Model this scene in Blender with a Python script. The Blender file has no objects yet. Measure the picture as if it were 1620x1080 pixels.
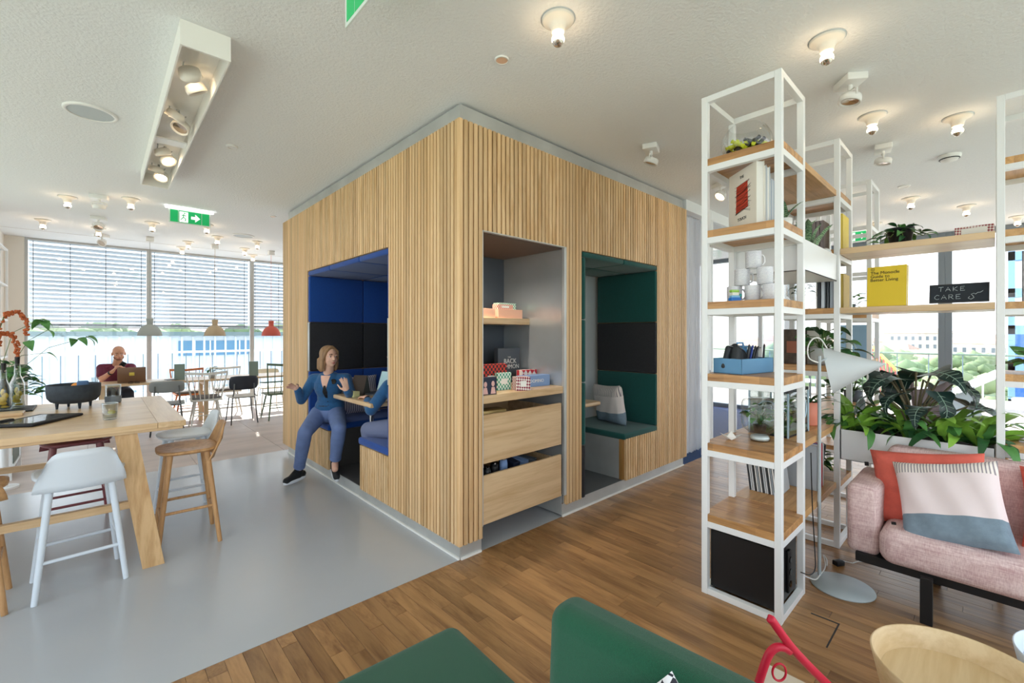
import bpy, math, random
from math import sin, cos, pi, radians as rad, sqrt
from mathutils import Vector as V, Matrix as M, noise as mnoise
random.seed(7)
S = bpy.context.scene
COL = S.collection
# ------------------------------------------------------------------ camera
cam = bpy.data.objects.new('camera', bpy.data.cameras.new('camera')); COL.objects.link(cam)
cam.location = (-1.737, -2.370, 1.48)
cam.rotation_euler = (rad(90), 0, rad(47.115 - 90))
cam.data.sensor_width = 36; cam.data.lens = 704 / 1620 * 36; cam.data.shift_y = -12 / 1620
cam.data.clip_start = 0.02; cam.data.clip_end = 2000
S.camera = cam
S.view_settings.view_transform = 'Standard'; S.view_settings.look = 'None'
S.view_settings.gamma = 1; S.view_settings.use_curve_mapping = False
S.view_settings.exposure = 0.72
# ------------------------------------------------------------------ sky and sun
w = bpy.data.worlds.new('sky'); S.world = w; w.use_nodes = True
nt = w.node_tree; nt.nodes.clear()
def N(nt, t, **k):
    n = nt.nodes.new(t)
    for a, b in k.items():
        if a.startswith('i_'): n.inputs[a[2:].replace('_', ' ')].default_value = b
        else: setattr(n, a, b)
    return n
tc = N(nt, 'ShaderNodeTexCoord'); sp = N(nt, 'ShaderNodeSeparateXYZ'); nt.links.new(tc.outputs['Generated'], sp.inputs[0])
cr = N(nt, 'ShaderNodeValToRGB'); nt.links.new(sp.outputs['Z'], cr.inputs[0])
e = cr.color_ramp.elements
e[0].position = 0.0; e[0].color = (0.96, 0.97, 1.0, 1)
e[1].position = 0.75; e[1].color = (0.62, 0.80, 1.0, 1)
cl = N(nt, 'ShaderNodeTexNoise'); cl.inputs['Scale'].default_value = 2.6; cl.inputs['Detail'].default_value = 6
nt.links.new(tc.outputs['Generated'], cl.inputs['Vector'])
mr = N(nt, 'ShaderNodeMapRange'); mr.inputs[1].default_value = .45; mr.inputs[2].default_value = .7
nt.links.new(cl.outputs[0], mr.inputs[0])
mx = N(nt, 'ShaderNodeMix', data_type='RGBA'); nt.links.new(mr.outputs[0], mx.inputs[0]); nt.links.new(cr.outputs[0], mx.inputs[6])
mx.inputs[7].default_value = (1, 1, 1, 1)
bg = N(nt, 'ShaderNodeBackground'); bg.inputs[1].default_value = 1.7; nt.links.new(mx.outputs[2], bg.inputs[0])
wo = N(nt, 'ShaderNodeOutputWorld'); nt.links.new(bg.outputs[0], wo.inputs[0])
sun = bpy.data.objects.new('sun', bpy.data.lights.new('sun', 'SUN')); COL.objects.link(sun)
sun.data.energy = 7.0; sun.data.color = (1, .95, .86); sun.data.angle = rad(0.6)
sun.rotation_euler = V((-.13, -.72, -.66)).to_track_quat('-Z', 'Y').to_euler()
# ------------------------------------------------------------------ colour and materials
def C(r, g, b):
    f = lambda c: (c / 255) / 12.92 if c / 255 <= .04045 else ((c / 255 + .055) / 1.055) ** 2.4
    return (f(r), f(g), f(b), 1)
MATS = {}
def mat(name, c, rough=.6, metal=0, bump=0, bscale=80, var=0, vscale=6, trans=0, ior=1.45, emit=None, es=0, alpha=1, coat=0, weave=False, sheen=0, stretch=None):
    if name in MATS: return MATS[name]
    m = bpy.data.materials.new(name); m.use_nodes = True; nt = m.node_tree
    b = nt.nodes['Principled BSDF']
    b.inputs['Base Color'].default_value = c; b.inputs['Roughness'].default_value = rough; b.inputs['Metallic'].default_value = metal
    b.inputs['Transmission Weight'].default_value = trans; b.inputs['IOR'].default_value = ior
    b.inputs['Coat Weight'].default_value = coat; b.inputs['Alpha'].default_value = alpha
    if sheen: b.inputs['Sheen Weight'].default_value = sheen
    if emit: b.inputs['Emission Color'].default_value = emit; b.inputs['Emission Strength'].default_value = es
    if bump or var:
        tc = N(nt, 'ShaderNodeTexCoord'); vec = tc.outputs['Object']
        if stretch:
            mp = N(nt, 'ShaderNodeMapping'); mp.inputs['Scale'].default_value = stretch; nt.links.new(vec, mp.inputs[0]); vec = mp.outputs[0]
    if var:
        n = N(nt, 'ShaderNodeTexNoise'); n.inputs['Scale'].default_value = vscale; n.inputs['Detail'].default_value = 5
        nt.links.new(vec, n.inputs['Vector'])
        r = N(nt, 'ShaderNodeMapRange'); r.inputs[1].default_value = .3; r.inputs[2].default_value = .7
        r.inputs[3].default_value = 1 - var; r.inputs[4].default_value = 1 + var; nt.links.new(n.outputs[0], r.inputs[0])
        h = N(nt, 'ShaderNodeVectorMath', operation='SCALE'); h.inputs[0].default_value = c[:3]; nt.links.new(r.outputs[0], h.inputs['Scale'])
        nt.links.new(h.outputs[0], b.inputs['Base Color'])
    if bump:
        if weave:
            n = N(nt, 'ShaderNodeTexVoronoi'); n.inputs['Scale'].default_value = bscale
        else:
            n = N(nt, 'ShaderNodeTexNoise'); n.inputs['Scale'].default_value = bscale; n.inputs['Detail'].default_value = 3
        nt.links.new(vec, n.inputs['Vector'])
        bp = N(nt, 'ShaderNodeBump'); bp.inputs['Strength'].default_value = bump; bp.inputs['Distance'].default_value = .004
        nt.links.new(n.outputs[0], bp.inputs['Height']); nt.links.new(bp.outputs[0], b.inputs['Normal'])
    MATS[name] = m; return m
def wood(name, c1, c2, axis='Z', rough=.5, rnd=.12, scale=1, blocks=None, attr=False, knots=0):
    """grain along axis in object space; brightness varies from piece to piece"""
    if name in MATS: return MATS[name]
    m = bpy.data.materials.new(name); m.use_nodes = True; nt = m.node_tree; L = nt.links.new
    b = nt.nodes['Principled BSDF']; b.inputs['Roughness'].default_value = rough
    tc = N(nt, 'ShaderNodeTexCoord'); oi = N(nt, 'ShaderNodeObjectInfo')
    if attr:
        at = N(nt, 'ShaderNodeAttribute'); at.attribute_name = 'tint'; rndo = at.outputs['Fac']
    else: rndo = oi.outputs['Random']
    off = N(nt, 'ShaderNodeVectorMath', operation='SCALE'); off.inputs[0].default_value = (37, 51, 29); L(rndo, off.inputs['Scale'])
    ad = N(nt, 'ShaderNodeVectorMath', operation='ADD'); L(tc.outputs['Object'], ad.inputs[0]); L(off.outputs[0], ad.inputs[1])
    mp = N(nt, 'ShaderNodeMapping'); s = [14 * scale] * 3; s['XYZ'.index(axis)] = 1.1 * scale; mp.inputs['Scale'].default_value = s
    L(ad.outputs[0], mp.inputs[0])
    n = N(nt, 'ShaderNodeTexNoise'); n.inputs['Scale'].default_value = 1.6; n.inputs['Detail'].default_value = 6; n.inputs['Distortion'].default_value = .6
    L(mp.outputs[0], n.inputs['Vector'])
    n2 = N(nt, 'ShaderNodeTexNoise'); n2.inputs['Scale'].default_value = 9; n2.inputs['Detail'].default_value = 4; L(mp.outputs[0], n2.inputs['Vector'])
    a2 = N(nt, 'ShaderNodeMath', operation='MULTIPLY_ADD'); a2.inputs[1].default_value = .35; L(n2.outputs[0], a2.inputs[0]); L(n.outputs[0], a2.inputs[2])
    cr = N(nt, 'ShaderNodeValToRGB'); L(a2.outputs[0], cr.inputs[0])
    cr.color_ramp.elements[0].position = .42; cr.color_ramp.elements[0].color = c2
    cr.color_ramp.elements[1].position = .78; cr.color_ramp.elements[1].color = c1
    r = N(nt, 'ShaderNodeMapRange'); r.inputs[3].default_value = 1 - rnd; r.inputs[4].default_value = 1 + rnd
    last = cr.outputs[0]
    if blocks:                      # butcher-block staves
        sx = N(nt, 'ShaderNodeMapping'); sx.inputs['Scale'].default_value = blocks; L(ad.outputs[0], sx.inputs[0])
        wn = N(nt, 'ShaderNodeTexWhiteNoise', noise_dimensions='3D'); fl = N(nt, 'ShaderNodeVectorMath', operation='FLOOR')
        L(sx.outputs[0], fl.inputs[0]); L(fl.outputs[0], wn.inputs['Vector']); L(wn.outputs['Value'], r.inputs[0])
    else: L(rndo, r.inputs[0])
    sc = N(nt, 'ShaderNodeVectorMath', operation='SCALE'); L(last, sc.inputs[0]); L(r.outputs[0], sc.inputs['Scale'])
    L(sc.outputs[0], b.inputs['Base Color'])
    bp = N(nt, 'ShaderNodeBump'); bp.inputs['Strength'].default_value = .15; bp.inputs['Distance'].default_value = .002
    L(a2.outputs[0], bp.inputs['Height']); L(bp.outputs[0], b.inputs['Normal'])
    MATS[name] = m; return m
# ------------------------------------------------------------------ mesh builder
def smooth(pts, k=5):
    P = [V(p) for p in pts]; out = []
    for i in range(len(P) - 1):
        a = P[max(i - 1, 0)]; b = P[i]; c = P[i + 1]; d = P[min(i + 2, len(P) - 1)]
        for j in range(k):
            t = j / k; out.append(.5 * ((2 * b) + (c - a) * t + (2 * a - 5 * b + 4 * c - d) * t * t + (3 * b - a - 3 * c + d) * t ** 3))
    return out + [P[-1]]
class B:
    def __init__(s): s.v = []; s.f = []; s.mi = []; s.sm = []; s.cur = 0
    def add(s, vs, fs, smooth=False):
        o = len(s.v); s.v += [tuple(p) for p in vs]
        for f in fs: s.f.append(tuple(i + o for i in f)); s.mi.append(s.cur); s.sm.append(smooth)
        return s
    def m(s, i): s.cur = i; return s
    def box(s, a, b, bev=0, T=None):
        x0, y0, z0 = [min(a[i], b[i]) for i in range(3)]; x1, y1, z1 = [max(a[i], b[i]) for i in range(3)]
        if bev <= 0:
            vs = [(x, y, z) for z in (z0, z1) for y in (y0, y1) for x in (x0, x1)]
            fs = [(0, 2, 3, 1), (4, 5, 7, 6), (0, 1, 5, 4), (2, 6, 7, 3), (0, 4, 6, 2), (1, 3, 7, 5)]
        else:
            bev = min(bev, (x1 - x0) * .49, (y1 - y0) * .49, (z1 - z0) * .49)
            vs = []; 
            for z, sz in ((z0, 1), (z1, -1)):
                for y, sy in ((y0, 1), (y1, -1)):
                    for x, sx in ((x0, 1), (x1, -1)):
                        vs += [(x, y + sy * bev, z + sz * bev), (x + sx * bev, y, z + sz * bev), (x + sx * bev, y + sy * bev, z)]
            q = lambda i, k: 3 * i + k
            fs = [(q(0, 2), q(2, 2), q(3, 2), q(1, 2)), (q(4, 2), q(5, 2), q(7, 2), q(6, 2)), (q(0, 1), q(1, 1), q(5, 1), q(4, 1)), (q(2, 1), q(6, 1), q(7, 1), q(3, 1)), (q(0, 0), q(4, 0), q(6, 0), q(2, 0)), (q(1, 0), q(3, 0), q(7, 0), q(5, 0))]
            def edge(i, j, k, l): fs.append((q(i, k), q(j, k), q(j, l), q(i, l)))
            for i, j in ((0, 1), (2, 3), (4, 5), (6, 7)): edge(i, j, 1, 2)
            for i, j in ((0, 2), (1, 3), (4, 6), (5, 7)): edge(i, j, 0, 2)
            for i, j in ((0, 4), (1, 5), (2, 6), (3, 7)): edge(i, j, 0, 1)
            for i in range(8): fs.append((q(i, 0), q(i, 1), q(i, 2)))
        if T: vs = [T @ V(p) for p in vs]
        return s.add(vs, fs)
    def cyl(s, a, b, r0, r1=None, n=16, cap=True):
        if r1 is None: r1 = r0
        a = V(a); b = V(b); d = (b - a).normalized(); u = d.orthogonal().normalized(); w_ = d.cross(u)
        vs = [c + (u * cos(2 * pi * i / n) + w_ * sin(2 * pi * i / n)) * r for c, r in ((a, r0), (b, r1)) for i in range(n)]
        s.add(vs, [(i, (i + 1) % n, n + (i + 1) % n, n + i) for i in range(n)], True)
        if cap:
            s.add([vs[i] for i in range(n)], [tuple(reversed(range(n)))]); s.add([vs[n + i] for i in range(n)], [tuple(range(n))])
        return s
    def tube(s, pts, r, n=8, closed=False, cap=True):
        P = [V(p) for p in pts]; k = len(P); rs = r if isinstance(r, (list, tuple)) else [r] * k
        u = None; rings = []
        for i in range(k):
            if closed: t = (P[(i + 1) % k] - P[i - 1])
            else: t = P[min(i + 1, k - 1)] - P[max(i - 1, 0)]
            t.normalize()
            u = t.orthogonal().normalized() if u is None else (u - t * u.dot(t)).normalized()
            w_ = t.cross(u)
            rings.append([P[i] + (u * cos(2 * pi * j / n) + w_ * sin(2 * pi * j / n)) * rs[i] for j in range(n)])
        vs = [p for g in rings for p in g]; fs = []
        for i in range(k if closed else k - 1):
            a = i * n; b = ((i + 1) % k) * n
            fs += [(a + j, a + (j + 1) % n, b + (j + 1) % n, b + j) for j in range(n)]
        if not closed and cap: fs += [tuple(reversed(range(n))), tuple((k - 1) * n + j for j in range(n))]
        return s.add(vs, fs, True)
    def lathe(s, prof, n=24, c=(0, 0, 0), T=None, smooth=True, cap=False):
        c = V(c); vs = []
        for r, z in prof: vs += [V((r * cos(2 * pi * i / n), r * sin(2 * pi * i / n), z)) for i in range(n)]
        if T: vs = [T @ p for p in vs]
        vs = [p + c for p in vs]; k = len(prof)
        fs = [(j * n + i, j * n + (i + 1) % n, (j + 1) * n + (i + 1) % n, (j + 1) * n + i) for j in range(k - 1) for i in range(n)]
        if cap: fs += [tuple(reversed(range(n))), tuple((k - 1) * n + i for i in range(n))]
        return s.add(vs, fs, smooth)
    def ell(s, c, r, n=14, T=None, e=1.0):
        r = (r, r, r) if not isinstance(r, (tuple, list)) else r; k = n // 2 + 1
        f = lambda x: math.copysign(abs(x) ** e, x)
        vs = []
        for j in range(k):
            ph = -pi / 2 + pi * j / (k - 1)
            for i in range(n):
                th = 2 * pi * i / n; p = V((r[0] * f(cos(ph)) * f(cos(th)), r[1] * f(cos(ph)) * f(sin(th)), r[2] * f(sin(ph))))
                vs.append((T @ p if T else p) + V(c))
        fs = [(j * n + i, j * n + (i + 1) % n, (j + 1) * n + (i + 1) % n, (j + 1) * n + i) for j in range(k - 1) for i in range(n)]
        return s.add(vs, fs, True)
    def rbox(s, a, b, r, k=4, T=None, puff=0):
        a = V([min(a[i], b[i]) for i in range(3)]); b = V([max(a[i], b[i]) for i in range(3)]) if False else V([max(a[i], b[i]) for i in range(3)])
        c = (a + b) / 2; h = (b - a) / 2; r = min(r, h.x * .98, h.y * .98, h.z * .98); core = h - V((r, r, r)); vs = []; rows = []
        for sgn in (1, -1):
            for j in range(k + 1):
                ph = (pi / 2) * (1 - j / k) if sgn == 1 else -(pi / 2) * (j / k); rows.append((sgn, ph))
        n = 4 * (k + 1)
        for sz, ph in rows:
            for qd in range(4):
                sx = 1 if qd in (0, 3) else -1; sy = 1 if qd in (0, 1) else -1
                for i in range(k + 1):
                    th = qd * pi / 2 + (pi / 2) * i / k
                    vs.append(V((sx * core.x + r * cos(ph) * cos(th), sy * core.y + r * cos(ph) * sin(th), sz * core.z + r * sin(ph))))
        fs = [(j * n + i, (j + 1) * n + i, (j + 1) * n + (i + 1) % n, j * n + (i + 1) % n) for j in range(len(rows) - 1) for i in range(n)]
        fs += [tuple(q * (k + 1) for q in range(4)), tuple((len(rows) - 1) * n + q * (k + 1) for q in reversed(range(4)))]
        vs = [(T @ p if T else p) + c for p in vs]
        return s.add(vs, fs, True)
    def build(s, name, mats, parent=None, loc=None, rot=None, tag=None):
        me = bpy.data.meshes.new(name); me.from_pydata(s.v, [], s.f)
        for m_ in (mats if isinstance(mats, (list, tuple)) else [mats]): me.materials.append(m_)
        me.polygons.foreach_set('use_smooth', s.sm); me.polygons.foreach_set('material_index', s.mi); me.update()
        return link(name, me, parent, loc, rot, tag)
def link(name, me, parent=None, loc=None, rot=None, tag=None):
    o = bpy.data.objects.new(name, me); COL.objects.link(o)
    if parent: o.parent = parent
    if loc is not None: o.location = loc
    if rot is not None: o.rotation_euler = rot
    if tag: settag(o, *tag)
    return o
def settag(o, label, cat, group=None):
    o['label'] = label; o['category'] = cat
    if group: o['group'] = group
    return o
def thing(name, label, cat, loc=(0, 0, 0), rz=0, group=None):
    o = bpy.data.objects.new(name, None); COL.objects.link(o); o.location = loc; o.rotation_euler = (0, 0, rz); o.empty_display_size = .1
    return settag(o, label, cat, group)
def struct(o): o['kind'] = 'structure'; return o
def kids(o): return [c for c in bpy.data.objects if c.parent == o]
def dup(root, loc=None, rz=None, label=None, parent=None, swap=None):
    c = root.copy(); COL.objects.link(c)
    if parent: c.parent = parent
    if loc is not None: c.location = loc
    if rz is not None: c.rotation_euler = (0, 0, rz)
    if label: c['label'] = label
    for k in kids(root):
        d = dup(k, parent=c, swap=swap)
    if swap and c.data and c.data.materials and c.data.materials[0] in swap:
        for sl in c.material_slots: 
            sl.link = 'OBJECT'; sl.material = swap.get(c.data.materials[0], c.data.materials[0])
    return c
def text(s, size, m_, parent, loc, rot, name='lettering', ext=.0006, align='CENTER', space=1.0):
    cu = bpy.data.curves.new(name, 'FONT'); cu.body = s; cu.size = size; cu.extrude = ext; cu.align_x = align; cu.resolution_u = 3; cu.space_line = space
    t = bpy.data.objects.new(name, cu); me = bpy.data.meshes.new_from_object(t)
    me.materials.clear(); me.materials.append(m_); bpy.data.objects.remove(t)
    return link(name, me, parent, loc, rot)
def box(name, a, b, m_, parent=None, bev=.002, **k): return B().box(a, b, bev).build(name, m_, parent, **k)
# palette
white_metal = mat('white_powder_coat', C(238, 240, 241), .35)
steel = mat('galvanised_steel', C(196, 198, 197), .38, .45, bump=.05, bscale=30, var=.12, vscale=3)
dark_steel = mat('dark_steel', C(70, 72, 74), .4, .7)
chrome = mat('chrome', C(200, 200, 200), .15, 1)
black = mat('matt_black', C(22, 22, 24), .5)
black_gloss = mat('black_gloss', C(12, 12, 14), .12)
blue_fab = mat('blue_felt', C(16, 70, 150), .9, bump=.3, bscale=500, var=.08, vscale=60, sheen=.2)
dark_fab = mat('charcoal_felt', C(46, 46, 49), .9, bump=.4, bscale=400, var=.15, vscale=80)
green_fab = mat('bottle_green_felt', C(12, 78, 74), .9, bump=.3, bscale=500, var=.08, vscale=60, sheen=.2)
forest_fab = mat('forest_green_wool', C(18, 84, 58), .92, bump=.6, bscale=650, var=.18, vscale=350, sheen=.2)
slat_wood = wood('oak_slat', C(226, 192, 146), C(196, 154, 102), 'Z', .55, .15, 1)
back_wood = wood('oak_backing', C(168, 124, 66), C(140, 98, 46), 'Z', .6, .05)
oak_x = wood('oak_along_x', C(218, 188, 148), C(190, 154, 110), 'X', .3, .06, .7)
oak_y = wood('oak_along_y', C(218, 188, 148), C(190, 154, 110), 'Y', .3, .06, .7)
oak_z = wood('oak_along_z', C(214, 178, 130), C(184, 142, 92), 'Z', .5, .06, 1)
block_y = wood('butcher_block', C(198, 150, 96), C(150, 102, 56), 'Y', .4, .14, 1, blocks=(14, 11, 1))
block_x = wood('butcher_block_x', C(214, 168, 112), C(176, 128, 76), 'X', .4, .10, 1, blocks=(2.6, 14, 1))
plank_m = wood('floor_oak', C(171, 130, 86), C(124, 86, 53), 'Y', .32, .2, .8)
plank_far = wood('floor_oak_joined', C(171, 130, 86), C(124, 86, 53), 'Y', .32, .2, .8, attr=True)
glass = mat('clear_glass', (1, 1, 1, 1), .02, trans=1, ior=1.45)
def pane_mat(name, tint, refl=.08, pw=5, gain=.5):
    m = bpy.data.materials.new(name); m.use_nodes = True; nt = m.node_tree; nt.nodes.clear()
    t = N(nt, 'ShaderNodeBsdfTransparent'); t.inputs[0].default_value = tint
    g = N(nt, 'ShaderNodeBsdfGlossy'); g.inputs['Roughness'].default_value = .02
    lw = N(nt, 'ShaderNodeLayerWeight'); lw.inputs[0].default_value = .5
    pw_ = N(nt, 'ShaderNodeMath', operation='POWER'); pw_.inputs[1].default_value = pw; nt.links.new(lw.outputs['Facing'], pw_.inputs[0])
    fr = N(nt, 'ShaderNodeMath', operation='MULTIPLY_ADD'); fr.inputs[1].default_value = gain; fr.inputs[2].default_value = refl * .5; nt.links.new(pw_.outputs[0], fr.inputs[0])
    x = N(nt, 'ShaderNodeMixShader'); nt.links.new(fr.outputs[0], x.inputs[0]); nt.links.new(t.outputs[0], x.inputs[1]); nt.links.new(g.outputs[0], x.inputs[2])
    o = N(nt, 'ShaderNodeOutputMaterial'); nt.links.new(x.outputs[0], o.inputs[0]); MATS[name] = m; return m
win_glass = pane_mat('window_glass', (.97, .985, .99, 1))
jar_glass = pane_mat('jar_glass', (.93, .955, .955, 1), .12, 2.2, .7)
# ------------------------------------------------------------------ structure: floors, ceiling, walls
fl = struct(box('floor', (-4.2, -4.4, -.2), (7.6, 0, -.012), mat('subfloor', C(70, 46, 26), .8), bev=0))
# oak boards: one object each where they show largest, the rest joined
PW = .072; cells = []
x = -4.2
camv = V((-1.737, -2.37, 0)); fw = V((cos(rad(47.115)), sin(rad(47.115)), 0)); rt = V((sin(rad(47.115)), -cos(rad(47.115)), 0))
while x < 7.6 - PW:
    y = -4.4 + random.random() * -.6
    while y < 0:
        L_ = random.uniform(.45, 1.05); y1 = min(y + L_, 0)
        if y1 - y > .02 and y1 > -4.4: cells.append((x, max(y, -4.4), y1))
        y += L_
    x += PW
def see(c):
    p = V((c[0] + PW / 2, (c[1] + c[2]) / 2, 0)) - camv; d = p.dot(fw); xx = p.dot(rt)
    if d < 1.75 or abs(xx) > d * 1.2: return 99 + d
    return d
cells.sort(key=see); near = cells[:285]; far_c = cells[285:]
unit = {}
for (x, a, b) in near:
    L_ = round((b - a) / .05) * .05 or .05
    if L_ not in unit:
        q = B().box((0, 0, -.012), (PW - .0012, 1, 0), .0008); me = bpy.data.meshes.new('plank'); me.from_pydata(q.v, [], q.f); me.materials.append(plank_m); unit[L_] = me
    me = unit[L_]; o = link('plank', me, fl, (x, a, random.uniform(-.0004, .0004))); o.scale = (1, b - a - .0012, 1)
q = B(); tints = []
for (x, a, b) in far_c:
    q.box((x, a, -.012), (x + PW - .0012, b - .0012, 0)); tints += [random.random()] * 8
o = q.build('plank_field', plank_far, fl); o['kind'] = 'stuff'
at = o.data.attributes.new('tint', 'FLOAT', 'POINT'); at.data.foreach_set('value', tints)
hb = B().box((.78, -1.845, 0), (1.03, -1.838, .0012)).box((1.025, -1.845, 0), (1.035, -1.72, .0012))
hb.build('floor_hatch_joint', dark_steel, fl)
resin = mat('pale_resin', C(182, 186, 191), .2, bump=.04, bscale=4, var=.03, vscale=1.5)
f2 = struct(box('floor', (-4.2, 0, -.2), (1.2, 3.76, 0), resin, bev=0))
vinyl = mat('brushed_vinyl', C(186, 170, 160), .45, var=.14, vscale=1.2, bump=.05, bscale=60, stretch=(1, 4, 1))
f3 = struct(box('floor', (-4.2, 3.76, -.2), (7.6, 7.9, 0), mat('vinyl_base', C(120, 110, 104), .8), bev=0)); f3.location.z = -.004
tl = []
for i in range(-4, 4):
    for j in range(0, 5):
        if (3.76 + j * .92) < 7.9:
            box('tile', (i * .92, 3.76 + j * .92, -.004), (i * .92 + .917, min(7.9, 3.76 + j * .92 + .917), .004), vinyl, f3, bev=.001)
f4 = struct(box('floor', (3.1, 0.0, -.2), (7.6, 3.76, 0), mat('blue_carpet', C(44, 72, 118), .95, bump=.5, bscale=500), bev=0))
plaster = mat('textured_plaster', C(238, 241, 243), .9)
nt = plaster.node_tree
tcn = N(nt, 'ShaderNodeTexCoord'); nn = N(nt, 'ShaderNodeTexNoise'); nn.inputs['Scale'].default_value = 55; nn.inputs['Detail'].default_value = 4; nn.inputs['Roughness'].default_value = .55
nt.links.new(tcn.outputs['Object'], nn.inputs['Vector']); bp = N(nt, 'ShaderNodeBump'); bp.inputs['Strength'].default_value = .75; bp.inputs['Distance'].default_value = .008
nt.links.new(nn.outputs[0], bp.inputs['Height']); nt.links.new(bp.outputs[0], nt.nodes['Principled BSDF'].inputs['Normal'])
ce = struct(box('ceiling', (-4.2, -4.4, 3.0), (7.75, 8.1, 3.25), plaster, bev=0))
wallp = mat('cream_wall_paint', C(236, 231, 222), .85)
struct(box('wall_left', (-4.2, 5.2, 0), (-2.8, 8.1, 3), wallp, bev=0))
struct(box('wall_back', (-2.8, 7.93, 0), (-2.59, 8.1, 3), wallp, bev=0))
struct(box('trim_1', (-2.8, 7.14, 2.998), (3, 7.15, 3.0), mat('shadow_line', C(190, 186, 178), .8), bev=0))
alu = mat('window_aluminium', C(190, 192, 192), .4, .3)
alu_d = mat('window_grey_frame', C(128, 136, 144), .45, .3)
def window_wall(n, a, b, horiz_axis, c, label_z=(0.0, 3.0), th=.07, fr=.06, m_=alu, parts=None):
    """window_n: frame and pane between a and b along an axis"""
    q = B(); e = .05
    def bx(u0, u1, z0, z1, t=th):
        if horiz_axis == 'X': q.box((u0, c - t / 2, z0), (u1, c + t / 2, z1), .003)
        else: q.box((c - t / 2, u0, z0), (c + t / 2, u1, z1), .003)
    z0, z1 = label_z
    bx(a, a + fr, z0, z1); bx(b - fr, b, z0, z1); bx(a + fr, b - fr, z0, z0 + fr); bx(a + fr, b - fr, z1 - fr, z1)
    o = struct(q.build('window_%d' % n, m_))
    g = B()
    if horiz_axis == 'X': g.box((a + fr, c - .006, z0 + fr), (b - fr, c + .006, z1 - fr))
    else: g.box((c - .006, a + fr, z0 + fr), (c + .006, b - fr, z1 - fr))
    g.build('pane', win_glass, o)
    return o
WX = [-2.59, -1.07, .57, 2.2, 3.6]
for i in range(4): window_wall(i + 1, WX[i], WX[i + 1], 'X', 7.98, fr=.035)
WY = [-4.4, -1.9, .15, 2.1, 3.76]
for i in range(4): window_wall(i + 5, WY[i], WY[i + 1], 'Y', 7.6, fr=.075, m_=alu_d, th=.12)
window_wall(10, -6.4, -4.4, 'Y', 7.6, fr=.075, m_=alu_d, th=.12)
for i, (a_, b_) in enumerate([(-4.38, -2.0), (-2.0, .4), (.4, 2.8), (2.8, 5.2)]): window_wall(15 + i, a_, b_, 'Y', -4.15, fr=.06)
for i, (a_, b_) in enumerate([(-4.1, -1.3), (-1.3, 1.6), (1.6, 4.6), (4.6, 7.5)]): window_wall(19 + i, a_, b_, 'X', -4.35, fr=.06)
struct(box('wall_right', (5.2, 3.76, 0), (7.7, 3.9, 3), wallp, bev=0))
# glazed partition of the meeting room
pw = mat('white_partition_frame', C(232, 236, 238), .4)
def part_win(n, a, b):
    q = B(); q.box((a, -.03, 2.88), (b, .03, 3.0), .002).box((a, -.03, 0), (b, .03, .05), .002).box((a, -.03, .05), (a + .035, .03, 2.88), .002).box((b - .035, -.03, .05), (b, .03, 2.88), .002)
    o = struct(q.build('window_%d' % n, pw)); B().box((a + .035, -.008, .05), (b - .035, .008, 2.88)).build('pane', win_glass, o); return o
part_win(11, 3.80, 4.55); part_win(12, 4.55, 5.6); part_win(13, 5.6, 6.6); part_win(14, 6.6, 7.55)
struct(box('trim_2', (3.12, -.03, 2.88), (3.8, .03, 3.0), pw))
dr = struct(B().box((3.62, -.025, .01), (3.80, .025, 2.88), .002).build('door_1', pw))
B().box((3.69, -.045, .93), (3.72, -.025, 1.04), .002).cyl((3.705, -.045, 1.0), (3.705, -.08, 1.0), .008).cyl((3.705, -.08, 1.0), (3.81, -.08, 1.0), .008).build('door_handle', black, dr)
# ------------------------------------------------------------------ the slatted meeting booth
pod = thing('meeting_booth', 'large timber booth clad in vertical oak slats with blue and green seating niches', 'booth', (0, 0, 0))
SZ0, SZ1 = .095, 2.885
PX, PY = 3.093, 3.588
# carcass
q = B()
zt = 2.17
q.box((0, 0, .02), (.04, .927, 2.95)).box((0, 2.82, .02), (.04, PY, 2.95)).box((0, .927, zt + .01), (.04, 2.82, 2.95))
q.box((.04, 0, .02), (.175, .04, 2.95)).box((1.045, 0, .02), (1.271, .04, 2.95)).box((2.496, 0, .02), (PX, .04, 2.95)).box((.175, 0, 2.18), (2.496, .04, 2.95))
q.box((0, 1.494 - .567, .10), (.04, 1.494, .49)).box((0, 2.226, .10), (.04, 2.82, .49)).box((1.891, 0, .1), (2.496, .04, .49))
q.box((.04, .04, 2.2), (PX, PY, 2.24))
q.box((PX - .04, .04, .02), (PX, PY, 2.95)).box((.04, PY - .04, .02), (PX - .04, PY, 2.95))
q.build('backing_panel', back_wood, pod)
q = B()
q.box((-.004, -.004, 2.86), (PX + .004, .0, 2.985)).box((-.004, .0, 2.86), (0, PY, 2.985)).box((PX, 0, 2.86), (PX + .004, PY, 2.985)).box((0, PY, 2.86), (PX, PY + .004, 2.985)).box((0, 0, 2.95), (PX, PY, 2.984))
q.build('metal_top_band', steel, pod)
q = B().box((.02, .02, 2.984), (PX - .02, PY - .02, 3.0)); q.build('shadow_gap', black, pod)
q = B()
q.box((-.004, 0.0, .012), (.0, PY, .10)).box((0, -.004, .012), (.175, 0, .10)).box((1.01, -.004, .012), (PX, 0, .10)).box((PX, 0, .012), (PX + .004, PY, .1)).box((1.01, 0, .012), (1.014, .6, .18)).box((.171, 0, .012), (.175, .6, .18))
q.build('metal_plinth', steel, pod)
q = B().box((-.016, -.002, 0), (-.004, PY, .014)).box((1.01, -.016, 0), (PX, -.004, .014)).box((0, -.016, 0), (.17, -.004, .014))
q.build('sealant_strip', mat('white_sealant', C(236, 236, 232), .6), pod)
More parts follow.
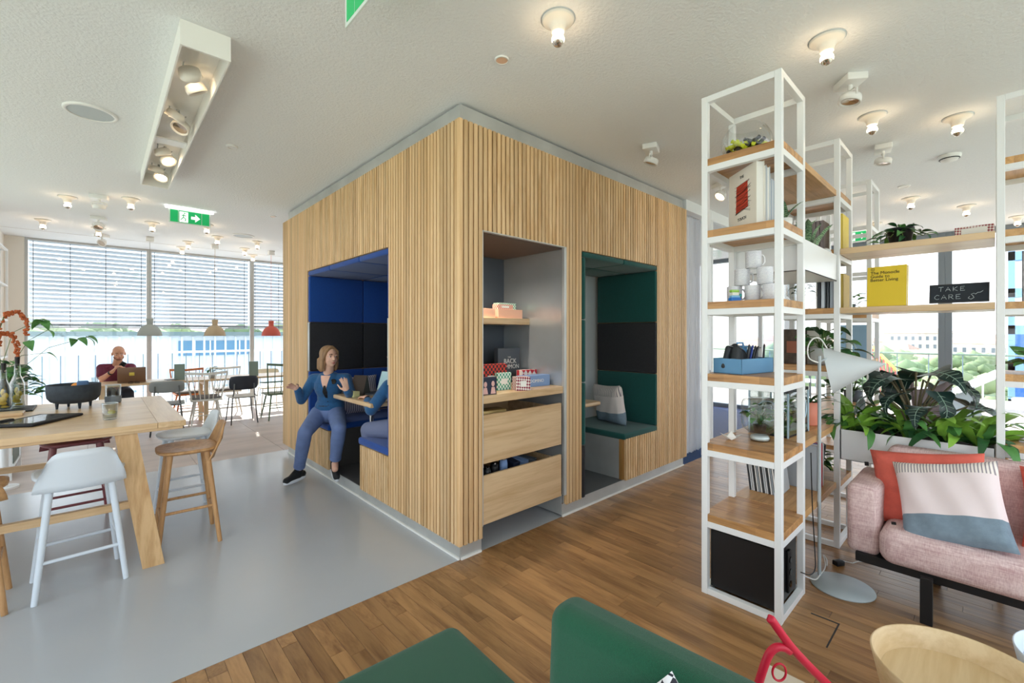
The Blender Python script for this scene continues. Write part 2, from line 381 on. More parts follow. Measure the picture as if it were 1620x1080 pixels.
# slats
pitch = .0412; sw = .0305
sm = {}
def slat(face, u, z0, z1):
    key = (face)
    if key not in sm:
        b = B().box((0, 0, 0), (sw, .025, 1), .0016) if face == 'R' else B().box((0, 0, 0), (.025, sw, 1), .0016)
        me = bpy.data.meshes.new('slat'); me.from_pydata(b.v, [], b.f); me.materials.append(slat_wood); sm[key] = me
    o = link('slat', sm[key], pod, (u, -.027, z0) if face == 'R' else (-.027, u, z0)); o.scale = (1, 1, z1 - z0)
u = -.027; i = 0
while u < 3.14:
    c = u + sw / 2
    if .165 < c < 1.04: slat('R', u, 2.182, SZ1)
    elif 1.262 < c < 2.496:
        slat('R', u, 2.182, SZ1)
        if c > 1.891: slat('R', u, SZ0, .487)
    else: slat('R', u, SZ0, SZ1)
    u += pitch
u = -.002
while u < 3.71:
    c = u + sw / 2
    if .927 < c < 2.82:
        slat('L', u, 2.182, SZ1)
        if c < 1.49: slat('L', u, SZ0, .487)
        elif c > 2.226: slat('L', u, SZ0, .487)
    else: slat('L', u, SZ0, SZ1)
    u += pitch
box('end_fin', (-.002, PY, SZ0), (.02, 3.735, SZ1), back_wood, pod); box('end_fin', (PX, -.002, SZ0), (3.145, .02, SZ1), back_wood, pod)
# --- blue niche
D = 1.25
box('niche_floor', (-.0, .93, .0), (D, 2.82, .11), mat('dark_grey_carpet', C(62, 62, 64), .95, bump=.4, bscale=400), pod)
box('niche_wall', (D, .9, .1), (D + .03, 2.85, 2.2), dark_fab, pod)
def panel(a, b, m_, nm='upholstered_panel', r=.014): return B().rbox(a, b, r, 3).build(nm, m_, pod)
zs = [(.552, 1.063, blue_fab), (1.067, 1.608, dark_fab), (1.612, 2.125, blue_fab)]
for z0, z1, m_ in zs:
    for x0, x1 in ((-.022, .602), (.606, D)):
        panel((x0, 2.78, z0), (x1, 2.83, z1), m_)
        if m_ is dark_fab and x0 < 0:
            panel((x0 + .012, .917, z0), (x1, .955, z1), m_); box('steel_edge', (-.026, .922, z0), (-.008, .955, z1), steel, pod); box('steel_edge', (-.026, 2.785, z0), (-.008, 2.828, z1), steel, pod)
        else: panel((x0, .917, z0), (x1, .965, z1), m_)
    for y0, y1 in ((.967, 1.56), (1.564, 2.17), (2.174, 2.778)): panel((D - .045, y0, z0), (D, y1, z1), m_)
for y0, y1 in ((.92, 1.498), (1.502, 2.20), (2.204, 2.828)):
    for x0, x1 in ((-.022, .602), (.606, D)): panel((x0, y0, 2.128), (x1, y1, 2.178), blue_fab)
B().cyl((.45, 1.7, 2.120), (.45, 1.7, 2.13), .035, n=20).build('downlight', dark_steel, pod)
sidem = mat('bench_side_laminate', C(70, 68, 66), .5)
box('bench_base', (.04, .93, .11), (D, 1.49, .49), sidem, pod); box('bench_base', (.04, 2.23, .11), (D, 2.82, .49), sidem, pod)
B().rbox((-.027, .925, .488), (D - .03, 1.512, .552), .02, 4).build('seat_cushion', blue_fab, pod)
B().rbox((-.027, 2.215, .488), (D - .03, 2.80, .552), .02, 4).build('seat_cushion', blue_fab, pod)
# --- green niche
box('niche_floor', (1.271, .0, .0), (2.496, .75, .10), mat('grey_niche_floor', C(96, 100, 104), .5), pod)
box('niche_wall', (1.25, .755, .09), (2.55, .78, 2.2), mat('pale_steel', C(214, 222, 226), .4, .2), pod)
for z0, z1, m_ in [(.535, 1.066, green_fab), (1.07, 1.60, dark_fab), (1.604, 2.13, green_fab)]:
    panel((2.455, -.022, z0), (2.505, .708, z1), m_); panel((1.262, -.022, z0), (1.305, .708, z1), green_fab)
panel((1.262, -.022, .09), (1.30, .708, .53), dark_fab)
for x0, x1 in ((1.262, 1.88), (1.884, 2.505)):
    for y0, y1 in ((-.022, .35), (.354, .73)): panel((x0, y0, 2.133), (x1, y1, 2.18), green_fab)
box('bench_base', (1.893, .04, .10), (2.496, .74, .49), steel, pod)
B().rbox((1.88, -.027, .478), (2.49, .74, .538), .02, 4).build('seat_cushion', green_fab, pod)
# --- display cabinet
dk = mat('blue_grey_laminate', C(74, 82, 92), .5)
box('cabinet_back', (.17, .725, .17), (1.05, .745, 2.2), dk, pod)
box('cabinet_side', (.155, 0, .17), (.175, .725, 2.18), dk, pod)
box('steel_side_panel', (1.033, -.0, .1), (1.045, .74, 2.182), mat('satin_steel', C(200, 206, 210), .25, .6, var=.05, vscale=3), pod)
box('steel_edge', (1.018, -.027, .175), (1.045, .002, 2.182), steel, pod); box('steel_edge', (.166, -.027, .175), (.176, 0, 2.182), steel, pod)
box('cabinet_ceiling', (.17, 0, 2.17), (1.04, .74, 2.182), mat('brown_laminate', C(96, 80, 70), .5), pod)
cl_ = bpy.data.objects.new('cabinet_lamp', bpy.data.lights.new('cabinet_lamp', 'SPOT')); COL.objects.link(cl_); cl_.location = (.42, .36, 2.155); cl_.data.energy = 30; cl_.data.spot_size = rad(150); cl_.data.spot_blend = 1; cl_.data.color = (1, .86, .7); cl_.data.shadow_soft_size = .03; cl_.parent = pod
B().cyl((.42, .36, 2.162), (.42, .36, 2.172), .03, n=20).build('downlight', mat('warm_downlight', C(250, 230, 200), .5, emit=(1, .8, .55, 1), es=3), pod)
box('steel_edge', (.166, -.027, 2.175), (1.045, .0, 2.185), steel, pod)
box('shelf', (.175, .385, 1.56), (1.033, .725, 1.612), oak_x, pod, bev=.002)
box('shelf', (.175, -.01, 1.0), (1.033, .725, 1.055), oak_x, pod, bev=.002)
for z0, z1 in ((.593, .926), (.178, .512)):
    d = box('drawer', (.176, -.02, z0), (.988, .0, z1), oak_x, pod, bev=.002)
    q = B().box((.19, 0, z0 + .02), (.205, .6, z1 - .03)).box((.96, 0, z0 + .02), (.975, .6, z1 - .03)).box((.205, .585, z0 + .02), (.96, .6, z1 - .03)).box((.205, 0, z0 + .02), (.96, .585, z0 + .035))
    q.build('drawer_box', oak_x, d)
box('cabinet_base', (.175, .6, .1), (1.01, .62, .20), dk, pod)
# booth table
bt = thing('booth_table', 'oak table top on a slim steel post inside the blue niche', 'table', (.3, 1.765, .11))
B().rbox((-.29, -.425, .715), (.85, .425, .757), .012, 3).build('tabletop', oak_y, bt)
B().cyl((-.12, -.09, 0), (-.12, -.09, .716), .022, n=20).cyl((-.12, -.09, 0), (-.12, -.09, .012), .10, n=28).build('post', chrome, bt)
gt = thing('booth_table', 'small oak table leaf at the rear of the green niche', 'table', (1.6, .6, .1))
B().rbox((-.3, -.36, .68), (.28, .14, .72), .012, 3).build('tabletop', oak_x, gt)
box('support', (-.1, .08, 0), (-.04, .12, .68), steel, gt)
def pillow(name, label, loc, size, rot, mats, cat='cushion', group=None, n=22, puff=.5, stripes=None, zones=None):
    """soft square cushion: mats by zone along local v (0 bottom .. 1 top)"""
    w_, h_, t = size; vs = []; fs = []; mi = []
    for side in (1, -1):
        for j in range(n + 1):
            for i in range(n + 1):
                u = -1 + 2 * i / n; v = -1 + 2 * j / n
                edge = (1 - u ** 4) * (1 - v ** 4); th = t / 2 * max(edge, 0) ** .42
                pin = 1 - .07 * (1 - abs(u) ** 2) * abs(v) ** 3 - 0; pin2 = 1 - .07 * (1 - abs(v) ** 2) * abs(u) ** 3
                wr = .006 * sin(u * 9 + v * 4) * edge + .008 * mnoise.noise(V((u * 2.2, v * 2.2, side * 3 + loc[0]))) * edge
                vs.append((u * w_ / 2 * pin2, side * (th + wr) , v * h_ / 2 * pin))
        o = 0 if side == 1 else (n + 1) ** 2
        for j in range(n):
            for i in range(n):
                a = o + j * (n + 1) + i; f = (a, a + 1, a + n + 2, a + n + 1)
                fs.append(tuple(reversed(f)) if side == 1 else f); v = (j + .5) / n
                k = 0
                if zones:
                    for z_, k_ in zones:
                        if v >= z_: k = k_
                mi.append(k)
    me = bpy.data.meshes.new(name); me.from_pydata(vs, [], fs)
    for m_ in mats: me.materials.append(m_)
    me.polygons.foreach_set('use_smooth', [True] * len(fs)); me.polygons.foreach_set('material_index', mi); me.update()
    o = link(name, me, None, loc, rot); settag(o, label, cat, group); return o
def stripe_mat(name, c1, c2, sc, axis=0):
    m = bpy.data.materials.new(name); m.use_nodes = True; nt = m.node_tree; b = nt.nodes['Principled BSDF']; b.inputs['Roughness'].default_value = .9
    tc = N(nt, 'ShaderNodeTexCoord'); s_ = N(nt, 'ShaderNodeSeparateXYZ'); nt.links.new(tc.outputs['Object'], s_.inputs[0])
    mu = N(nt, 'ShaderNodeMath', operation='MULTIPLY'); mu.inputs[1].default_value = sc; nt.links.new(s_.outputs[axis], mu.inputs[0])
    fr = N(nt, 'ShaderNodeMath', operation='FRACT'); nt.links.new(mu.outputs[0], fr.inputs[0])
    gt_ = N(nt, 'ShaderNodeMath', operation='GREATER_THAN'); gt_.inputs[1].default_value = .62; nt.links.new(fr.outputs[0], gt_.inputs[0])
    x = N(nt, 'ShaderNodeMix', data_type='RGBA'); x.inputs[6].default_value = c1; x.inputs[7].default_value = c2
    nt.links.new(gt_.outputs[0], x.inputs[0]); nt.links.new(x.outputs[2], b.inputs['Base Color']); return m
cream = mat('cream_linen', C(236, 226, 222), .9, bump=.3, bscale=500)
greyblue = mat('grey_blue_wool', C(128, 146, 160), .9, bump=.4, bscale=400, var=.08, vscale=40)
stripes = stripe_mat('fine_stripes', C(240, 230, 222), C(150, 140, 146), 75)
pillow('throw_cushion', 'striped cream and grey cushion standing on the green niche bench', (2.25, .40, .735), (.46, .42, .14), (rad(-8), rad(3), rad(72)), [cream, greyblue, stripes], zones=[(0, 1), (.3, 0), (.75, 2)])
pillow('throw_cushion', 'striped cushion lying behind the laptop in the blue niche', (.40, 2.62, .78), (.62, .44, .14), (rad(-14), 0, rad(-2)), [stripe_mat('wide_stripes', C(214, 206, 210), C(110, 106, 120), 40)])
# laptop, sticky notes in the blue niche
lt = thing('laptop', 'open grey laptop on the blue niche table', 'laptop', (.33, 1.86, .869), rad(-80))
B().rbox((-.16, -.11, 0), (.16, .11, .014), .006, 2).build('keyboard_base', mat('space_grey', C(120, 122, 126), .35, .6), lt)
sc_ = B().rbox((-.16, -.006, 0), (.16, .006, .22), .005, 2).build('screen_lid', mat('space_grey', C(0, 0, 0)), lt, (0, .11, .012), (rad(-18), 0, 0))
B().box((-.15, -.0075, .012), (.15, -.006, .21)).build('display', mat('laptop_display', C(150, 175, 180), .2, emit=C(120, 150, 155), es=.5), sc_)
tb = thing('tablet_stand', 'dark wedge-shaped tablet stand on the blue niche table', 'stand', (.19, 1.98, .869), rad(-60))
B().add([(-.09, -.06, 0), (.09, -.06, 0), (.09, .07, 0), (-.09, .07, 0), (-.075, .03, .19), (.075, .03, .19), (.075, .04, .19), (-.075, .04, .19)], [(0, 3, 2, 1), (0, 1, 5, 4), (2, 3, 7, 6), (4, 5, 6, 7), (1, 2, 6, 5), (3, 0, 4, 7)]).build('cover', mat('brown_leather', C(58, 44, 34), .6), tb)
sn = B().box((-.04, -.04, 0), (.04, .04, .05), .001).build('sticky_note_pad', mat('pale_yellow_paper', C(232, 232, 170), .8), None, (.085, 1.86, .868), (0, 0, rad(25)), ('stack of pale yellow sticky notes on the niche table edge', 'notes'))
# goods in the display cabinet
def pat_mat(name, c1, c2, sc, kind='check'):
    m = bpy.data.materials.new(name); m.use_nodes = True; nt = m.node_tree; b = nt.nodes['Principled BSDF']; b.inputs['Roughness'].default_value = .6
    tc = N(nt, 'ShaderNodeTexCoord'); mp = N(nt, 'ShaderNodeMapping'); nt.links.new(tc.outputs['Object'], mp.inputs[0])
    mp.inputs['Scale'].default_value = (sc, sc, sc * .8); mp.inputs['Location'].default_value = (.013, .017, .011)
    if kind == 'diag': mp.inputs['Rotation'].default_value = (0, rad(40), 0)
    t = N(nt, 'ShaderNodeTexChecker'); t.inputs['Scale'].default_value = 1; t.inputs[1].default_value = c1; t.inputs[2].default_value = c2
    nt.links.new(mp.outputs[0], t.inputs['Vector']); nt.links.new(t.outputs[0], b.inputs['Base Color']); return m
paper = mat('white_paper', C(240, 238, 232), .8)
ink_w = mat('white_print', C(232, 232, 228), .7)
def carton(name, label, loc, size, rz, m_, cat='box', group='boxed games in the display cabinet', plate=None, txt=None, tm=None, ts=.02):
    t = thing(name, label, cat, loc, rz, group); w_, d_, h_ = size
    box('carton', (-w_ / 2, 0, 0), (w_ / 2, d_, h_), m_, t, bev=.001)
    if plate: box('label_plate', (-plate[0] / 2, -.001, h_ * .5 - plate[1] / 2), (plate[0] / 2, 0.001, h_ * .5 + plate[1] / 2), paper, t, bev=0)
    if txt: text(txt, ts, tm or ink_w, t, (0, -.0015, h_ * .5 + (ts * .45 if '\n' in txt else -ts * .3)), (rad(90), 0, 0))
    return t
navy = mat('navy_card', C(36, 44, 66), .6); slate = mat('slate_card', C(86, 92, 100), .7); skyc = mat('dusty_blue_card', C(128, 156, 200), .7); peach = mat('peach_card', C(244, 190, 162), .75)
carton('game_box', 'tall dark grey boxed game leaning at the cabinet back with white lettering', (.895, .50, 1.055), (.26, .05, .30), 0, slate)
t_ = bpy.data.objects['game_box']; text('THE', .02, ink_w, t_, (0, -.0015, .215), (rad(90), 0, 0)); text('BACK', .058, ink_w, t_, (.01, -.0015, .168), (rad(90), 0, 0)); text('GAMMON', .052, ink_w, t_, (0, -.0015, .122), (rad(90), 0, 0))
t_['label'] = 'tall dark grey boxed game standing at the cabinet back with white lettering'
carton('game_box', 'red and black patterned box with a white plate', (.45, .20, 1.055), (.265, .06, .195), rad(-6), pat_mat('red_harlequin', C(206, 56, 42), C(40, 26, 30), 60), plate=(.09, .025))
carton('game_box', 'mint and white patterned box before the red patterned box', (.52, .145, 1.055), (.13, .035, .13), rad(-6), pat_mat('mint_dots', C(70, 160, 130), C(226, 238, 230), 70), plate=(.06, .04))
carton('game_box', 'navy card box printed with two faces at the shelf corner', (.265, .02, 1.055), (.125, .05, .12), rad(-6), navy)
t_ = bpy.data.objects['game_box.003']
q = B(); q.ell((-.032, -.0012, .072), (.014, .0008, .02), 12).ell((.032, -.0012, .075), (.014, .0008, .02), 12).add([(-.055, -.0013, .005), (-.01, -.0013, .005), (-.02, -.0013, .05), (-.045, -.0013, .05)], [(0, 1, 2, 3)]).add([(.012, -.0013, .005), (.055, -.0013, .005), (.045, -.0013, .052), (.02, -.0013, .052)], [(0, 1, 2, 3)])
q.build('printed_faces', mat('pink_print', C(226, 180, 172), .7), t_)
carton('game_box', 'small burgundy and white diagonal patterned box beside the blue box', (.60, .02, 1.055), (.115, .08, .10), rad(-20), pat_mat('burgundy_diag', C(140, 30, 60), C(236, 226, 220), 75, 'diag'), plate=(.05, .045))
carton('game_box', 'long dusty blue boxed game with pale lettering', (.86, .13, 1.055), (.29, .09, .09), rad(-4), skyc, txt='DOMINO', ts=.036)
carton('game_box', 'black red and white boxed game behind the blue box', (.935, .29, 1.055), (.17, .07, .12), rad(-4), pat_mat('red_black_white', C(190, 40, 56), C(236, 230, 228), 30, 'diag'))
carton('game_box', 'blue zigzag patterned box behind the red box', (.36, .38, 1.055), (.2, .06, .18), rad(-8), pat_mat('blue_zigzag', C(50, 110, 160), C(20, 40, 70), 60, 'diag'))
carton('game_box', 'peach card box at the end of the upper shelf', (.585, .41, 1.612), (.135, .12, .075), rad(-2), peach)
carton('game_box', 'peach card box under two small patterned boxes', (.82, .40, 1.612), (.27, .12, .075), rad(-2), peach)
carton('game_box', 'red patterned flat box with white plate on the peach box', (.77, .41, 1.687), (.17, .07, .04), rad(-2), pat_mat('red_small', C(200, 110, 90), C(240, 210, 196), 90), plate=(.08, .018))
carton('game_box', 'mint patterned flat box at the top of the upper shelf pile', (.86, .485, 1.687), (.20, .07, .06), rad(-2), pat_mat('mint_small', C(90, 170, 140), C(226, 238, 230), 90))
# things in the drawers
bt_ = thing('storage_tin', 'brass coloured tin box with clasps inside the upper drawer', 'box', (.36, .14, .63), rad(-10))
B().rbox((-.12, -.06, 0), (.12, .06, .30), .008, 2).build('tin_body', mat('brass_tin', C(176, 150, 96), .35, .6), bt_); B().rbox((-.03, -.065, .21), (-.01, -.058, .25), .002, 2).rbox((.01, -.065, .21), (.03, -.058, .25), .002, 2).build('clasp', chrome, bt_)
for i, (x, m_, h_, lb) in enumerate([(.22, chrome, .30, 'steel flask beside the brass tin in the upper drawer'), ]):
    t = thing('flask', lb, 'bottle', (x, .08, .63)); B().lathe([(0, 0), (.032, 0), (.034, .01), (.034, h_ - .03), (.02, h_ - .01), (.02, h_), (0, h_)], 20).build('bottle_body', m_, t); B().cyl((0, 0, h_), (0, 0, h_ + .02), .021, n=16).build('cap', black, t)
for i, (x, c_, h_, lb) in enumerate([(.24, black, .31, 'black bottle at the end of the lower drawer'), (.31, dark_steel, .30, 'dark grey bottle in the lower drawer'), (.38, black, .315, 'black bottle beside the blue cup in the lower drawer'), (.47, skyc, .33, 'pale blue cup in the lower drawer')]):
    t = thing('bottle', lb, 'bottle', (x, .10, .215), 0, 'bottles in the lower drawer'); B().lathe([(0, 0), (.03, 0), (.031, .01), (.031, h_ - .03), (.026, h_), (0, h_)], 20).build('bottle_body', c_, t); B().cyl((0, 0, h_), (0, 0, h_ + .012), .02, n=16).build('cap', chrome, t)
for i, (x, y, m_, lb) in enumerate([(.60, .2, navy, 'navy notebook'), (.68, .2, skyc, 'blue notebook'), (.77, .2, slate, 'grey notebook')]):
    B().box((-.035, -.07, 0), (.035, .1, .30 - i * .01), .003).build('notebook', m_, None, (x, y, .215), (rad(8), 0, rad(15 * i)), (lb + ' standing in the lower drawer', 'book', 'notebooks in the lower drawer'))
# ------------------------------------------------------------------ ceiling fixtures
H = 3.0
porcelain = mat('white_porcelain', C(238, 232, 222), .3)
bulb_m = mat('lit_bulb', C(255, 226, 190), .2, emit=(1, .74, .46, 1), es=14)
silver = mat('silvered_bulb_tip', C(210, 200, 190), .12, .9)
white_pl = mat('white_plastic', C(236, 236, 234), .4)
def bulb_lamp(x, y, label):
    t = thing('ceiling_bulb_lamp', label, 'lamp', (x, y, H), 0, 'bare bulb ceiling lamps')
    B().lathe([(.078, -.004), (.078, -.010), (.070, -.014), (.048, -.024), (.036, -.042), (.031, -.066), (.024, -.068), (0, -.068)], 28).build('flared_base', porcelain, t)
    B().lathe([(.083, 0), (.083, -.004), (.05, -.004)], 28).build('rim_ring', steel, t)
    B().lathe([(.014, -.068), (.020, -.077), (.029, -.090), (.031, -.101), (.028, -.113)], 20).build('bulb', bulb_m, t)
    B().lathe([(.028, -.113), (.020, -.127), (.010, -.133), (0, -.135)], 20).build('bulb_tip', silver, t)
    return t
LP = [(-.112, -.947, 'bare bulb ceiling lamp above the wood floor just before the booth corner'),
 (1.016, -1.793, 'bare bulb ceiling lamp right above the nearest white shelf tower'),
 (2.214, -1.806, 'bare bulb ceiling lamp over the second white shelf tower'),
 (2.675, -2.21, 'bare bulb ceiling lamp over the pink sofa, beside the second tower lamp'),
 (4.919, -1.759, 'bare bulb ceiling lamp above the potted plant on the top bridging shelf'),
 (5.795, -2.171, 'bare bulb ceiling lamp halfway to the window above the small patterned box'),
 (6.968, -2.603, 'bare bulb ceiling lamp close to the window seen behind the end tower'),
 (4.339, -1.283, 'bare bulb ceiling lamp seen through the third shelf tower frame'),
 (6.077, -1.282, 'bare bulb ceiling lamp seen low behind the third shelf tower'),
 (-1.989, 4.594, 'bare bulb ceiling lamp beside the first track spotlight, on its window-corner side'),
 (-2.281, 6.226, 'bare bulb ceiling lamp nearest the corner of the blind windows'),
 (-1.472, 4.209, 'bare bulb ceiling lamp between the double spotlights and the exit sign'),
 (-1.2, 5.429, 'bare bulb ceiling lamp above the grey pendant canopy'),
 (-1.738, 6.35, 'bare bulb ceiling lamp hidden behind the second double spotlight'),
 (-.637, 5.05, 'bare bulb ceiling lamp straight behind the green exit sign'),
 (-.655, 6.628, 'bare bulb ceiling lamp midway between grey and beige pendant canopies, nearer one'),
 (-.665, 7.295, 'bare bulb ceiling lamp close to the blinds between grey and beige pendants'),
 (-.379, 5.852, 'bare bulb ceiling lamp before the beige pendant canopy'),
 (.176, 5.856, 'bare bulb ceiling lamp beside the flat round speaker near the booth'),
 (.162, 6.653, 'bare bulb ceiling lamp between beige and coral pendants, midway to the window'),
 (.436, 7.296, 'bare bulb ceiling lamp at the window post beside the coral pendant')]
for a in LP: bulb_lamp(*a)
def spot(x, y, rz, label, lit=False, tilt=0, drop=.0, hh=0):
    t = thing('ceiling_spotlight', label, 'spotlight', (x, y, H), rz, 'white ceiling spotlights')
    B().rbox((-.075, -.055, -.042), (.075, .055, 0), .005, 2).build('mount_box', white_pl, t)
    B().cyl((0, 0, -.042), (0, 0, -.075), .012, n=12).tube([(-.062, 0, -.12), (-.062, 0, -.09), (-.04, 0, -.075), (.04, 0, -.075), (.062, 0, -.09), (.062, 0, -.12)], .005, 6).build('yoke', white_pl, t)
    h = B().lathe([(0, .028), (.03, .028), (.052, .022), (.057, .008), (.057, -.02), (.050, -.022), (.046, -.012), (.02, -.006), (0, -.006)], 26).build('lamp_head', white_pl, t, (0, 0, -.125), (rad(tilt), 0, 0))
    B().lathe([(0, -.0075), (.044, -.013)], 24).build('lens', bulb_m if lit else silver, h)
    return t
spot(1.54, -.496, rad(20), 'white ceiling spotlight above the end of the slatted booth', tilt=20)
spot(1.54, -1.799, rad(40), 'white ceiling spotlight nearest the camera beside the shelf tower', tilt=12)
spot(2.916, -1.774, rad(10), 'white ceiling spotlight above the black-potted plant shelf', tilt=8)
spot(2.867, -.51, rad(60), 'lit white ceiling spotlight seen through the nearest tower beside the booth', True, 40)
spot(-1.733, 4.295, rad(-12), 'double white spotlight nearest the big table, upper one of two', tilt=15)
spot(-1.738, 5.525, rad(-12), 'double white spotlight behind the first one towards the blinds', tilt=-30)
spot(-1.70, 6.9, rad(-40), 'white spotlight nearest the window blinds', tilt=-50)
# recessed cassette with four adjustable lamps
ct = thing('recessed_light_box', 'long white ceiling light box holding four adjustable round lamps', 'light fixture', (-1.345, 1.66, H))
X0, X1, Y0, Y1 = -.105, .105, -1.375, 1.375; Z0 = -.125
q = B(); q.box((X0, Y0, Z0), (X1, Y0 + .012, -.001)).box((X0, Y1 - .012, Z0), (X1, Y1, -.001)).box((X0, Y0 + .012, Z0), (X0 + .008, Y1 - .012, -.001)).box((X1 - .008, Y0 + .012, Z0), (X1, Y1 - .012, -.001)).box((X0 + .008, Y0 + .012, -.012), (X1 - .008, Y1 - .012, -.001))
q.build('housing', mat('white_lacquer', C(240, 239, 234), .4), ct)
B().box((X0 + .009, .08, Z0 + .03), (X1 - .009, .20, Z0 + .04), .001).build('cross_plate', white_pl, ct)
for i, (yy, tx, tz) in enumerate([(-.95, 48, -30), (-.30, 20, 25), (.50, 12, -20), (1.02, 16, 10)]):
    for j in (0, 1):
        hx = B(); hx.lathe([(0, .03), (.03, .03), (.05, .022), (.055, .0), (.055, -.022), (.05, -.024), (.044, -.012), (0, -.01)], 24)
        h = hx.build('lamp_head', porcelain, ct, (-.02 + .045 * j, yy + .14 * j - .05, -.075 - .012 * j), (rad(tx - 40 * j), rad(tz), 0))
        B().lathe([(0, -.012), (.042, -.015)], 22).build('lens', bulb_m if (j == 0 or i > 1) else silver, h)
    B().tube([(-.05, yy - .05, -.02), (-.05, yy, -.07), (.03, yy, -.07), (.05, yy + .06, -.02)], .004, 6).cyl((0, yy, -.01), (0, yy, -.06), .01, n=10).build('bracket', steel, ct)
# speakers, discs, detectors
grille = mat('speaker_grille', C(200, 208, 212), .6, bump=.5, bscale=900)
def disc(name, lb, cat, x, y, r, h=.012, m1=white_pl, m2=grille, core=.85, lit=None):
    t = thing(name, lb, cat, (x, y, H)); B().lathe([(r, 0), (r, -h * .6), (r * .95, -h), (r * core, -h), (r * core, -h * .7)], 32).build('rim', m1, t)
    B().lathe([(0, -h * .75), (r * core, -h * .7)], 32).build('grille' if core > .5 else 'centre', m2, t); return t
disc('ceiling_speaker', 'large round flush ceiling speaker beside the long light box', 'speaker', -1.776, 1.83, .142)
disc('ceiling_speaker', 'round flush ceiling speaker beyond the exit sign near the booth', 'speaker', -.097, 5.505, .15)
disc('smoke_sensor', 'small white round sensor on the ceiling beside the long light box', 'sensor', -.946, 1.813, .042, .015, m2=white_pl, core=.6)
disc('ceiling_downlight', 'small recessed warm downlight above the booth corner', 'light', -.1, -.525, .04, .008, m2=mat('peach_reflector', C(238, 196, 166), .3), core=.8)
disc('ceiling_downlight', 'small recessed downlight before the booth far end', 'light', -.085, 3.95, .04, .008, m2=mat('peach_reflector', (1, 1, 1, 1)), core=.8)
t = thing('smoke_detector', 'white domed smoke detector on the ceiling over the sofa side', 'detector', (3.578, -2.128, H)); B().lathe([(.075, 0), (.075, -.02), (.06, -.03), (.05, -.045), (0, -.05)], 28).build('body', white_pl, t); B().lathe([(.066, -.027), (.068, -.031), (.06, -.034)], 28).build('vent_ring', dark_steel, t)
disc('smoke_sensor', 'small white flat disc sensor on the ceiling before the right-hand window', 'sensor', 4.326, -1.76, .05, .012, m2=white_pl, core=.7)
# exit signs
ex_g = mat('exit_green', C(20, 160, 90), .4, emit=C(20, 160, 90), es=.35); ex_w = mat('exit_white', C(245, 250, 245), .4, emit=(1, 1, 1, 1), es=.5)
def exit_sign(loc, rz, label, w_=.42, h_=.17, flip=False):
    t = thing('exit_sign', label, 'sign', loc, rz)
    B().rbox((-w_ / 2 - .03, -.02, -.03), (w_ / 2 + .03, .02, 0), .004, 2).build('lamp_rail', mat('sign_light_rail', C(255, 255, 250), .4, emit=(1, 1, .96, 1), es=2.2), t)
    B().box((-w_ / 2, -.004, -.03 - h_), (w_ / 2, .004, -.03), .001).build('clear_plate', mat('milky_acrylic', C(226, 234, 230), .3), t)
    for s_ in (1, -1):
        y = -.0046 * s_; zc = -.035 - h_ / 2 + .005; hh = h_ * .42
        q = B(); W = w_ * .46
        for a, b in ((-W, -W + .075), (-W + .08, W - .08), (W - .075, W)): q.box((a, y - .0004, zc - hh), (b, y + .0004, zc + hh))
        q.build('green_field', ex_g, t)
        y2 = y - .0008 * s_; q = B(); f = -1 if flip else 1
        q.box((-.105, y2 - .0003, zc - hh * .9), (-.02, y2 + .0003, zc + hh * .85))
        ar = [(.01, -.018), (.05, -.018), (.05, -.05), (.10, 0), (.05, .05), (.05, .018), (.01, .018)]
        pts = [(x * f * 1.0, y2, zc + z * .95) for x, z in ar]; q.add(pts, [(0, 1, 5, 6), (2, 3, 4)])
        q.build('pictogram', ex_w, t)
        q = B(); y3 = y2 - .0008 * s_; cx_ = -.062
        q.ell((cx_ + .008, y3, zc + .045), (.008, .0006, .008), 10)
        for a, b in (((cx_, .03), (cx_ - .006, -.005)), ((cx_ - .006, -.005), (cx_ + .018, -.022)), ((cx_ + .018, -.022), (cx_ + .012, -.05)), ((cx_ - .006, -.005), (cx_ - .022, -.03)), ((cx_ - .022, -.03), (cx_ - .034, -.034)), ((cx_, .026), (cx_ + .022, .01)), ((cx_, .026), (cx_ - .02, .012))):
            q.tube([(a[0], y3, zc + a[1]), (b[0], y3, zc + b[1])], .0045, 6)
        q.build('running_figure', ex_g, t)
    return t
exit_sign((-.925, 4.237, H), 0, 'green and white exit sign with running figure and arrow below the light rail')
exit_sign((-.965, -.72, H), rad(90), 'green exit sign cut by the upper picture edge', w_=.44, h_=.19)
exit_sign((6.3, -1.05, H), rad(-90), 'green exit sign seen behind the third shelf tower', w_=.40, h_=.16)
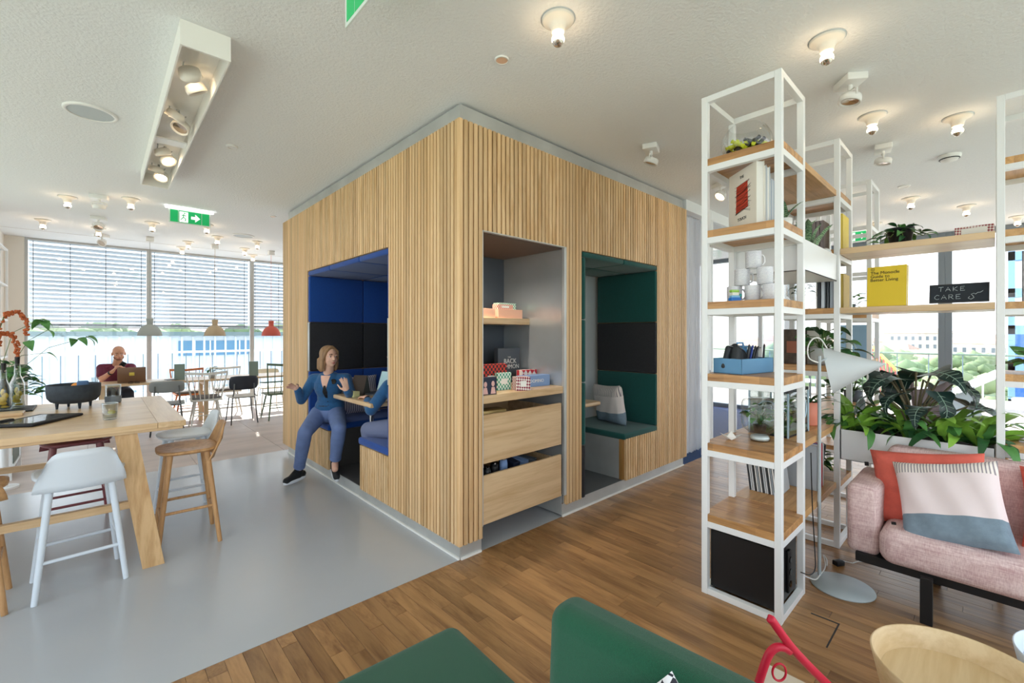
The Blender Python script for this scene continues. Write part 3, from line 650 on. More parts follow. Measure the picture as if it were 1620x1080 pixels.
# ------------------------------------------------------------------ high oak table and stools
tb = thing('high_table', 'long high oak table with slanted plank legs', 'table', (-2.4, 2.15, 0))
ox = [(-1.25, .93)]
ys = [-.82, -.55, -.28, 0, .28, .55, .82]
for i in range(6):
    B().box((-1.3, ys[i] + .0006, .862), (.945, ys[i + 1] - .0006, .90), .001).build('plank', oak_x, tb)
box('end_board', (.947, -.82, .862), (1.095, .82, .90), oak_y, tb, bev=.002)
box('edge_apron', (-1.3, -.81, .845), (1.08, .81, .862), oak_x, tb)
for sy in (-1, 1):
    for x_t, x_b in ((.79, .92), (-1.1, -1.25)):
        yt, yb = .76 * sy, .86 * sy; w_ = .055; d_ = .03
        q = B(); vs = []
        for (xx, yy, zz) in ((x_b, yb, 0), (x_t, yt, .845)):
            vs += [(xx - w_, yy - d_, zz), (xx + w_, yy - d_, zz), (xx + w_, yy + d_, zz), (xx - w_, yy + d_, zz)]
        q.add(vs, [(0, 3, 2, 1), (4, 5, 6, 7), (0, 1, 5, 4), (1, 2, 6, 5), (2, 3, 7, 6), (3, 0, 4, 7)]); q.build('leg', oak_z, tb)
    box('stretcher', (-1.17, .79 * sy - .02, .375), (.85, .79 * sy + .02, .42), oak_x, tb)
def stool(name_l, loc, rz, m_seat, m_leg, label):
    t = thing('bar_stool', label, 'stool', loc, rz, 'bar stools around the high table'); t.scale = (.93, .95, 1)
    vs = []; fs = []; n = 28
    # D-shaped seat
    ring = []
    for i in range(n):
        a = 2 * pi * i / n; f = lambda v_: math.copysign(abs(v_) ** .62, v_); ring.append((.215 * f(cos(a)), .19 * f(sin(a)) + .0))
    def dish(x, y): return -.012 * (1 - min(1, (x / .2) ** 2 + (y / .19) ** 2))
    prof = [(.0, .668, 1), (.5, .668, 1), (.93, .674, 1), (1.0, .671, 0), (1.0, .660, 0), (.9, .648, 0), (.3, .645, 0), (0, .645, 0)]
    for s_, z, dd in prof: vs += [(x * s_, y * s_, z + (dish(x * s_, y * s_) if dd else 0)) for x, y in ring]
    for j in range(len(prof) - 1): fs += [(j * n + i, (j + 1) * n + i, (j + 1) * n + (i + 1) % n, j * n + (i + 1) % n) for i in range(n)]
    B().add(vs, fs, True).build('seat', m_seat, t)
    vs = []; fs = []; nu, nv = 18, 6
    for side in (0, 1):
        for j in range(nv + 1):
            v = j / nv
            for i in range(nu + 1):
                u = -1 + 2 * i / nu; wv = .215 * (1 - .20 * v ** 1.6); zt = .235 * (1 - .42 * abs(u) ** 6)
                y = -.175 + .055 * u * u * (1 - .2 * v) - .075 * v + (.012 if side else 0)
                vs.append((wv * u, y, .59 + v * zt))
    o = (nu + 1) * (nv + 1)
    for j in range(nv):
        for i in range(nu):
            a = j * (nu + 1) + i; fs.append((a, a + 1, a + nu + 2, a + nu + 1)); fs.append((o + a, o + a + nu + 1, o + a + nu + 2, o + a + 1))
    for i in range(nu):
        a = nv * (nu + 1) + i; fs.append((a, a + 1, o + a + 1, o + a)); fs.append((i, o + i, o + i + 1, i + 1))
    for j in range(nv):
        a = j * (nu + 1); fs.append((a, a + nu + 1, o + a + nu + 1, o + a)); a += nu; fs.append((a, o + a, o + a + nu + 1, a + nu + 1))
    B().add(vs, fs, True).build('backrest', m_seat, t)
    for sx in (-1, 1):
        for sy in (-1, 1): B().cyl((sx * .135, sy * .11, .65), (sx * .205, sy * .185, 0), .020, .015, 14).build('leg', m_leg, t)
    f = lambda sx, sy, z: (sx * (.135 + .07 * (1 - z / .65)), sy * (.11 + .075 * (1 - z / .65)), z)
    for a, b, z in (((-1, -1), (1, -1), .21), ((-1, 1), (1, 1), .21), ((-1, -1), (-1, 1), .26), ((1, -1), (1, 1), .26)):
        B().cyl(f(*a, z), f(*b, z), .010, n=10).build('stretcher', m_leg, t)
    return t
wht = mat('white_stained_ash', C(222, 230, 238), .4); wht2 = mat('white_stool_legs', C(214, 224, 234), .4)
stool_oak = wood('stool_oak', C(196, 152, 104), C(160, 118, 74), 'Z', .45, .05, 1.2)
plum = mat('plum_red_ash', C(134, 76, 82), .4)
stool('w', (-1.82, 1.36, 0), rad(5), wht, wht2, 'white wooden bar stool on the near long side of the high table')
stool('o', (-1.27, 1.58, 0), rad(88), stool_oak, stool_oak, 'natural oak bar stool at the end of the high table')
stool('w', (-1.22, 2.14, 0), rad(92), wht, wht2, 'white bar stool behind the oak stool at the table end')
stool('r', (-1.86, 2.42, 0), rad(184), plum, plum, 'plum red bar stool on the far side of the high table')
stool('o', (-2.30, 1.33, 0), rad(3), stool_oak, stool_oak, 'natural oak bar stool cut by the picture edge')
# things on the high table
TZ = .901
bw = thing('footed_bowl', 'large dark grey ceramic fruit bowl on small feet', 'bowl', (-1.879, 2.54, TZ))
char = mat('charcoal_ceramic', C(50, 58, 66), .75, bump=.3, bscale=90, var=.15, vscale=30)
B().lathe([(0, .04), (.13, .042), (.175, .055), (.20, .085), (.207, .13), (.207, .185), (.200, .185), (.198, .13), (.188, .09), (.16, .068), (0, .055)], 40).build('bowl_body', char, bw)
for a in (20, 110, 200, 290): B().lathe([(.009, 0), (.013, .03), (.017, .056)], 12, c=(.13 * cos(rad(a)), .13 * sin(rad(a)), 0), cap=True).build('foot', char, bw)
og = B().ell((0, 0, 0), .036, 20).build('orange', mat('orange_peel', C(236, 150, 60), .5, bump=.3, bscale=250), None, (-1.865, 2.60, TZ + .155), None, ('bright orange fruit inside the grey footed bowl', 'fruit'))
og2 = B().ell((0, 0, 0), (.036, .036, .034), 20).build('orange', MATS['orange_peel'], None, (-1.90, 2.53, TZ + .097), None, ('orange fruit lying deep in the grey footed bowl', 'fruit'))
t = thing('blue_scoop', 'small blue plastic scoop standing in the fruit bowl', 'scoop', (-1.83, 2.57, TZ + .085)); B().rbox((-.035, -.02, 0), (.035, .02, .12), .012, 3).build('scoop_body', mat('denim_blue', C(76, 110, 150), .5), t)
bw.scale = (.76, .76, 1)
ln = thing('glass_lantern', 'clear glass lantern in a grey concrete base', 'lantern', (-1.648, 2.66, TZ))
B().lathe([(0, 0), (.062, 0), (.068, .012), (.07, .055), (.06, .057), (.058, .03), (0, .03)], 30).build('base', mat('grey_concrete', C(132, 142, 150), .8), ln)
B().lathe([(.062, .03), (.065, .15), (.062, .15), (.059, .03)], 30).build('glass', jar_glass, ln); B().lathe([(.065, .148), (.0655, .152), (.0615, .152), (.062, .148)], 30).build('rim', mat('pale_glass_rim', C(214, 224, 228), .1), ln); ln.scale = (.78, .78, 1)
gl = thing('tumbler', 'clear tumbler with water and a lemon slice', 'glass', (-1.681, 1.70, TZ))
B().lathe([(0, 0), (.040, 0), (.043, .01), (.05, .108), (.047, .108), (.040, .012), (0, .010)], 30).build('glass', jar_glass, gl)
B().lathe([(0, .0125), (.0395, .0125), (.043, .052), (0, .052)], 28).build('water', pane_mat('water', (.90, .93, .91, 1)), gl)
B().lathe([(0, 0), (.024, 0), (.024, .004), (0, .004)], 20).build('lemon_slice', mat('lemon', C(222, 206, 110), .5), gl, (.01, 0, .046), (rad(20), 0, 0))
B().lathe([(.05, .107), (.0503, .110), (.0467, .110), (.047, .107)], 30).build('rim', MATS['pale_glass_rim'], gl); gl.scale = (.86, .86, 1)
tp = thing('tablet', 'black cased tablet lying on the high table', 'tablet', (-2.04, 1.93, TZ), rad(58))
B().rbox((-.21, -.135, 0), (.21, .135, .018), .009, 3).build('case', mat('rubber_black', C(24, 26, 30), .6), tp); B().rbox((-.205, .10, .0), (-.02, .135, .03), .009, 3).build('case_hinge', MATS['rubber_black'], tp)
B().box((-.17, -.10, .018), (.17, .09, .0188)).build('screen', mat('screen_glass', C(110, 104, 96), .06, .3), tp)
for i, (x, y, lb, c_) in enumerate([(-2.255, 2.62, 'glass carafe with lemon slices at the picture edge', C(236, 190, 60)), (-2.195, 2.72, 'slim glass carafe with lemon pieces and a black stopper', C(222, 190, 70))]):
    t = thing('carafe', lb, 'carafe', (x, y, TZ + .012)); h_ = .30 + .04 * i
    B().lathe([(0, 0), (.038, 0), (.042, .01), (.042, h_ * .55), (.018, h_ * .75), (.016, h_), (.0145, h_), (.016, h_ * .74), (.0395, h_ * .54), (.0395, .012), (0, .008)], 24).build('glass', jar_glass, t)
    for k in range(5): B().ell((0, 0, 0), (.024, .022, .008), 10).build('lemon_piece', mat('lemon_yellow_%d' % i, c_, .5), t, (.008 * cos(k * 2.2), .008 * sin(k * 2.2), .025 + k * .028), (rad(40 * k), rad(25 * k), 0))
    B().cyl((0, 0, h_ - .02), (0, 0, h_ + .05), .012, .015, 14).build('stopper', black, t)
    wl = B().lathe([(0, .013), (.039, .013), (.039, h_ * .5), (0, h_ * .5)], 20).build('water', MATS['water'], t)
box('wooden_tray', (-2.42, 2.30, TZ - .001), (-2.13, 2.44, TZ + .022), oak_x, None, bev=.004, tag=('small oak block tray at the picture edge of the table', 'tray'))
box('dark_tray', (-2.40, 2.52, TZ - .001), (-2.10, 2.86, TZ + .010), black, None, bev=.004, tag=('flat black tray under the two carafes', 'tray'))
# ------------------------------------------------------------------ plants
leaf_g = mat('leaf_mid_green', C(82, 136, 70), .45, bump=.2, bscale=60, var=.2, vscale=20); leaf_d = mat('leaf_deep_green', C(42, 88, 48), .4, var=.25, vscale=15)
leaf_l = mat('leaf_bright_green', C(134, 182, 70), .4, bump=.3, bscale=40, var=.2, vscale=15); stem_m = mat('plant_stem', C(96, 118, 66), .6); soil = mat('potting_soil', C(58, 44, 34), .95, bump=.8, bscale=120)
LM = {}
def leaf_mesh(kind, L=.1, W=.05, curl=.4, fold=.25, m_=leaf_g, wave=0, n=9):
    key = (kind, L, W, curl, fold, m_.name, wave)
    if key in LM: return LM[key]
    vs = []; fs = []; nu = 5
    for i in range(n + 1):
        t = i / n
        if kind == 'oval': w_ = W / 2 * sin(pi * min(1, t ** .75)) ** .8
        elif kind == 'strap': w_ = W / 2 * min(1, t * 3 + .25) * (1 - t ** 5) ** .7
        elif kind == 'heart': w_ = W / 2 * (min(1, t * 6 + .2) if t < .15 else 1) * (1 - max(0, (t - .2) / .8) ** 1.6)
        elif kind == 'arrow': w_ = W / 2 * (1 - t) ** .75 * (1 + .25 * sin(t * 14)) if t > .02 else W / 2
        else: w_ = W / 2 * (1 - t) ** .6 * min(1, .55 + t * 2)
        ang = curl * t * t * 1.6; x = L * (sin(min(ang, 3)) / max(ang, 1e-3) if ang > 1e-3 else 1) * t; z = -L * (1 - cos(ang)) / max(ang, 1e-3) * t if ang > 1e-3 else 0
        for j in range(nu):
            s_ = -1 + 2 * j / (nu - 1); zz = z + abs(s_) * w_ * fold + wave * W * sin(t * 17 + s_) * abs(s_)
            vs.append((x, s_ * w_, zz))
    for i in range(n):
        for j in range(nu - 1): a = i * nu + j; fs.append((a, a + nu, a + nu + 1, a + 1))
    me = bpy.data.meshes.new('leaf'); me.from_pydata(vs, [], fs); me.materials.append(m_); me.polygons.foreach_set('use_smooth', [True] * len(fs)); LM[key] = me; return me
def put_leaf(me, parent, p, az, el, s_=1, roll=0):
    o = link('leaf', me, parent, p); o.rotation_euler = M.Rotation(az, 4, 'Z').to_3x3().__matmul__(M.Rotation(-el, 4, 'Y').to_3x3()).__matmul__(M.Rotation(roll, 4, 'X').to_3x3()).to_euler(); o.scale = (s_, s_, s_); return o
def stems(parent, paths, r=.003, m_=stem_m, name='stem'):
    q = B()
    for p in paths: q.tube(p, r, 5)
    return q.build(name, m_, parent)
def bushy(parent, rnd, n, r0, h0, h1, spread, me_list, stem_h=.0, droop=.3, base=(0, 0, 0), up=.9, srange=(.7, 1.15), sr=.003, c=(0, 0)):
    """leaves on arched petioles out of one crown"""
    R = random.Random(rnd); P = []
    for i in range(n):
        az = i * 2.39996 + R.uniform(-.3, .3); t = (i + .5) / n; rr = spread * sqrt(t) * R.uniform(.75, 1.1); hz = h0 + (h1 - h0) * (1 - t * .85) * R.uniform(.8, 1.1)
        p0 = V(base) + V((c[0] * 0, 0, stem_h)); p2 = V(base) + V((rr * cos(az), rr * sin(az), hz)); p1 = (p0 + p2) / 2 + V((0, 0, (hz) * .25))
        P.append([p0 + V((cos(az), sin(az), 0)) * r0, p1, p2]); put_leaf(R.choice(me_list), parent, p2, az + R.uniform(-.5, .5), R.uniform(.5, -.5) + droop, R.uniform(*srange), R.uniform(-.5, .5))
    stems(parent, P, sr)
# ------------------------------------------------------------------ window corner: low shelf with plants, white frame
wf = thing('wall_frame_shelf', 'tall white steel shelf frame at the wall by the blind windows', 'shelf', (-2.79, 6.6, 0))
q = B()
for y in (0, .8):
    for x in (.0, .07): q.box((x - .012, y - .012, 0), (x + .012, y + .012, 2.72))
for z in (.02, .6, 1.15, 1.68, 2.18, 2.7):
    for x in (0, .07): q.box((x - .012, 0, z - .012), (x + .012, .8, z + .012))
    for y in (0, .8): q.box((0, y - .012, z - .012), (.07, y + .012, z + .012))
q.build('frame', white_metal, wf)
ls = thing('low_plant_shelf', 'low white and grey shelf under the trailing plants by the wall', 'shelf', (-2.63, 4.35, 0))
B().box((0, 0, 0), (.03, .03, .74)).box((.22, 0, 0), (.25, .03, .74)).box((0, .72, 0), (.03, .75, .74)).box((.22, .72, 0), (.25, .75, .74)).build('frame', white_metal, ls)
box('shelf_board', (0, 0, .72), (.25, .75, .745), white_metal, ls); box('shelf_board', (0, 0, .1), (.25, .75, .12), white_metal, ls); box('side_panel', (.232, .25, .12), (.24, .7, .6), mat('grey_green_panel', C(110, 122, 116), .6), ls)
big_h = leaf_mesh('heart', .15, .09, .5, .2, leaf_g); big_h2 = leaf_mesh('heart', .13, .08, .7, .2, leaf_d)
tp_ = thing('trailing_plant', 'bushy green pothos with hanging heart leaves by the window corner', 'plant', (-2.46, 4.83, .745))
B().lathe([(0, 0), (.07, 0), (.09, .14), (.08, .14), (.07, .12), (0, .12)], 20).build('pot', mat('white_glazed_pot', C(226, 228, 226), .3), tp_)
bushy(tp_, 3, 80, .02, .0, .40, .24, [big_h, big_h, big_h2], stem_h=.13, droop=.3, srange=(.75, 1.1))
sp_ = thing('tall_sprig_plant', 'tall thin-stemmed plant reaching before the blinds', 'plant', (-2.45, 4.5, .745))
B().lathe([(0, 0), (.05, 0), (.05, .2), (.044, .2), (.044, .02), (0, .02)], 18).build('vase', jar_glass, sp_)
P = [[(0, 0, .02), (.05, .05, .4), (.16, .12, .66), (.3, .25, .78)], [(0, 0, .02), (-.02, .05, .4), (.05, .15, .75), (.24, .32, .90)], [(0, 0, .02), (.1, .1, .35), (.3, .3, .58), (.62, .45, .70)], [(0, 0, .02), (0, .1, .4), (.1, .3, .5), (.28, .45, .52)]]
stems(sp_, P, .003)
for p, az, s_ in [((.24, .32, .90), .2, 1.1), ((.25, .3, .89), 2.4, 1.0), ((.26, .33, .88), -1.2, 1.0), ((.60, .44, .70), .5, 1.0), ((.55, .42, .69), -.9, .9), ((.5, .40, .68), 1.7, .9), ((.3, .25, .78), .9, .8), ((.28, .45, .52), .3, 1.0), ((.16, .12, .66), -1.3, 1.0), ((.62, .46, .71), -.2, .9)]:
    put_leaf(big_h, sp_, p, az, -.5, s_, .3)
am = thing('amaranth_stems', 'drooping rust orange amaranth flowers in a slim vase', 'flowers', (-2.40, 4.05, .8))
B().cyl((0, 0, -.8), (0, 0, -.02), .03, n=16).cyl((0, 0, -.8), (0, 0, -.78), .1, n=20).build('vase_stand', white_metal, am); B().lathe([(0, -.02), (.045, -.02), (.04, .12), (.02, .24), (.024, .25), (.012, .24), (.03, .1), (0, 0)], 18).build('vase', mat('dark_vase', C(50, 54, 50), .4), am)
rust = mat('rust_flower', C(186, 100, 58), .9, bump=1, bscale=90)
for i, pth in enumerate([[(0, 0, .24), (-.05, .0, .62), (0, .02, .86), (.09, .05, .90), (.14, .07, .80), (.14, .07, .66)], [(0, 0, .24), (-.06, .02, .5), (-.02, .03, .68), (.04, .05, .68), (.08, .06, .58), (.07, .06, .46)]]):
    B().tube(pth[:3], .004, 6).build('stem', stem_m, am)
    q = B(); R = random.Random(i)
    k = 90
    for j in range(k):
        t = 1 + (len(pth) - 2) * j / (k - 1); a = int(min(t, len(pth) - 2)); f = t - a; p = V(pth[a]).lerp(V(pth[a + 1]), f); rr = .024
        q.ell(p + V((R.uniform(-rr, rr), R.uniform(-rr, rr), R.uniform(-rr, rr))) * .7, R.uniform(.009, .015), 6)
    q.build('flower_cluster', rust, am)
put_leaf(leaf_mesh('heart', .16, .13, .6, .2, leaf_g), am, (.03, 0, .42), .3, -.7, 1.1); put_leaf(big_h, am, (0, 0, .36), 1.4, -.3, 1.2); put_leaf(big_h2, am, (0, 0, .3), -.6, .2, 1)
# ------------------------------------------------------------------ dining row by the blinds
dt = thing('dining_table', 'long narrow oak dining table along the blind windows', 'table', (.3, 6.63, 0))
B().box((-2.25, -.36, .71), (2.4, .36, .74), .003).build('tabletop', oak_x, dt)
for x in (-2.0, -.75, .9, 2.2):
    for y in (-.26, .26): box('leg', (x - .03, y - .03, 0), (x + .03, y + .03, .71), mat('pale_ash', C(220, 196, 160), .5), dt)
    box('cross_rail', (x - .025, -.23, .64), (x + .025, .23, .70), MATS['pale_ash'], dt)
def dome_chair(label, loc, rz, m_b, m_l, w_=.42, bz=(.62, .79), seat_m=None):
    t = thing('dining_chair', label, 'chair', loc, rz, 'chairs at the dining table by the window')
    def shell(z0, z1, y0, y1):
        vs = []; fs = []; nu, nv = 14, 6
        for side in (0, 1):
            for j in range(nv + 1):
                for i in range(nu + 1):
                    u = -1 + 2 * i / nu; v = -1 + 2 * j / nv; f = lambda a, b: a * (1 - .12 * abs(b) ** 4)
                    vs.append((w_ / 2 * f(u, v), y0 + (y1 - y0) * (v + 1) / 2 + .05 * u * u + (.012 if side else 0), z0 + (z1 - z0) * (f(v, u) + 1) / 2))
        o = (nu + 1) * (nv + 1)
        for j in range(nv):
            for i in range(nu): a = j * (nu + 1) + i; fs.append((a, a + 1, a + nu + 2, a + nu + 1)); fs.append((o + a, o + a + nu + 1, o + a + nu + 2, o + a + 1))
        for i in range(nu):
            a = nv * (nu + 1) + i; fs.append((a, a + 1, o + a + 1, o + a)); fs.append((i, o + i, o + i + 1, i + 1))
        for j in range(nv):
            a = j * (nu + 1); fs.append((a, a + nu + 1, o + a + nu + 1, o + a)); a += nu; fs.append((a, o + a, o + a + nu + 1, a + nu + 1))
        return B().add(vs, fs, True)
    shell(bz[0], bz[1], -.2, -.235).build('backrest', m_b, t)
    B().rbox((-w_ / 2, -.19, .435), (w_ / 2, .21, .455), .01, 3).build('seat', seat_m or m_b, t)
    for sx in (-1, 1):
        B().tube([(sx * .14, -.215, bz[0] + .1), (sx * .15, -.20, .5), (sx * .16, -.17, .43), (sx * .19, -.24, 0)], .010, 8).build('rear_leg', m_l, t)
        B().cyl((sx * .16, .16, .43), (sx * .2, .21, 0), .010, .009, 8).build('front_leg', m_l, t)
    B().tube([(-.16, -.17, .43), (.16, -.17, .43), (.16, .16, .43), (-.16, .16, .43)], .009, 6, closed=True).build('seat_frame', m_l, t)
    return t
def windsor(label, loc, rz, m_, h=.86, cushion=True, w_=.5, ns=7):
    t = thing('windsor_chair', label, 'chair', loc, rz, 'spindle-back chairs at the dining table')
    B().rbox((-.21, -.19, .42), (.21, .21, .45), .014, 3).build('seat', m_, t)
    top = [(w_ / 2 * s_, -.24 + .07 * s_ * s_, h - .02 + .02 * abs(s_)) for s_ in [-1, -.66, -.33, 0, .33, .66, 1]]
    q = B()
    for a, b in zip(top[:-1], top[1:]):
        a = V(a); b = V(b); q.add([a + V((0, -.008, -.02)), b + V((0, -.008, -.02)), b + V((0, .008, -.02)), a + V((0, .008, -.02)), a + V((0, -.008, .02)), b + V((0, -.008, .02)), b + V((0, .008, .02)), a + V((0, .008, .02))], [(0, 3, 2, 1), (4, 5, 6, 7), (0, 1, 5, 4), (1, 2, 6, 5), (2, 3, 7, 6), (3, 0, 4, 7)])
    q.build('top_rail', m_, t)
    for i in range(ns):
        s_ = -1 + 2 * i / (ns - 1)
        r = .013 if i in (0, ns - 1) else .007
        B().cyl((.19 * s_, -.17 + .03 * s_ * s_, .44), (w_ / 2 * .96 * s_, -.24 + .07 * s_ * s_, h - .02), r, r * .8, 8).build('spindle', m_, t)
    for sx in (-1, 1):
        for sy in (-1, 1): B().cyl((sx * .14, sy * .13, .43), (sx * .21, sy * .22 - .02, 0), .015, .011, 8).build('leg', m_, t)
    for yy in (-.17, .17): B().cyl((-.175, yy, .2), (.175, yy, .2), .008, n=8).build('stretcher', m_, t)
    if cushion: B().rbox((-.19, -.17, .452), (.19, .2, .49), .018, 3).build('seat_pad', mat('grey_felt_pad', C(120, 118, 118), .9), t)
    return t
greyc = mat('grey_stained_oak', C(140, 146, 146), .5); gl_ = mat('grey_steel_leg', C(100, 104, 106), .4, .3); dkc = mat('blue_black_plastic', C(44, 50, 60), .4); wc = mat('off_white_paint', C(222, 222, 216), .45); orc = wood('orange_ash', C(206, 126, 72), C(180, 100, 54), 'Z', .4, .05); grc = mat('moss_green_paint', C(92, 112, 88), .45)
dome_chair('grey chair with a wide low back tucked under the dining table', (-.985, 6.02, 0), rad(-6), greyc, gl_, w_=.42)
windsor('white spindle-back armchair between the grey and the dark chairs', (-.475, 6.22, 0), rad(-4), wc, .87, w_=.56, ns=8)
dome_chair('dark blue-black shell chair tucked under the dining table', (.03, 6.22, 0), rad(-2), dkc, gl_, w_=.42, bz=(.56, .79), seat_m=wc)
t = windsor('green-painted high spindle chair next to the booth', (.58, 6.22, 0), rad(2), grc, .96, cushion=False, w_=.44, ns=5)
B().tube([(-.26, .05, .64), (-.25, -.14, .65), (0, -.2, .655), (.25, -.14, .65), (.26, .05, .64)], .012, 8).build('arm_bow', grc, t)
windsor('orange-brown spindle chair on the window side of the dining table', (-.58, 7.22, 0), rad(182), orc, .85, ns=6)
windsor('white spindle chair on the window side behind the small plant', (.0, 7.25, 0), rad(178), wc, .85, ns=6)
dome_chair('cream chair on the window side near the booth', (.72, 7.25, 0), rad(180), mat('cream_plastic', C(222, 214, 190), .5), wc)
dome_chair('orange-brown chair under the man with the phone', (-1.52, 7.36, 0), rad(180), orc, orc)
# pendants
for i, (x, c_, lb, hx) in enumerate([(-1.148, C(170, 176, 172), 'grey rubber dome pendant lamp over the dining table', 1.45), (-.286, C(190, 170, 140), 'beige dome pendant lamp over the dining table', 1.447), (.584, C(206, 98, 82), 'coral red dome pendant lamp nearest the booth', 1.445)]):
    t = thing('pendant_lamp', lb, 'lamp', (x, 6.63, hx), 0, 'dome pendants above the dining table')
    m_ = mat('silicone_%d' % i, c_, .6)
    B().lathe([(.154, 0), (.156, .004), (.150, .05), (.13, .10), (.095, .145), (.055, .17), (.042, .178), (.042, .235), (.046, .24), (.046, .275), (.0, .278)], 32).lathe([(.150, 0), (.145, .05), (.12, .10), (.08, .145), (0, .165)], 32).build('shade', m_, t)
    B().ell((0, 0, .09), .035, 12).build('bulb', mat('pendant_bulb', C(250, 240, 220), .3, emit=(1, .85, .6, 1), es=1.5), t)
    B().cyl((0, 0, .27), (0, 0, H - hx - .07), .003, n=6).build('cord', m_, t); B().rbox((-.05, -.05, H - hx - .075), (.05, .05, H - hx), .006, 2).build('canopy', white_pl, t)
# table-top things
DZ = .741
for x, y, lb in [(-.785, 6.5, 'grey-green menu board beside the white chair'), (.27, 6.5, 'grey-green menu board between the dark chair and the booth')]:
    t = thing('menu_board', lb, 'menu', (x, y, DZ), rad(-8), 'menu boards on the dining table'); box('board', (-.07, -.012, 0), (.07, .006, .255), mat('grey_green_card', C(128, 146, 138), .7), t); box('pages', (-.066, .006, .003), (.066, .014, .25), paper, t)
t = thing('small_potted_plant', 'small potted plant with dark leaves on the dining table', 'plant', (-.35, 6.5, DZ)); B().lathe([(0, 0), (.04, 0), (.052, .085), (.046, .085), (.04, .07), (0, .07)], 18).build('pot', mat('stone_pot', C(168, 168, 164), .7), t)
bushy(t, 8, 12, .01, .10, .20, .11, [leaf_mesh('oval', .09, .035, .5, .2, leaf_d)], stem_h=.07, droop=0)
lp = thing('laptop', 'copper-brown laptop with a yellow sticker before the bald man', 'laptop', (-1.36, 6.62, DZ), rad(176)); cop = mat('copper_brown_metal', C(140, 112, 92), .35, .6)
B().rbox((-.165, -.115, 0), (.165, .115, .014), .005, 2).build('keyboard_base', cop, lp); ld = B().rbox((-.165, -.005, 0), (.165, .005, .23), .004, 2).build('screen_lid', cop, lp, (0, .115, .012), (rad(-14), 0, 0)); B().rbox((-.03, .005, .10), (.03, .007, .15), .003, 2).build('sticker', mat('yellow_sticker', C(220, 200, 90), .6), ld)
t = thing('papers', 'white papers and magazines spread on the dining table', 'papers', (-1.05, 6.5, DZ), rad(12)); box('sheet', (-.15, -.1, 0), (.15, .1, .004), paper, t); box('magazine', (.1, -.06, .004), (.32, .1, .012), slate, t)
t = thing('tumbler', 'small clear glass at the end of the dining table by the man', 'glass', (-1.78, 6.75, DZ)); B().lathe([(0, 0), (.035, 0), (.04, .09), (.037, .09), (.032, .008), (0, .006)], 20).build('glass', jar_glass, t)
t = thing('sunglasses', 'folded black glasses lying before the brown laptop', 'glasses', (-1.35, 6.36, DZ)); B().tube([(-.06, 0, .02), (-.02, 0, .03), (-.02, 0, .0), (-.06, 0, 0)], .004, 6, closed=True).tube([(.06, 0, .02), (.02, 0, .03), (.02, 0, .0), (.06, 0, 0)], .004, 6, closed=True).tube([(-.02, 0, .02), (.02, 0, .02)], .003, 6).tube([(-.065, 0, .02), (.05, .03, .01)], .003, 6).build('frame', black, t)
# ------------------------------------------------------------------ outside blinds
bl_m = mat('blind_aluminium', C(176, 186, 196), .5, 0)
for i in range(4):
    x0, x1 = WX[i] + .03, WX[i + 1] - .03
    t = thing('venetian_blind', ['outdoor slatted blind of the window next to the corner wall', 'outdoor slatted blind of the middle window behind the pendants', 'outdoor slatted blind of the window beside the booth', 'outdoor slatted blind hidden behind the booth'][i], 'blind', ((x0 + x1) / 2, 8.14, 1.6), 0, 'outdoor blinds of the window wall')
    w2 = (x1 - x0) / 2; z = .03; me = None
    while z < 1.36:
        if me is None:
            o = B().add([(-w2, -.034, .022), (w2, -.034, .022), (w2, .0, .004), (-w2, .0, .004), (w2, .034, -.022), (-w2, .034, -.022), (-w2, -.034, .0205), (w2, -.034, .0205), (w2, .0, .0025), (-w2, .0, .0025), (w2, .034, -.0235), (-w2, .034, -.0235)], [(0, 1, 2, 3), (3, 2, 4, 5), (7, 6, 9, 8), (8, 9, 11, 10), (0, 6, 7, 1), (5, 4, 10, 11)]).build('slat', bl_m, t, (0, 0, z)); me = o.data
        else: link('slat', me, t, (0, 0, z))
        z += .071
    B().box((-w2, -.03, -.02), (w2, .03, .0), .003).build('bottom_rail', bl_m, t); B().box((-w2, -.04, 1.37), (w2, .04, 1.42), .003).build('head_rail', bl_m, t)
    q = B()
    for f in (-.93, -.35, .25, .9): q.cyl((f * w2, -.04, 0), (f * w2, -.04, 1.38), .004, n=6, cap=False)
    q.build('ladder_cord', dark_steel, t)
# ------------------------------------------------------------------ white steel shelf towers
LV = [.455, .86, 1.254, 1.661, 2.067, 2.474]
PT = .034
def tower(loc, label, boards=LV, wx=.42, wy=.41, bm=None):
    t = thing('shelf_tower', label, 'shelf', loc, 0, 'white steel shelf towers')
    for x in (0, wx - PT):
        for y in (0, wy - PT): box('post', (x, y, 0), (x + PT, y + PT, 2.83), white_metal, t, bev=.002)
    for z in [.035] + [l - .04 for l in LV] + [2.83]:
        q = B(); a, b = z - .034, z
        for y in (0, wy - PT): q.box((PT, y + .001, a), (wx - PT, y + PT - .001, b), .0015)
        for x in (0, wx - PT): q.box((x + .001, PT, a), (x + PT - .001, wy - PT, b), .0015)
        q.build('cross_frame', white_metal, t)
    for l in boards: box('shelf_board', (.003, .003, l - .04), (wx - .003, wy - .003, l), bm or block_y, t, bev=.0015)
    return t
T1 = tower((.798, -1.648, 0), 'white steel shelf tower nearest the camera with a black box at its foot')
T2 = tower((2.0, -1.66, 0), 'second white shelf tower, behind the floor lamp where the long shelves meet')
T3 = tower((3.2, -1.66, 0), 'third white shelf tower, furthest towards the window behind the second', boards=[.455, .86, 1.661])
T4 = tower((2.0, -2.80, 0), 'white shelf tower cut by the picture edge behind the pink sofa', bm=block_x)
bb = B().box((.04, .036, .04), (.38, .374, .36), .002).build('black_box', mat('black_laminate', C(16, 16, 18), .35), T1)
ps = B().rbox((.20, .022, .075), (.25, .036, .30), .004, 2).build('power_strip', black, T1)
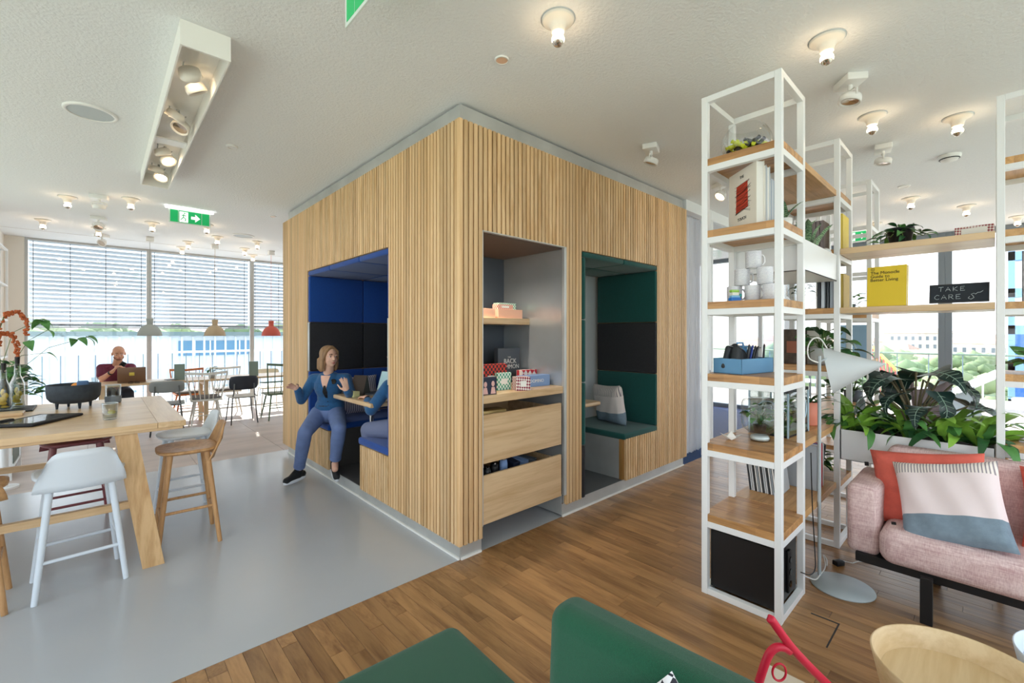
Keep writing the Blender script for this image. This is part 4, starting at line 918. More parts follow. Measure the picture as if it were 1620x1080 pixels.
for z in (.12, .185, .25): B().cyl((.225, .0225, z), (.225, .018, z), .017, n=16).build('socket', black_gloss, ps)
def bridge(name, a, b, m_, label, bev=.002): return box(name, a, b, m_, None, bev=bev, tag=(label, 'shelf', 'oak boards bridging the shelf towers'))
bridge('bridging_shelf', (1.219, -1.642, 2.434), (1.999, -1.25, 2.474), block_x, 'oak board joining the two nearest towers at the very top')
bridge('bridging_shelf', (1.219, -1.642, .82), (1.999, -1.25, .86), block_x, 'waist-high oak board joining the two nearest towers, under the glass tank')
bridge('bridging_shelf', (1.219, -1.642, .415), (1.999, -1.25, .455), block_x, 'knee-high oak board joining the two nearest towers, under the magazines')
bridge('bridging_shelf', (2.004, -2.386, 2.027), (2.40, -1.662, 2.067), oak_y, 'long oak board under the black-potted plant, upper of the two above the sofa')
bridge('bridging_shelf', (2.004, -2.386, 1.621), (2.40, -1.662, 1.661), oak_y, 'long oak board carrying the yellow book and the chalkboard')
bridge('bridging_shelf', (2.425, -1.64, .82), (3.199, -1.26, .86), block_x, 'oak board joining the second and third towers behind the planter')
def trough(name, a, b, label):
    t = thing(name, label, 'planter', a); d = V(b) - V(a); q = B(); th = .004
    q.box((0, 0, 0), (d.x, th, d.z)).box((0, d.y - th, 0), (d.x, d.y, d.z)).box((0, 0, 0), (th, d.y, d.z)).box((d.x - th, 0, 0), (d.x, d.y, d.z)).box((0, 0, 0), (d.x, d.y, th))
    q.build('trough_body', white_metal, t); B().box((th, th, th), (d.x - th, d.y - th, d.z - .03)).build('soil', soil, t); return t
tr1 = trough('planter_trough', (1.22, -1.645, 1.845), (1.998, -1.245, 2.022), 'white steel planter box hung between the two nearest towers')
tr2 = trough('planter_trough', (2.004, -2.386, .62), (2.41, -1.664, .825), 'long white planter box behind the pink sofa full of ferns')
# --- top shelf: glass bowl with sweets
gb = thing('glass_bowl', 'round glass bowl of yellow and black sweets on the top of the nearest tower', 'bowl', (1.055, -1.39, 2.475))
pr_ = [(0, 0), (.07, 0)] + [(.135 * sin(rad(a)), .125 - .125 * cos(rad(a))) for a in range(40, 150, 10)] ; B().lathe(pr_, 32).build('glass_body', jar_glass, gb)
yel = mat('lime_yellow_wrapper', C(222, 228, 40), .35); blk = mat('black_wrapper', C(30, 36, 38), .3)
R = random.Random(4); sm_ = {}
for i in range(64):
    m_ = yel if i % 2 else blk
    if m_.name not in sm_:
        q = B(); q.cyl((-.03, 0, 0), (.03, 0, 0), .011, n=8).cyl((.03, 0, 0), (.045, 0, 0), .004, .012, 8).cyl((-.03, 0, 0), (-.045, 0, 0), .004, .012, 8)
        me = bpy.data.meshes.new('wrapped_sweet'); me.from_pydata(q.v, [], q.f); me.materials.append(m_); sm_[m_.name] = me
    rr = .085 * sqrt(R.random()); a = R.uniform(0, 6.28); z = .02 + .028 * (i // 16)
    o = link('wrapped_sweet', sm_[m_.name], None, (1.055 + rr * cos(a), -1.39 + rr * sin(a), 2.475 + z), (R.uniform(-.3, .3), R.uniform(-.4, .4), R.uniform(0, 3.14)))
    settag(o, 'lime yellow wrapped sweet in the round glass bowl' if i % 2 else 'black wrapped sweet in the round glass bowl', 'sweet', 'lime yellow sweets in the glass bowl' if i % 2 else 'black sweets in the glass bowl')
# --- books
def book(label, p0, ang, w_, h_, th, cover, pages=paper, group=None, name='book', lean=0):
    """p0: bottom corner of the front cover; cover runs along local +x, thickness along +y"""
    t = thing(name, label, 'book', p0, ang, group)
    q = B().box((0, 0, 0), (w_, .003, h_), .001).box((0, th - .003, 0), (w_, th, h_), .001).box((0, 0, 0), (.003, th, h_), .001); q.build('cover', cover, t)
    box('pages', (.003, .003, .003), (w_ - .004, th - .003, h_ - .004), pages, t, bev=0)
    if lean: t.rotation_euler = (lean, 0, ang)
    return t
dirv = V((.805 - .983, -1.515 + 1.303, 0)); ang = math.atan2(dirv.y, dirv.x)
warm_white = mat('warm_white_cover', C(232, 226, 214), .7)
bk = book('thick white book with a scribbled red square on its cover', (.995, -1.315, 2.068), ang, .27, .335, .045, warm_white)
sc = B(); sc.add([(.075, -.001, .10), (.195, -.001, .11), (.19, -.001, .255), (.082, -.001, .25)], [(0, 1, 2, 3)]); sc.build('red_square', mat('brick_red_print', C(188, 62, 40), .7), bk)
q = B(); R = random.Random(9)
for i in range(22):
    z = .09 + .18 * R.random(); x = .065 + .02 * R.random(); q.tube([(x, -.0018, z), (x + .07, -.0018, z + R.uniform(-.005, .02)), (x + .14, -.0018, z + R.uniform(-.01, .03))], .0007, 4)
q.build('scribble', mat('dark_ink', C(50, 34, 34), .7), bk)
ink = mat('black_ink', C(40, 38, 38), .7)
text('THE', .022, ink, bk, (.135, -.0012, .285), (rad(90), 0, 0)); text('TOUCH', .024, ink, bk, (.135, -.0012, .05), (rad(90), 0, 0))
perp = V((-dirv.y, dirv.x, 0)).normalized()
off = .047; base = V((.995, -1.315, 2.068))
for i, (th, h_, c_) in enumerate([(.022, .32, C(226, 230, 234)), (.018, .31, C(210, 218, 226)), (.012, .25, C(200, 208, 218)), (.010, .245, C(214, 220, 228)), (.012, .24, C(190, 200, 212)), (.010, .235, C(206, 212, 222))]):
    book(['pale grey book directly behind the white book with the red square', 'second pale book behind the white one on the tower shelf', 'thin pale booklet, tallest of the low set behind the white book', 'thin white booklet in the low set behind the white book', 'thin blue-grey booklet in the low set behind the white book', 'thinnest last booklet of the set behind the white book'][i], tuple(base + perp * off), ang, .25 if i < 2 else .24, h_, th, mat('pale_cover_%d' % i, c_, .7), group='pale books behind the white book'); off += th + .002
# --- mugs
def mug_mat():
    m = bpy.data.materials.new('printed_mug'); m.use_nodes = True; nt = m.node_tree; b = nt.nodes['Principled BSDF']; b.inputs['Roughness'].default_value = .25
    tc = N(nt, 'ShaderNodeTexCoord'); s_ = N(nt, 'ShaderNodeSeparateXYZ'); nt.links.new(tc.outputs['Object'], s_.inputs[0])
    at_ = N(nt, 'ShaderNodeMath', operation='ARCTAN2'); nt.links.new(s_.outputs[1], at_.inputs[0]); nt.links.new(s_.outputs[0], at_.inputs[1])
    cb = N(nt, 'ShaderNodeCombineXYZ'); nt.links.new(at_.outputs[0], cb.inputs[0]); nt.links.new(s_.outputs[2], cb.inputs[1])
    mp = N(nt, 'ShaderNodeMapping'); mp.inputs['Scale'].default_value = (3.2, 40, 1); nt.links.new(cb.outputs[0], mp.inputs[0])
    br = N(nt, 'ShaderNodeTexBrick'); br.offset = .35; br.inputs['Color1'].default_value = C(250, 250, 252); br.inputs['Color2'].default_value = C(240, 241, 246); br.inputs['Mortar'].default_value = C(112, 116, 140); br.inputs['Mortar Size'].default_value = .022; br.inputs['Scale'].default_value = 1
    nt.links.new(mp.outputs[0], br.inputs['Vector']); nt.links.new(br.outputs[0], b.inputs['Base Color']); return m
mg = mug_mat(); mw = mat('white_glaze', C(240, 240, 242), .2)
def mug(x, y, z, label):
    t = thing('mug', label, 'mug', (x, y, z), rad(-38), 'printed mugs stacked in a pyramid')
    B().lathe([(0, .002), (.036, 0), (.040, .004), (.041, .09), (.0405, .094)], 28).build('printed_body', mg, t)
    B().lathe([(.0405, .094), (.038, .094), (.037, .008), (0, .006)], 28).build('inner_wall', mw, t)
    B().tube([(.038, 0, .078), (.056, 0, .076), (.066, 0, .06), (.066, 0, .036), (.056, 0, .022), (.038, 0, .02)], .0052, 8).build('handle', mw, t)
MX = .985
for x, y, z, lb in [(MX, -1.350, 1.661, 'printed white mug in the bottom row behind the coloured toy blocks'), (MX, -1.447, 1.661, 'printed white mug in the middle of the bottom row'), (MX, -1.542, 1.661, 'printed white mug in the bottom row next to the post'),
                    (MX, -1.392, 1.7565, 'printed white mug in the second row on the booth side'), (MX, -1.512, 1.7565, 'printed white mug in the second row on the sofa side'), (MX, -1.452, 1.852, 'printed white mug on top of the pyramid')]: mug(x, y, z, lb)
ty = thing('toy_blocks', 'little stack of green white and blue toy blocks before the mugs', 'toy', (.895, -1.385, 1.662), rad(-35))
for nm, a, b, c_ in [('blue_block', (-.03, -.015, 0), (.03, .015, .022), C(30, 120, 210)), ('pale_blue_block', (-.026, -.013, .022), (.024, .013, .034), C(130, 190, 230)), ('white_block', (-.022, -.012, .034), (.020, .012, .052), C(232, 234, 222)), ('green_block', (-.026, -.013, .052), (.02, .013, .066), C(150, 200, 80)), ('teal_block', (.022, -.012, .026), (.036, .012, .044), C(30, 150, 140))]: box(nm, a, b, mat(nm, c_, .4), ty, bev=.002)
# --- tool caddy
cb_m = mat('steel_blue_metal', C(96, 148, 188), .5)
cd = thing('desk_caddy', 'blue metal tray caddy full of pouches and pens on the tower', 'tray', (.86, -1.435, 1.255), rad(-10))
q = B(); W_, D_, Hh = .33, .17, .085; th = .003
q.box((0, 0, 0), (W_, th, Hh)).box((0, D_ - th, 0), (W_, D_, Hh)).box((0, 0, 0), (th, D_, Hh)).box((W_ - th, 0, 0), (W_, D_, Hh)).box((0, 0, 0), (W_, D_, th)); q.build('tray_body', cb_m, cd)
q = B(); q.tube([(W_ * .42, D_ * .5, .0), (W_ * .42, D_ * .5, .12), (W_ * .48, D_ * .5, .15), (W_ * .72, D_ * .5, .15), (W_ * .78, D_ * .5, .12), (W_ * .78, D_ * .5, 0)], .006, 8); q.build('handle', cb_m, cd)
def incaddy(nm, lb, cat, x, y, q, m_, rx=0, ry=0, rz=0, z=.006, extra=None):
    t = thing(nm, lb, cat, tuple(V((.86, -1.435, 1.255 + z)) + M.Rotation(rad(-10), 3, 'Z') @ V((x, y, 0))), 0, 'stationery in the blue caddy'); o = q.build('body', m_, t, (0, 0, 0), (rx, ry, rz + rad(-10)));
    if extra: extra(o)
    return t
zipf = lambda o: B().tube([(-.07, -.021, .135), (.0, -.022, .14), (.07, -.021, .135)], .003, 6).build('zip', mat('zip_grey', C(110, 112, 116), .3, .6), o)
incaddy('pouch', 'black zip pouch standing at the booth end of the caddy', 'pouch', .07, .06, B().rbox((-.075, -.02, 0), (.075, .02, .155), .018, 3), mat('black_pouch', C(42, 46, 50), .6), rx=rad(-12), ry=rad(28), extra=zipf)
incaddy('pouch', 'second black pouch behind the first in the caddy', 'pouch', .055, .11, B().rbox((-.07, -.015, 0), (.07, .015, .14), .014, 3), MATS['black_pouch'], ry=rad(22), extra=zipf)
incaddy('pouch', 'grey box-shaped pouch at the post end of the caddy', 'pouch', .275, .10, B().rbox((-.05, -.02, 0), (.05, .02, .125), .01, 3), dk, extra=zipf)
incaddy('storage_case', 'light blue rounded case in the middle of the caddy', 'case', .19, .12, B().rbox((-.06, -.02, 0), (.06, .02, .15), .03, 4), mat('sky_blue_case', C(90, 160, 214), .5), extra=lambda o: B().tube([(-.035, 0, .148), (-.03, 0, .165), (.03, 0, .165), (.035, 0, .148)], .005, 8).build('grip', MATS['sky_blue_case'], o))
for i, (x, ry, c_) in enumerate([(.135, .1, C(40, 44, 52)), (.15, .25, C(30, 60, 150)), (.165, .35, C(24, 26, 30)), (.178, .42, C(24, 26, 30)), (.19, .38, C(36, 40, 60)), (.31, .03, C(30, 30, 34))]):
    incaddy('pen', ['dark pen upright beside the pouch', 'blue pen leaning in the caddy middle', 'black pen leaning in front of the light blue case', 'black marker leaning before the light blue case', 'dark blue pen leaning most before the case', 'black pen upright at the post end of the caddy'][i], 'pen', x, .05, B().cyl((0, 0, 0), (0, 0, .15), .006, n=8).cyl((0, 0, .15), (0, 0, .16), .006, .002, 8), mat('pen_%d' % i, c_, .4), ry=ry, rx=.05)
# --- paper boat, terrarium jar, glass tank
pb = B().add([(-.06, 0, .035), (.06, 0, .035), (0, -.022, 0), (0, .022, 0), (-.025, -.024, .018), (.025, -.024, .018), (-.025, .024, .018), (.025, .024, .018), (0, 0, .05), (-.02, 0, .002), (.02, 0, .002)], [(0, 9, 4), (9, 2, 4), (4, 2, 5), (2, 10, 5), (10, 1, 5), (0, 6, 9), (6, 3, 9), (6, 7, 3), (3, 7, 10), (7, 1, 10), (9, 3, 10, 2), (4, 5, 8), (6, 8, 7)]).build('paper_boat', paper, None, (.985, -1.33, .861), (0, 0, rad(-62)), ('folded white paper boat at the shelf edge of the nearest tower', 'paper boat'))
tj = thing('terrarium_jar', 'upturned glass jar holding a small green plant on a glass foot', 'terrarium', (1.08, -1.455, .861))
B().lathe([(.03, 0), (.052, .002), (.054, .02), (.046, .034), (.05, .042), (.06, .05), (.093, .075), (.097, .10), (.097, .215), (.09, .235), (.06, .247), (.0, .25)], 36).build('glass', jar_glass, tj)
B().lathe([(0, .006), (.048, .006), (.05, .018), (.044, .03), (0, .03)], 28).build('glass_foot', mat('thick_glass', C(205, 214, 214), .1, .2), tj)
B().lathe([(0, .045), (.03, .045), (.034, .09), (0, .092)], 20).build('soil_plug', soil, tj)
bushy(tj, 5, 34, .003, .03, .12, .068, [leaf_mesh('oval', .05, .036, .5, .1, leaf_d), leaf_mesh('oval', .045, .03, .4, .2, leaf_g)], stem_h=0, base=(0, 0, .09), droop=.1, sr=.0012)
tk = thing('glass_terrarium', 'rectangular glass plant tank with a dark lid and metal corners', 'terrarium', (1.42, -1.455, .861), rad(-4))
a_, b_, h_ = .165, .11, .265
for x in (-a_, a_):
    for y in (-b_, b_): box('corner_profile', (x - .005, y - .005, 0), (x + .005, y + .005, h_), mat('pale_blue_metal', C(176, 200, 214), .4, .3), tk)
box('base_tray', (-a_, -b_, 0), (a_, b_, .012), black, tk); box('lid', (-a_ - .003, -b_ - .003, h_), (a_ + .003, b_ + .003, h_ + .02), dark_steel, tk)
q = B(); q.box((-a_, -b_, .012), (a_, -b_ + .003, h_)).box((-a_, b_ - .003, .012), (a_, b_, h_)).box((-a_, -b_, .012), (-a_ + .003, b_, h_)).box((a_ - .003, -b_, .012), (a_, b_, h_)); q.build('glass', jar_glass, tk)
B().box((-a_ + .006, -b_ + .006, .012), (a_ - .006, b_ - .006, .05)).build('moss_bed', mat('moss', C(60, 96, 40), .95, bump=1, bscale=80), tk)
B().tube([(-a_ - .004 + 0 * cos(t), .06 * cos(t), .15 + .06 * sin(t)) for t in [2 * pi * k / 20 for k in range(20)]], .005, 8, closed=True).tube([(.06 * cos(t) + .06, -b_ - .004, .15 + .06 * sin(t)) for t in [2 * pi * k / 20 for k in range(20)]], .005, 8, closed=True).build('port_ring', MATS['pale_blue_metal'], tk)
bushy(tk, 11, 34, .02, .05, .16, .085, [leaf_mesh('oval', .07, .02, .6, .1, leaf_d), leaf_mesh('oval', .06, .03, .4, .2, leaf_l)], base=(0, 0, .05), droop=.2, sr=.0015)
cj = thing('glass_jar', 'small clear glass jar on the top bridging board', 'jar', (1.72, -1.46, 2.475)); B().lathe([(0, 0), (.05, 0), (.052, .01), (.052, .12), (.045, .13), (.042, .13), (.048, .12), (.048, .01)], 24).build('glass', jar_glass, cj)
# --- magazines and books low
R = random.Random(2); x = 1.44
mags = [C(200, 206, 210), C(60, 62, 66), C(236, 236, 232), C(150, 160, 168), C(226, 228, 226), C(48, 52, 56), C(212, 214, 216)]
for i in range(16):
    th = .008; o = B().box((0, 0, 0), (.22, th, .275), .0008).build('magazine', mat('magazine_%d' % (i % 7), mags[i % 7], .5), None, (1.40, -1.46 + i * .0105, .457), (rad(6), 0, rad(4)))
    o.rotation_euler = (rad(-7), 0, rad(2)); o.location.y = -1.47 + i * .0115
    settag(o, ['light grey', 'dark grey', 'white', 'blue-grey', 'off-white', 'blackish', 'pale silver'][i % 7] + (' thin magazine in the half of the leaning row nearer the camera' if i < 8 else ' thin magazine in the rear half of the leaning row'), 'magazine', 'magazines on the knee-high shelf board')
for i, (c_, th, lb) in enumerate([(C(172, 178, 184), .03, 'pale grey book first in the upright set on the knee-high board'), (C(226, 228, 232), .03, 'white spined book between the blue and red books'), (C(110, 130, 180), .02, 'lilac-blue thin book beside the red book'), (C(190, 30, 46), .03, 'bright red spined book near the second tower foot'), (C(234, 234, 230), .02, 'white book nearest the second tower foot')]):
    book(lb, (1.72 + .034 * i, -1.60, .456), rad(90), .20, .29, th, mat('low_book_%d' % i, c_, .6), group='upright books on the knee-high board').rotation_euler = (0, 0, rad(90))
# --- tower 2 things
lg = thing('glass_jar', 'upturned tall glass dome on the mug-level shelf of the second tower', 'jar', (2.16, -1.40, 1.662)); B().lathe([(.03, 0), (.05, .004), (.045, .05), (.06, .06), (.11, .11), (.11, .33), (.0, .34)], 30).build('glass', jar_glass, lg); bushy(lg, 13, 12, .005, .05, .16, .06, [leaf_mesh('oval', .06, .03, .5, .2, leaf_d)], base=(0, 0, .06), sr=.0015)
for i, (c_, th) in enumerate([(C(60, 64, 70), .02), (C(206, 214, 224), .022), (C(90, 96, 104), .012), (C(180, 190, 204), .02)]):
    book(['dark grey tall book beside the glass dome', 'pale blue tall magazine beside the glass dome', 'charcoal booklet at the second tower post', 'blue-grey magazine nearest the second tower post'][i], (2.02, -1.545 - .025 * i + .0, 1.662), 0, .2, .27, th, mat('t2_book_%d' % i, c_, .5), group='books beside the glass dome')
for i in range(8):
    book('grey-mauve clothbound volume in the matching set on the second tower', (2.08, -1.50 + .024 * i - .05, 2.068), 0, .17, .23, .022, mat('mauve_cloth', C(152, 142, 144), .8), group='matching grey-mauve volumes')
book('bright yellow upright book at the post of the second tower', (2.12, -1.655, 2.068), 0, .2, .265, .03, mat('yellow_cover', C(236, 208, 84), .6))
book('dull yellow book standing at mug height in the second tower', (2.16, -1.652, 1.662), 0, .2, .25, .03, mat('ochre_cover', C(196, 168, 80), .6))
bk = book('brown picture-covered book leaning beside the white potted pothos', (2.14, -1.27, 1.255), rad(-90), .16, .26, .02, mat('brown_photo', C(84, 70, 58), .5, var=.5, vscale=18)); B().add([(.03, -.001, .08), (.11, -.001, .08), (.11, -.001, .17), (.03, -.001, .17)], [(0, 1, 2, 3)]).build('cover_picture', mat('terracotta_print', C(176, 110, 84), .6), bk)
book('white thin book behind the pothos pot', (2.2, -1.40, 1.255), rad(-90), .1, .25, .02, warm_white)
po = thing('potted_pothos', 'leafy pothos in a white pot behind the lamp shade', 'plant', (2.2, -1.52, 1.255)); B().lathe([(0, 0), (.06, 0), (.078, .03), (.08, .12), (.072, .12), (.065, .1), (0, .1)], 24).build('pot', mat('white_glazed_pot', C(226, 228, 226), .3), po)
bushy(po, 21, 34, .01, .02, .26, .20, [leaf_mesh('oval', .15, .075, .7, .25, leaf_d), leaf_mesh('oval', .14, .08, .5, .25, leaf_g)], stem_h=.1, droop=.25)
al = thing('potted_aloe', 'aloe with long thin leaves in a coral pot', 'plant', (1.83, -1.52, .861)); B().lathe([(0, 0), (.055, 0), (.06, .005), (.06, .045), (.062, .048), (.062, .155), (.055, .155), (.05, .13), (0, .13)], 24).build('pot', mat('coral_pot', C(232, 146, 122), .6), al)
for i in range(14): put_leaf(leaf_mesh('strap', .26, .022, .5, .35, leaf_d), al, (.01 * cos(i), .01 * sin(i), .14), i * 2.4, .35 + .5 * ((i * 7) % 5) / 5, .7 + .4 * ((i * 3) % 4) / 4)
vp = thing('dark_potted_plant', 'dark pot with glossy leaves on the knee-high board by the second tower', 'plant', (2.2, -1.45, .456)); B().lathe([(0, 0), (.07, 0), (.09, .2), (.08, .2), (.07, .18), (0, .18)], 22).build('pot', black, vp)
bushy(vp, 31, 22, .01, .02, .14, .16, [leaf_mesh('oval', .12, .05, .6, .2, leaf_d), leaf_mesh('oval', .1, .05, .4, .2, leaf_l)], stem_h=.18, droop=.2)
# snake plants: pot with variegated upright blades
def snake_mat():
    m = mat('snake_leaf', C(80, 120, 84), .4); nt = m.node_tree; b = nt.nodes['Principled BSDF']; tc = N(nt, 'ShaderNodeTexCoord'); wv = N(nt, 'ShaderNodeTexWave', bands_direction='X'); wv.inputs['Scale'].default_value = 26; wv.inputs['Distortion'].default_value = 6; wv.inputs['Detail Scale'].default_value = 3
    nt.links.new(tc.outputs['Object'], wv.inputs[0]); r = N(nt, 'ShaderNodeValToRGB'); r.color_ramp.elements[0].color = C(52, 92, 62); r.color_ramp.elements[1].color = C(150, 180, 140); nt.links.new(wv.outputs[0], r.inputs[0]); nt.links.new(r.outputs[0], b.inputs['Base Color']); return m
snk = snake_mat()
def snake(x, y, z, label, n, L, sd):
    t = thing('snake_plant', label, 'plant', (x, y, z)); B().lathe([(0, 0), (.04, 0), (.045, .06), (.04, .06), (0, .055)], 20).build('pot', mat('small_white_pot', C(230, 230, 226), .4), t); R = random.Random(sd)
    for i in range(n): put_leaf(leaf_mesh('strap', L, .055, .25, .3, snk), t, (.012 * cos(i * 2), .012 * sin(i * 2), .05), R.uniform(0, 6.3), R.uniform(1.0, 1.4), R.uniform(.6, 1.05), R.uniform(-1, 1))
snake(1.10, -1.57, 2.068, 'small snake plant on the nearest tower beside the white books', 5, .17, 1)
snake(1.55, -1.56, 1.99, 'snake plant in the hung planter box, nearest the camera', 7, .20, 2)
snake(1.78, -1.56, 1.99, 'snake plant with a curled leaf in the hung planter box, near the second tower', 5, .22, 3)
B().ell((0, 0, 0), .035, 18).build('glass_ball', mat('pearl_glass', C(216, 220, 224), .15), None, (1.9, -1.6, 2.03), None, ('pearly glass ball resting at the planter end', 'ball'))
# --- long shelf things
yb = thing('book', 'large yellow book facing out with black title print', 'book', (2.02, -1.905, 1.662), rad(-96)); yc = mat('golden_yellow_cover', C(232, 200, 52), .55)
B().box((-.10, -.0, 0), (.10, .003, .262), .001).box((-.10, .035, 0), (.10, .038, .262), .001).box((-.103, 0, 0), (-.10, .038, .262), .001).build('cover', yc, yb); box('pages', (-.10, .003, .004), (.096, .035, .257), paper, yb, bev=0)
text('The Monocle\nGuide to\nBetter Living', .028, ink, yb, (-.086, -.0012, .212), (rad(90), 0, 0), align='LEFT', space=.84)
B().tube([(-.074 + .010 * cos(2 * pi * k / 18), -.001, .246 + .010 * sin(2 * pi * k / 18)) for k in range(18)], .0009, 4, closed=True).tube([(-.074 + .005 * cos(2 * pi * k / 12), -.001, .246 + .005 * sin(2 * pi * k / 12)) for k in range(12)], .0009, 4, closed=True).build('emblem', ink, yb)
yb.rotation_euler = (rad(-4), 0, rad(-96))
cbd = thing('chalkboard', 'small black chalkboard with chalk lettering leaning on the long oak board', 'sign', (2.06, -2.235, 1.674), rad(-92)); cbd.rotation_euler = (rad(-10), 0, rad(-92))
cbd.scale = (.92, 1, 1)
box('slate_panel', (-.135, 0, 0), (.135, .006, .108), mat('chalkboard_black', C(40, 46, 54), .8, var=.15, vscale=12), cbd); q = B().box((-.14, -.001, -.004), (.14, .008, 0)).box((-.14, -.001, .108), (.14, .008, .112)).box((-.14, -.001, 0), (-.135, .008, .108)).box((.135, -.001, 0), (.14, .008, .108)); q.build('frame', mat('dark_frame', C(70, 66, 62), .5), cbd)
chalk = mat('white_chalk', C(215, 225, 228), .9)
def strokes(parent, lines, r, m_, name='chalk_lettering'):
    q = B()
    for l in lines: q.tube([(x, -.0012, z) for x, z in l], r, 5)
    return q.build(name, m_, parent)
def L_(ch, x, z, h, w_):
    P = {'T': [[(0, 1), (1, 1.05)], [(.5, 1.02), (.45, 0)]], 'A': [[(0, 0), (.5, 1), (1, 0)], [(.2, .35), (.85, .4)]], 'K': [[(.1, 1), (.1, 0)], [(.9, 1), (.12, .45), (.95, 0)]], 'E': [[(.9, 1), (.1, .95), (.12, 0), (.95, .05)], [(.1, .5), (.75, .55)]], 'C': [[(.95, .85), (.5, 1), (.08, .6), (.1, .25), (.5, 0), (.95, .12)]], 'R': [[(.1, 0), (.1, 1), (.7, .95), (.85, .72), (.6, .5), (.12, .48)], [(.4, .48), (.95, 0)]]}[ch]
    return [[(x + a * w_, z + b * h) for a, b in l] for l in P]
ls_ = []
for i, ch in enumerate('TAKE'): ls_ += L_(ch, -.095 + i * .034, .068, .026, .024)
for i, ch in enumerate('CARE'): ls_ += L_(ch, -.115 + i * .034, .018, .028, .025)
ls_.append([(.052 + .0, .03), (.045, .02), (.058, .012), (.072, .022), (.066, .034), (.058, .042), (.072, .048), (.078, .042), (.088, .052), (.10, .052), (.112, .062)])
strokes(cbd, ls_, .0011, chalk)
pp = thing('potted_plant', 'green-leaved plant in a black pot on the upper long board', 'plant', (2.2, -1.955, 2.068)); B().lathe([(0, 0), (.052, 0), (.070, .105), (.073, .105), (.073, .118), (.064, .118), (.06, .1), (0, .1)], 26).build('pot', mat('black_pot', C(36, 38, 42), .5), pp)
bushy(pp, 41, 26, .01, .03, .13, .13, [leaf_mesh('oval', .115, .042, .5, .3, leaf_d), leaf_mesh('oval', .10, .04, .7, .3, leaf_g)], stem_h=.1, droop=.15)
ib = carton('boxed_set', 'small burgundy patterned box with a white label on the upper long board', (2.12, -2.30, 2.068), (.165, .06, .062), rad(-92), pat_mat('burgundy_small', C(150, 60, 66), C(230, 220, 214), 110, 'diag'), group=None, plate=(.11, .04)); 
# tower 4
vs_ = thing('patterned_vase', 'grey woven-pattern pot with a white stick on the edge tower top shelf', 'vase', (2.2, -2.55, 2.475)); B().lathe([(0, 0), (.045, 0), (.048, .12), (.042, .12), (.04, .02), (0, .02)], 24).build('pot', pat_mat('woven_grey', C(150, 150, 146), C(196, 196, 190), 70), vs_); B().cyl((0, 0, .02), (.03, 0, .26), .006, n=8).build('stick', white_pl, vs_)
mb = book('collage-covered magazine standing in the edge tower', (2.12, -2.49, 1.662), rad(-90), .22, .29, .012, mat('collage_print', C(150, 146, 150), .6, var=.6, vscale=22)); 
rp = thing('round_leaf_plant', 'plant with round coin-like leaves at the edge tower', 'plant', (2.12, -2.54, 1.255)); B().lathe([(0, 0), (.035, 0), (.045, .06), (.04, .06), (0, .055)], 20).build('pot', mat('brown_pot', C(90, 70, 56), .5), rp)
bushy(rp, 51, 14, .005, .03, .12, .10, [leaf_mesh('heart', .085, .08, .3, .1, leaf_g)], stem_h=.05, droop=.3)
book('white folder lying on the waist-high board of the edge tower', (2.15, -2.70, .861), 0, .24, .02, .18, paper)
# tower 3 things
tc_ = box('blue_card', (3.26, -1.62, 1.26 - .0), (3.27, -1.40, 1.56), mat('pale_blue_card', C(160, 200, 232), .7), None, bev=.001, tag=('pale blue picture card in the third tower', 'card')); tc_.location.z = .0
box('card_ledge', (3.205, -1.655, 1.215), (3.61, -1.255, 1.255), block_y, T3).location = (-3.2, 1.66, 0)
p3_ = thing('trailing_plant', 'pothos trailing from the waist-high board of the third tower', 'plant', (3.36, -1.5, .861)); B().lathe([(0, 0), (.06, 0), (.07, .1), (.062, .1), (0, .09)], 20).build('pot', slate, p3_)
bushy(p3_, 61, 30, .01, .02, .28, .18, [leaf_mesh('oval', .12, .06, .6, .25, leaf_d), leaf_mesh('oval', .11, .06, .5, .25, leaf_g)], stem_h=.09, droop=.35)
p3b = thing('trailing_plant', 'small leafy plant at chalkboard height in the third tower', 'plant', (3.45, -1.45, 2.07 - .4)); B().lathe([(0, 0), (.05, 0), (.06, .09), (.052, .09), (0, .08)], 20).build('pot', slate, p3b)
bushy(p3b, 71, 16, .01, .02, .2, .13, [leaf_mesh('oval', .11, .05, .6, .25, leaf_g)], stem_h=.08, droop=.25)
# --- planter behind the sofa: strap ferns and alocasia
fern = thing('strap_ferns', 'bright green strap-leaved ferns filling the long white planter', 'plant', (2.2, -2.02, .80))
fl1 = leaf_mesh('strap', .27, .05, .7, .25, leaf_l, wave=.10, n=14); fl2 = leaf_mesh('strap', .23, .045, .9, .25, leaf_g, wave=.12, n=14); fl3 = leaf_mesh('strap', .2, .04, 1.1, .2, leaf_d, wave=.1, n=14)
R = random.Random(77)
for cx_, cy_, n in [(-.05, .32, 24), (.06, .22, 16), (.05, .08, 10), (-.08, .02, 8), (-.06, -.16, 20), (-.03, -.30, 24)]:
    for i in range(n):
        az = i * 2.4 + R.uniform(-.4, .4); put_leaf(R.choice([fl1, fl1, fl1, fl2, fl2, fl3]), fern, (cx_ + .02 * cos(az), cy_ + .02 * sin(az), 0), az, R.uniform(.45, 1.35), R.uniform(.95, 1.45), R.uniform(-.5, .5))
alo = thing('alocasia', 'dark arrow-leaved alocasia with pale veins rising from the planter', 'plant', (2.2, -2.03, .80))
alm = mat('alocasia_leaf', C(34, 58, 54), .35, var=.2, vscale=20); vein = mat('pale_vein', C(150, 176, 160), .5)
R = random.Random(5); P = []
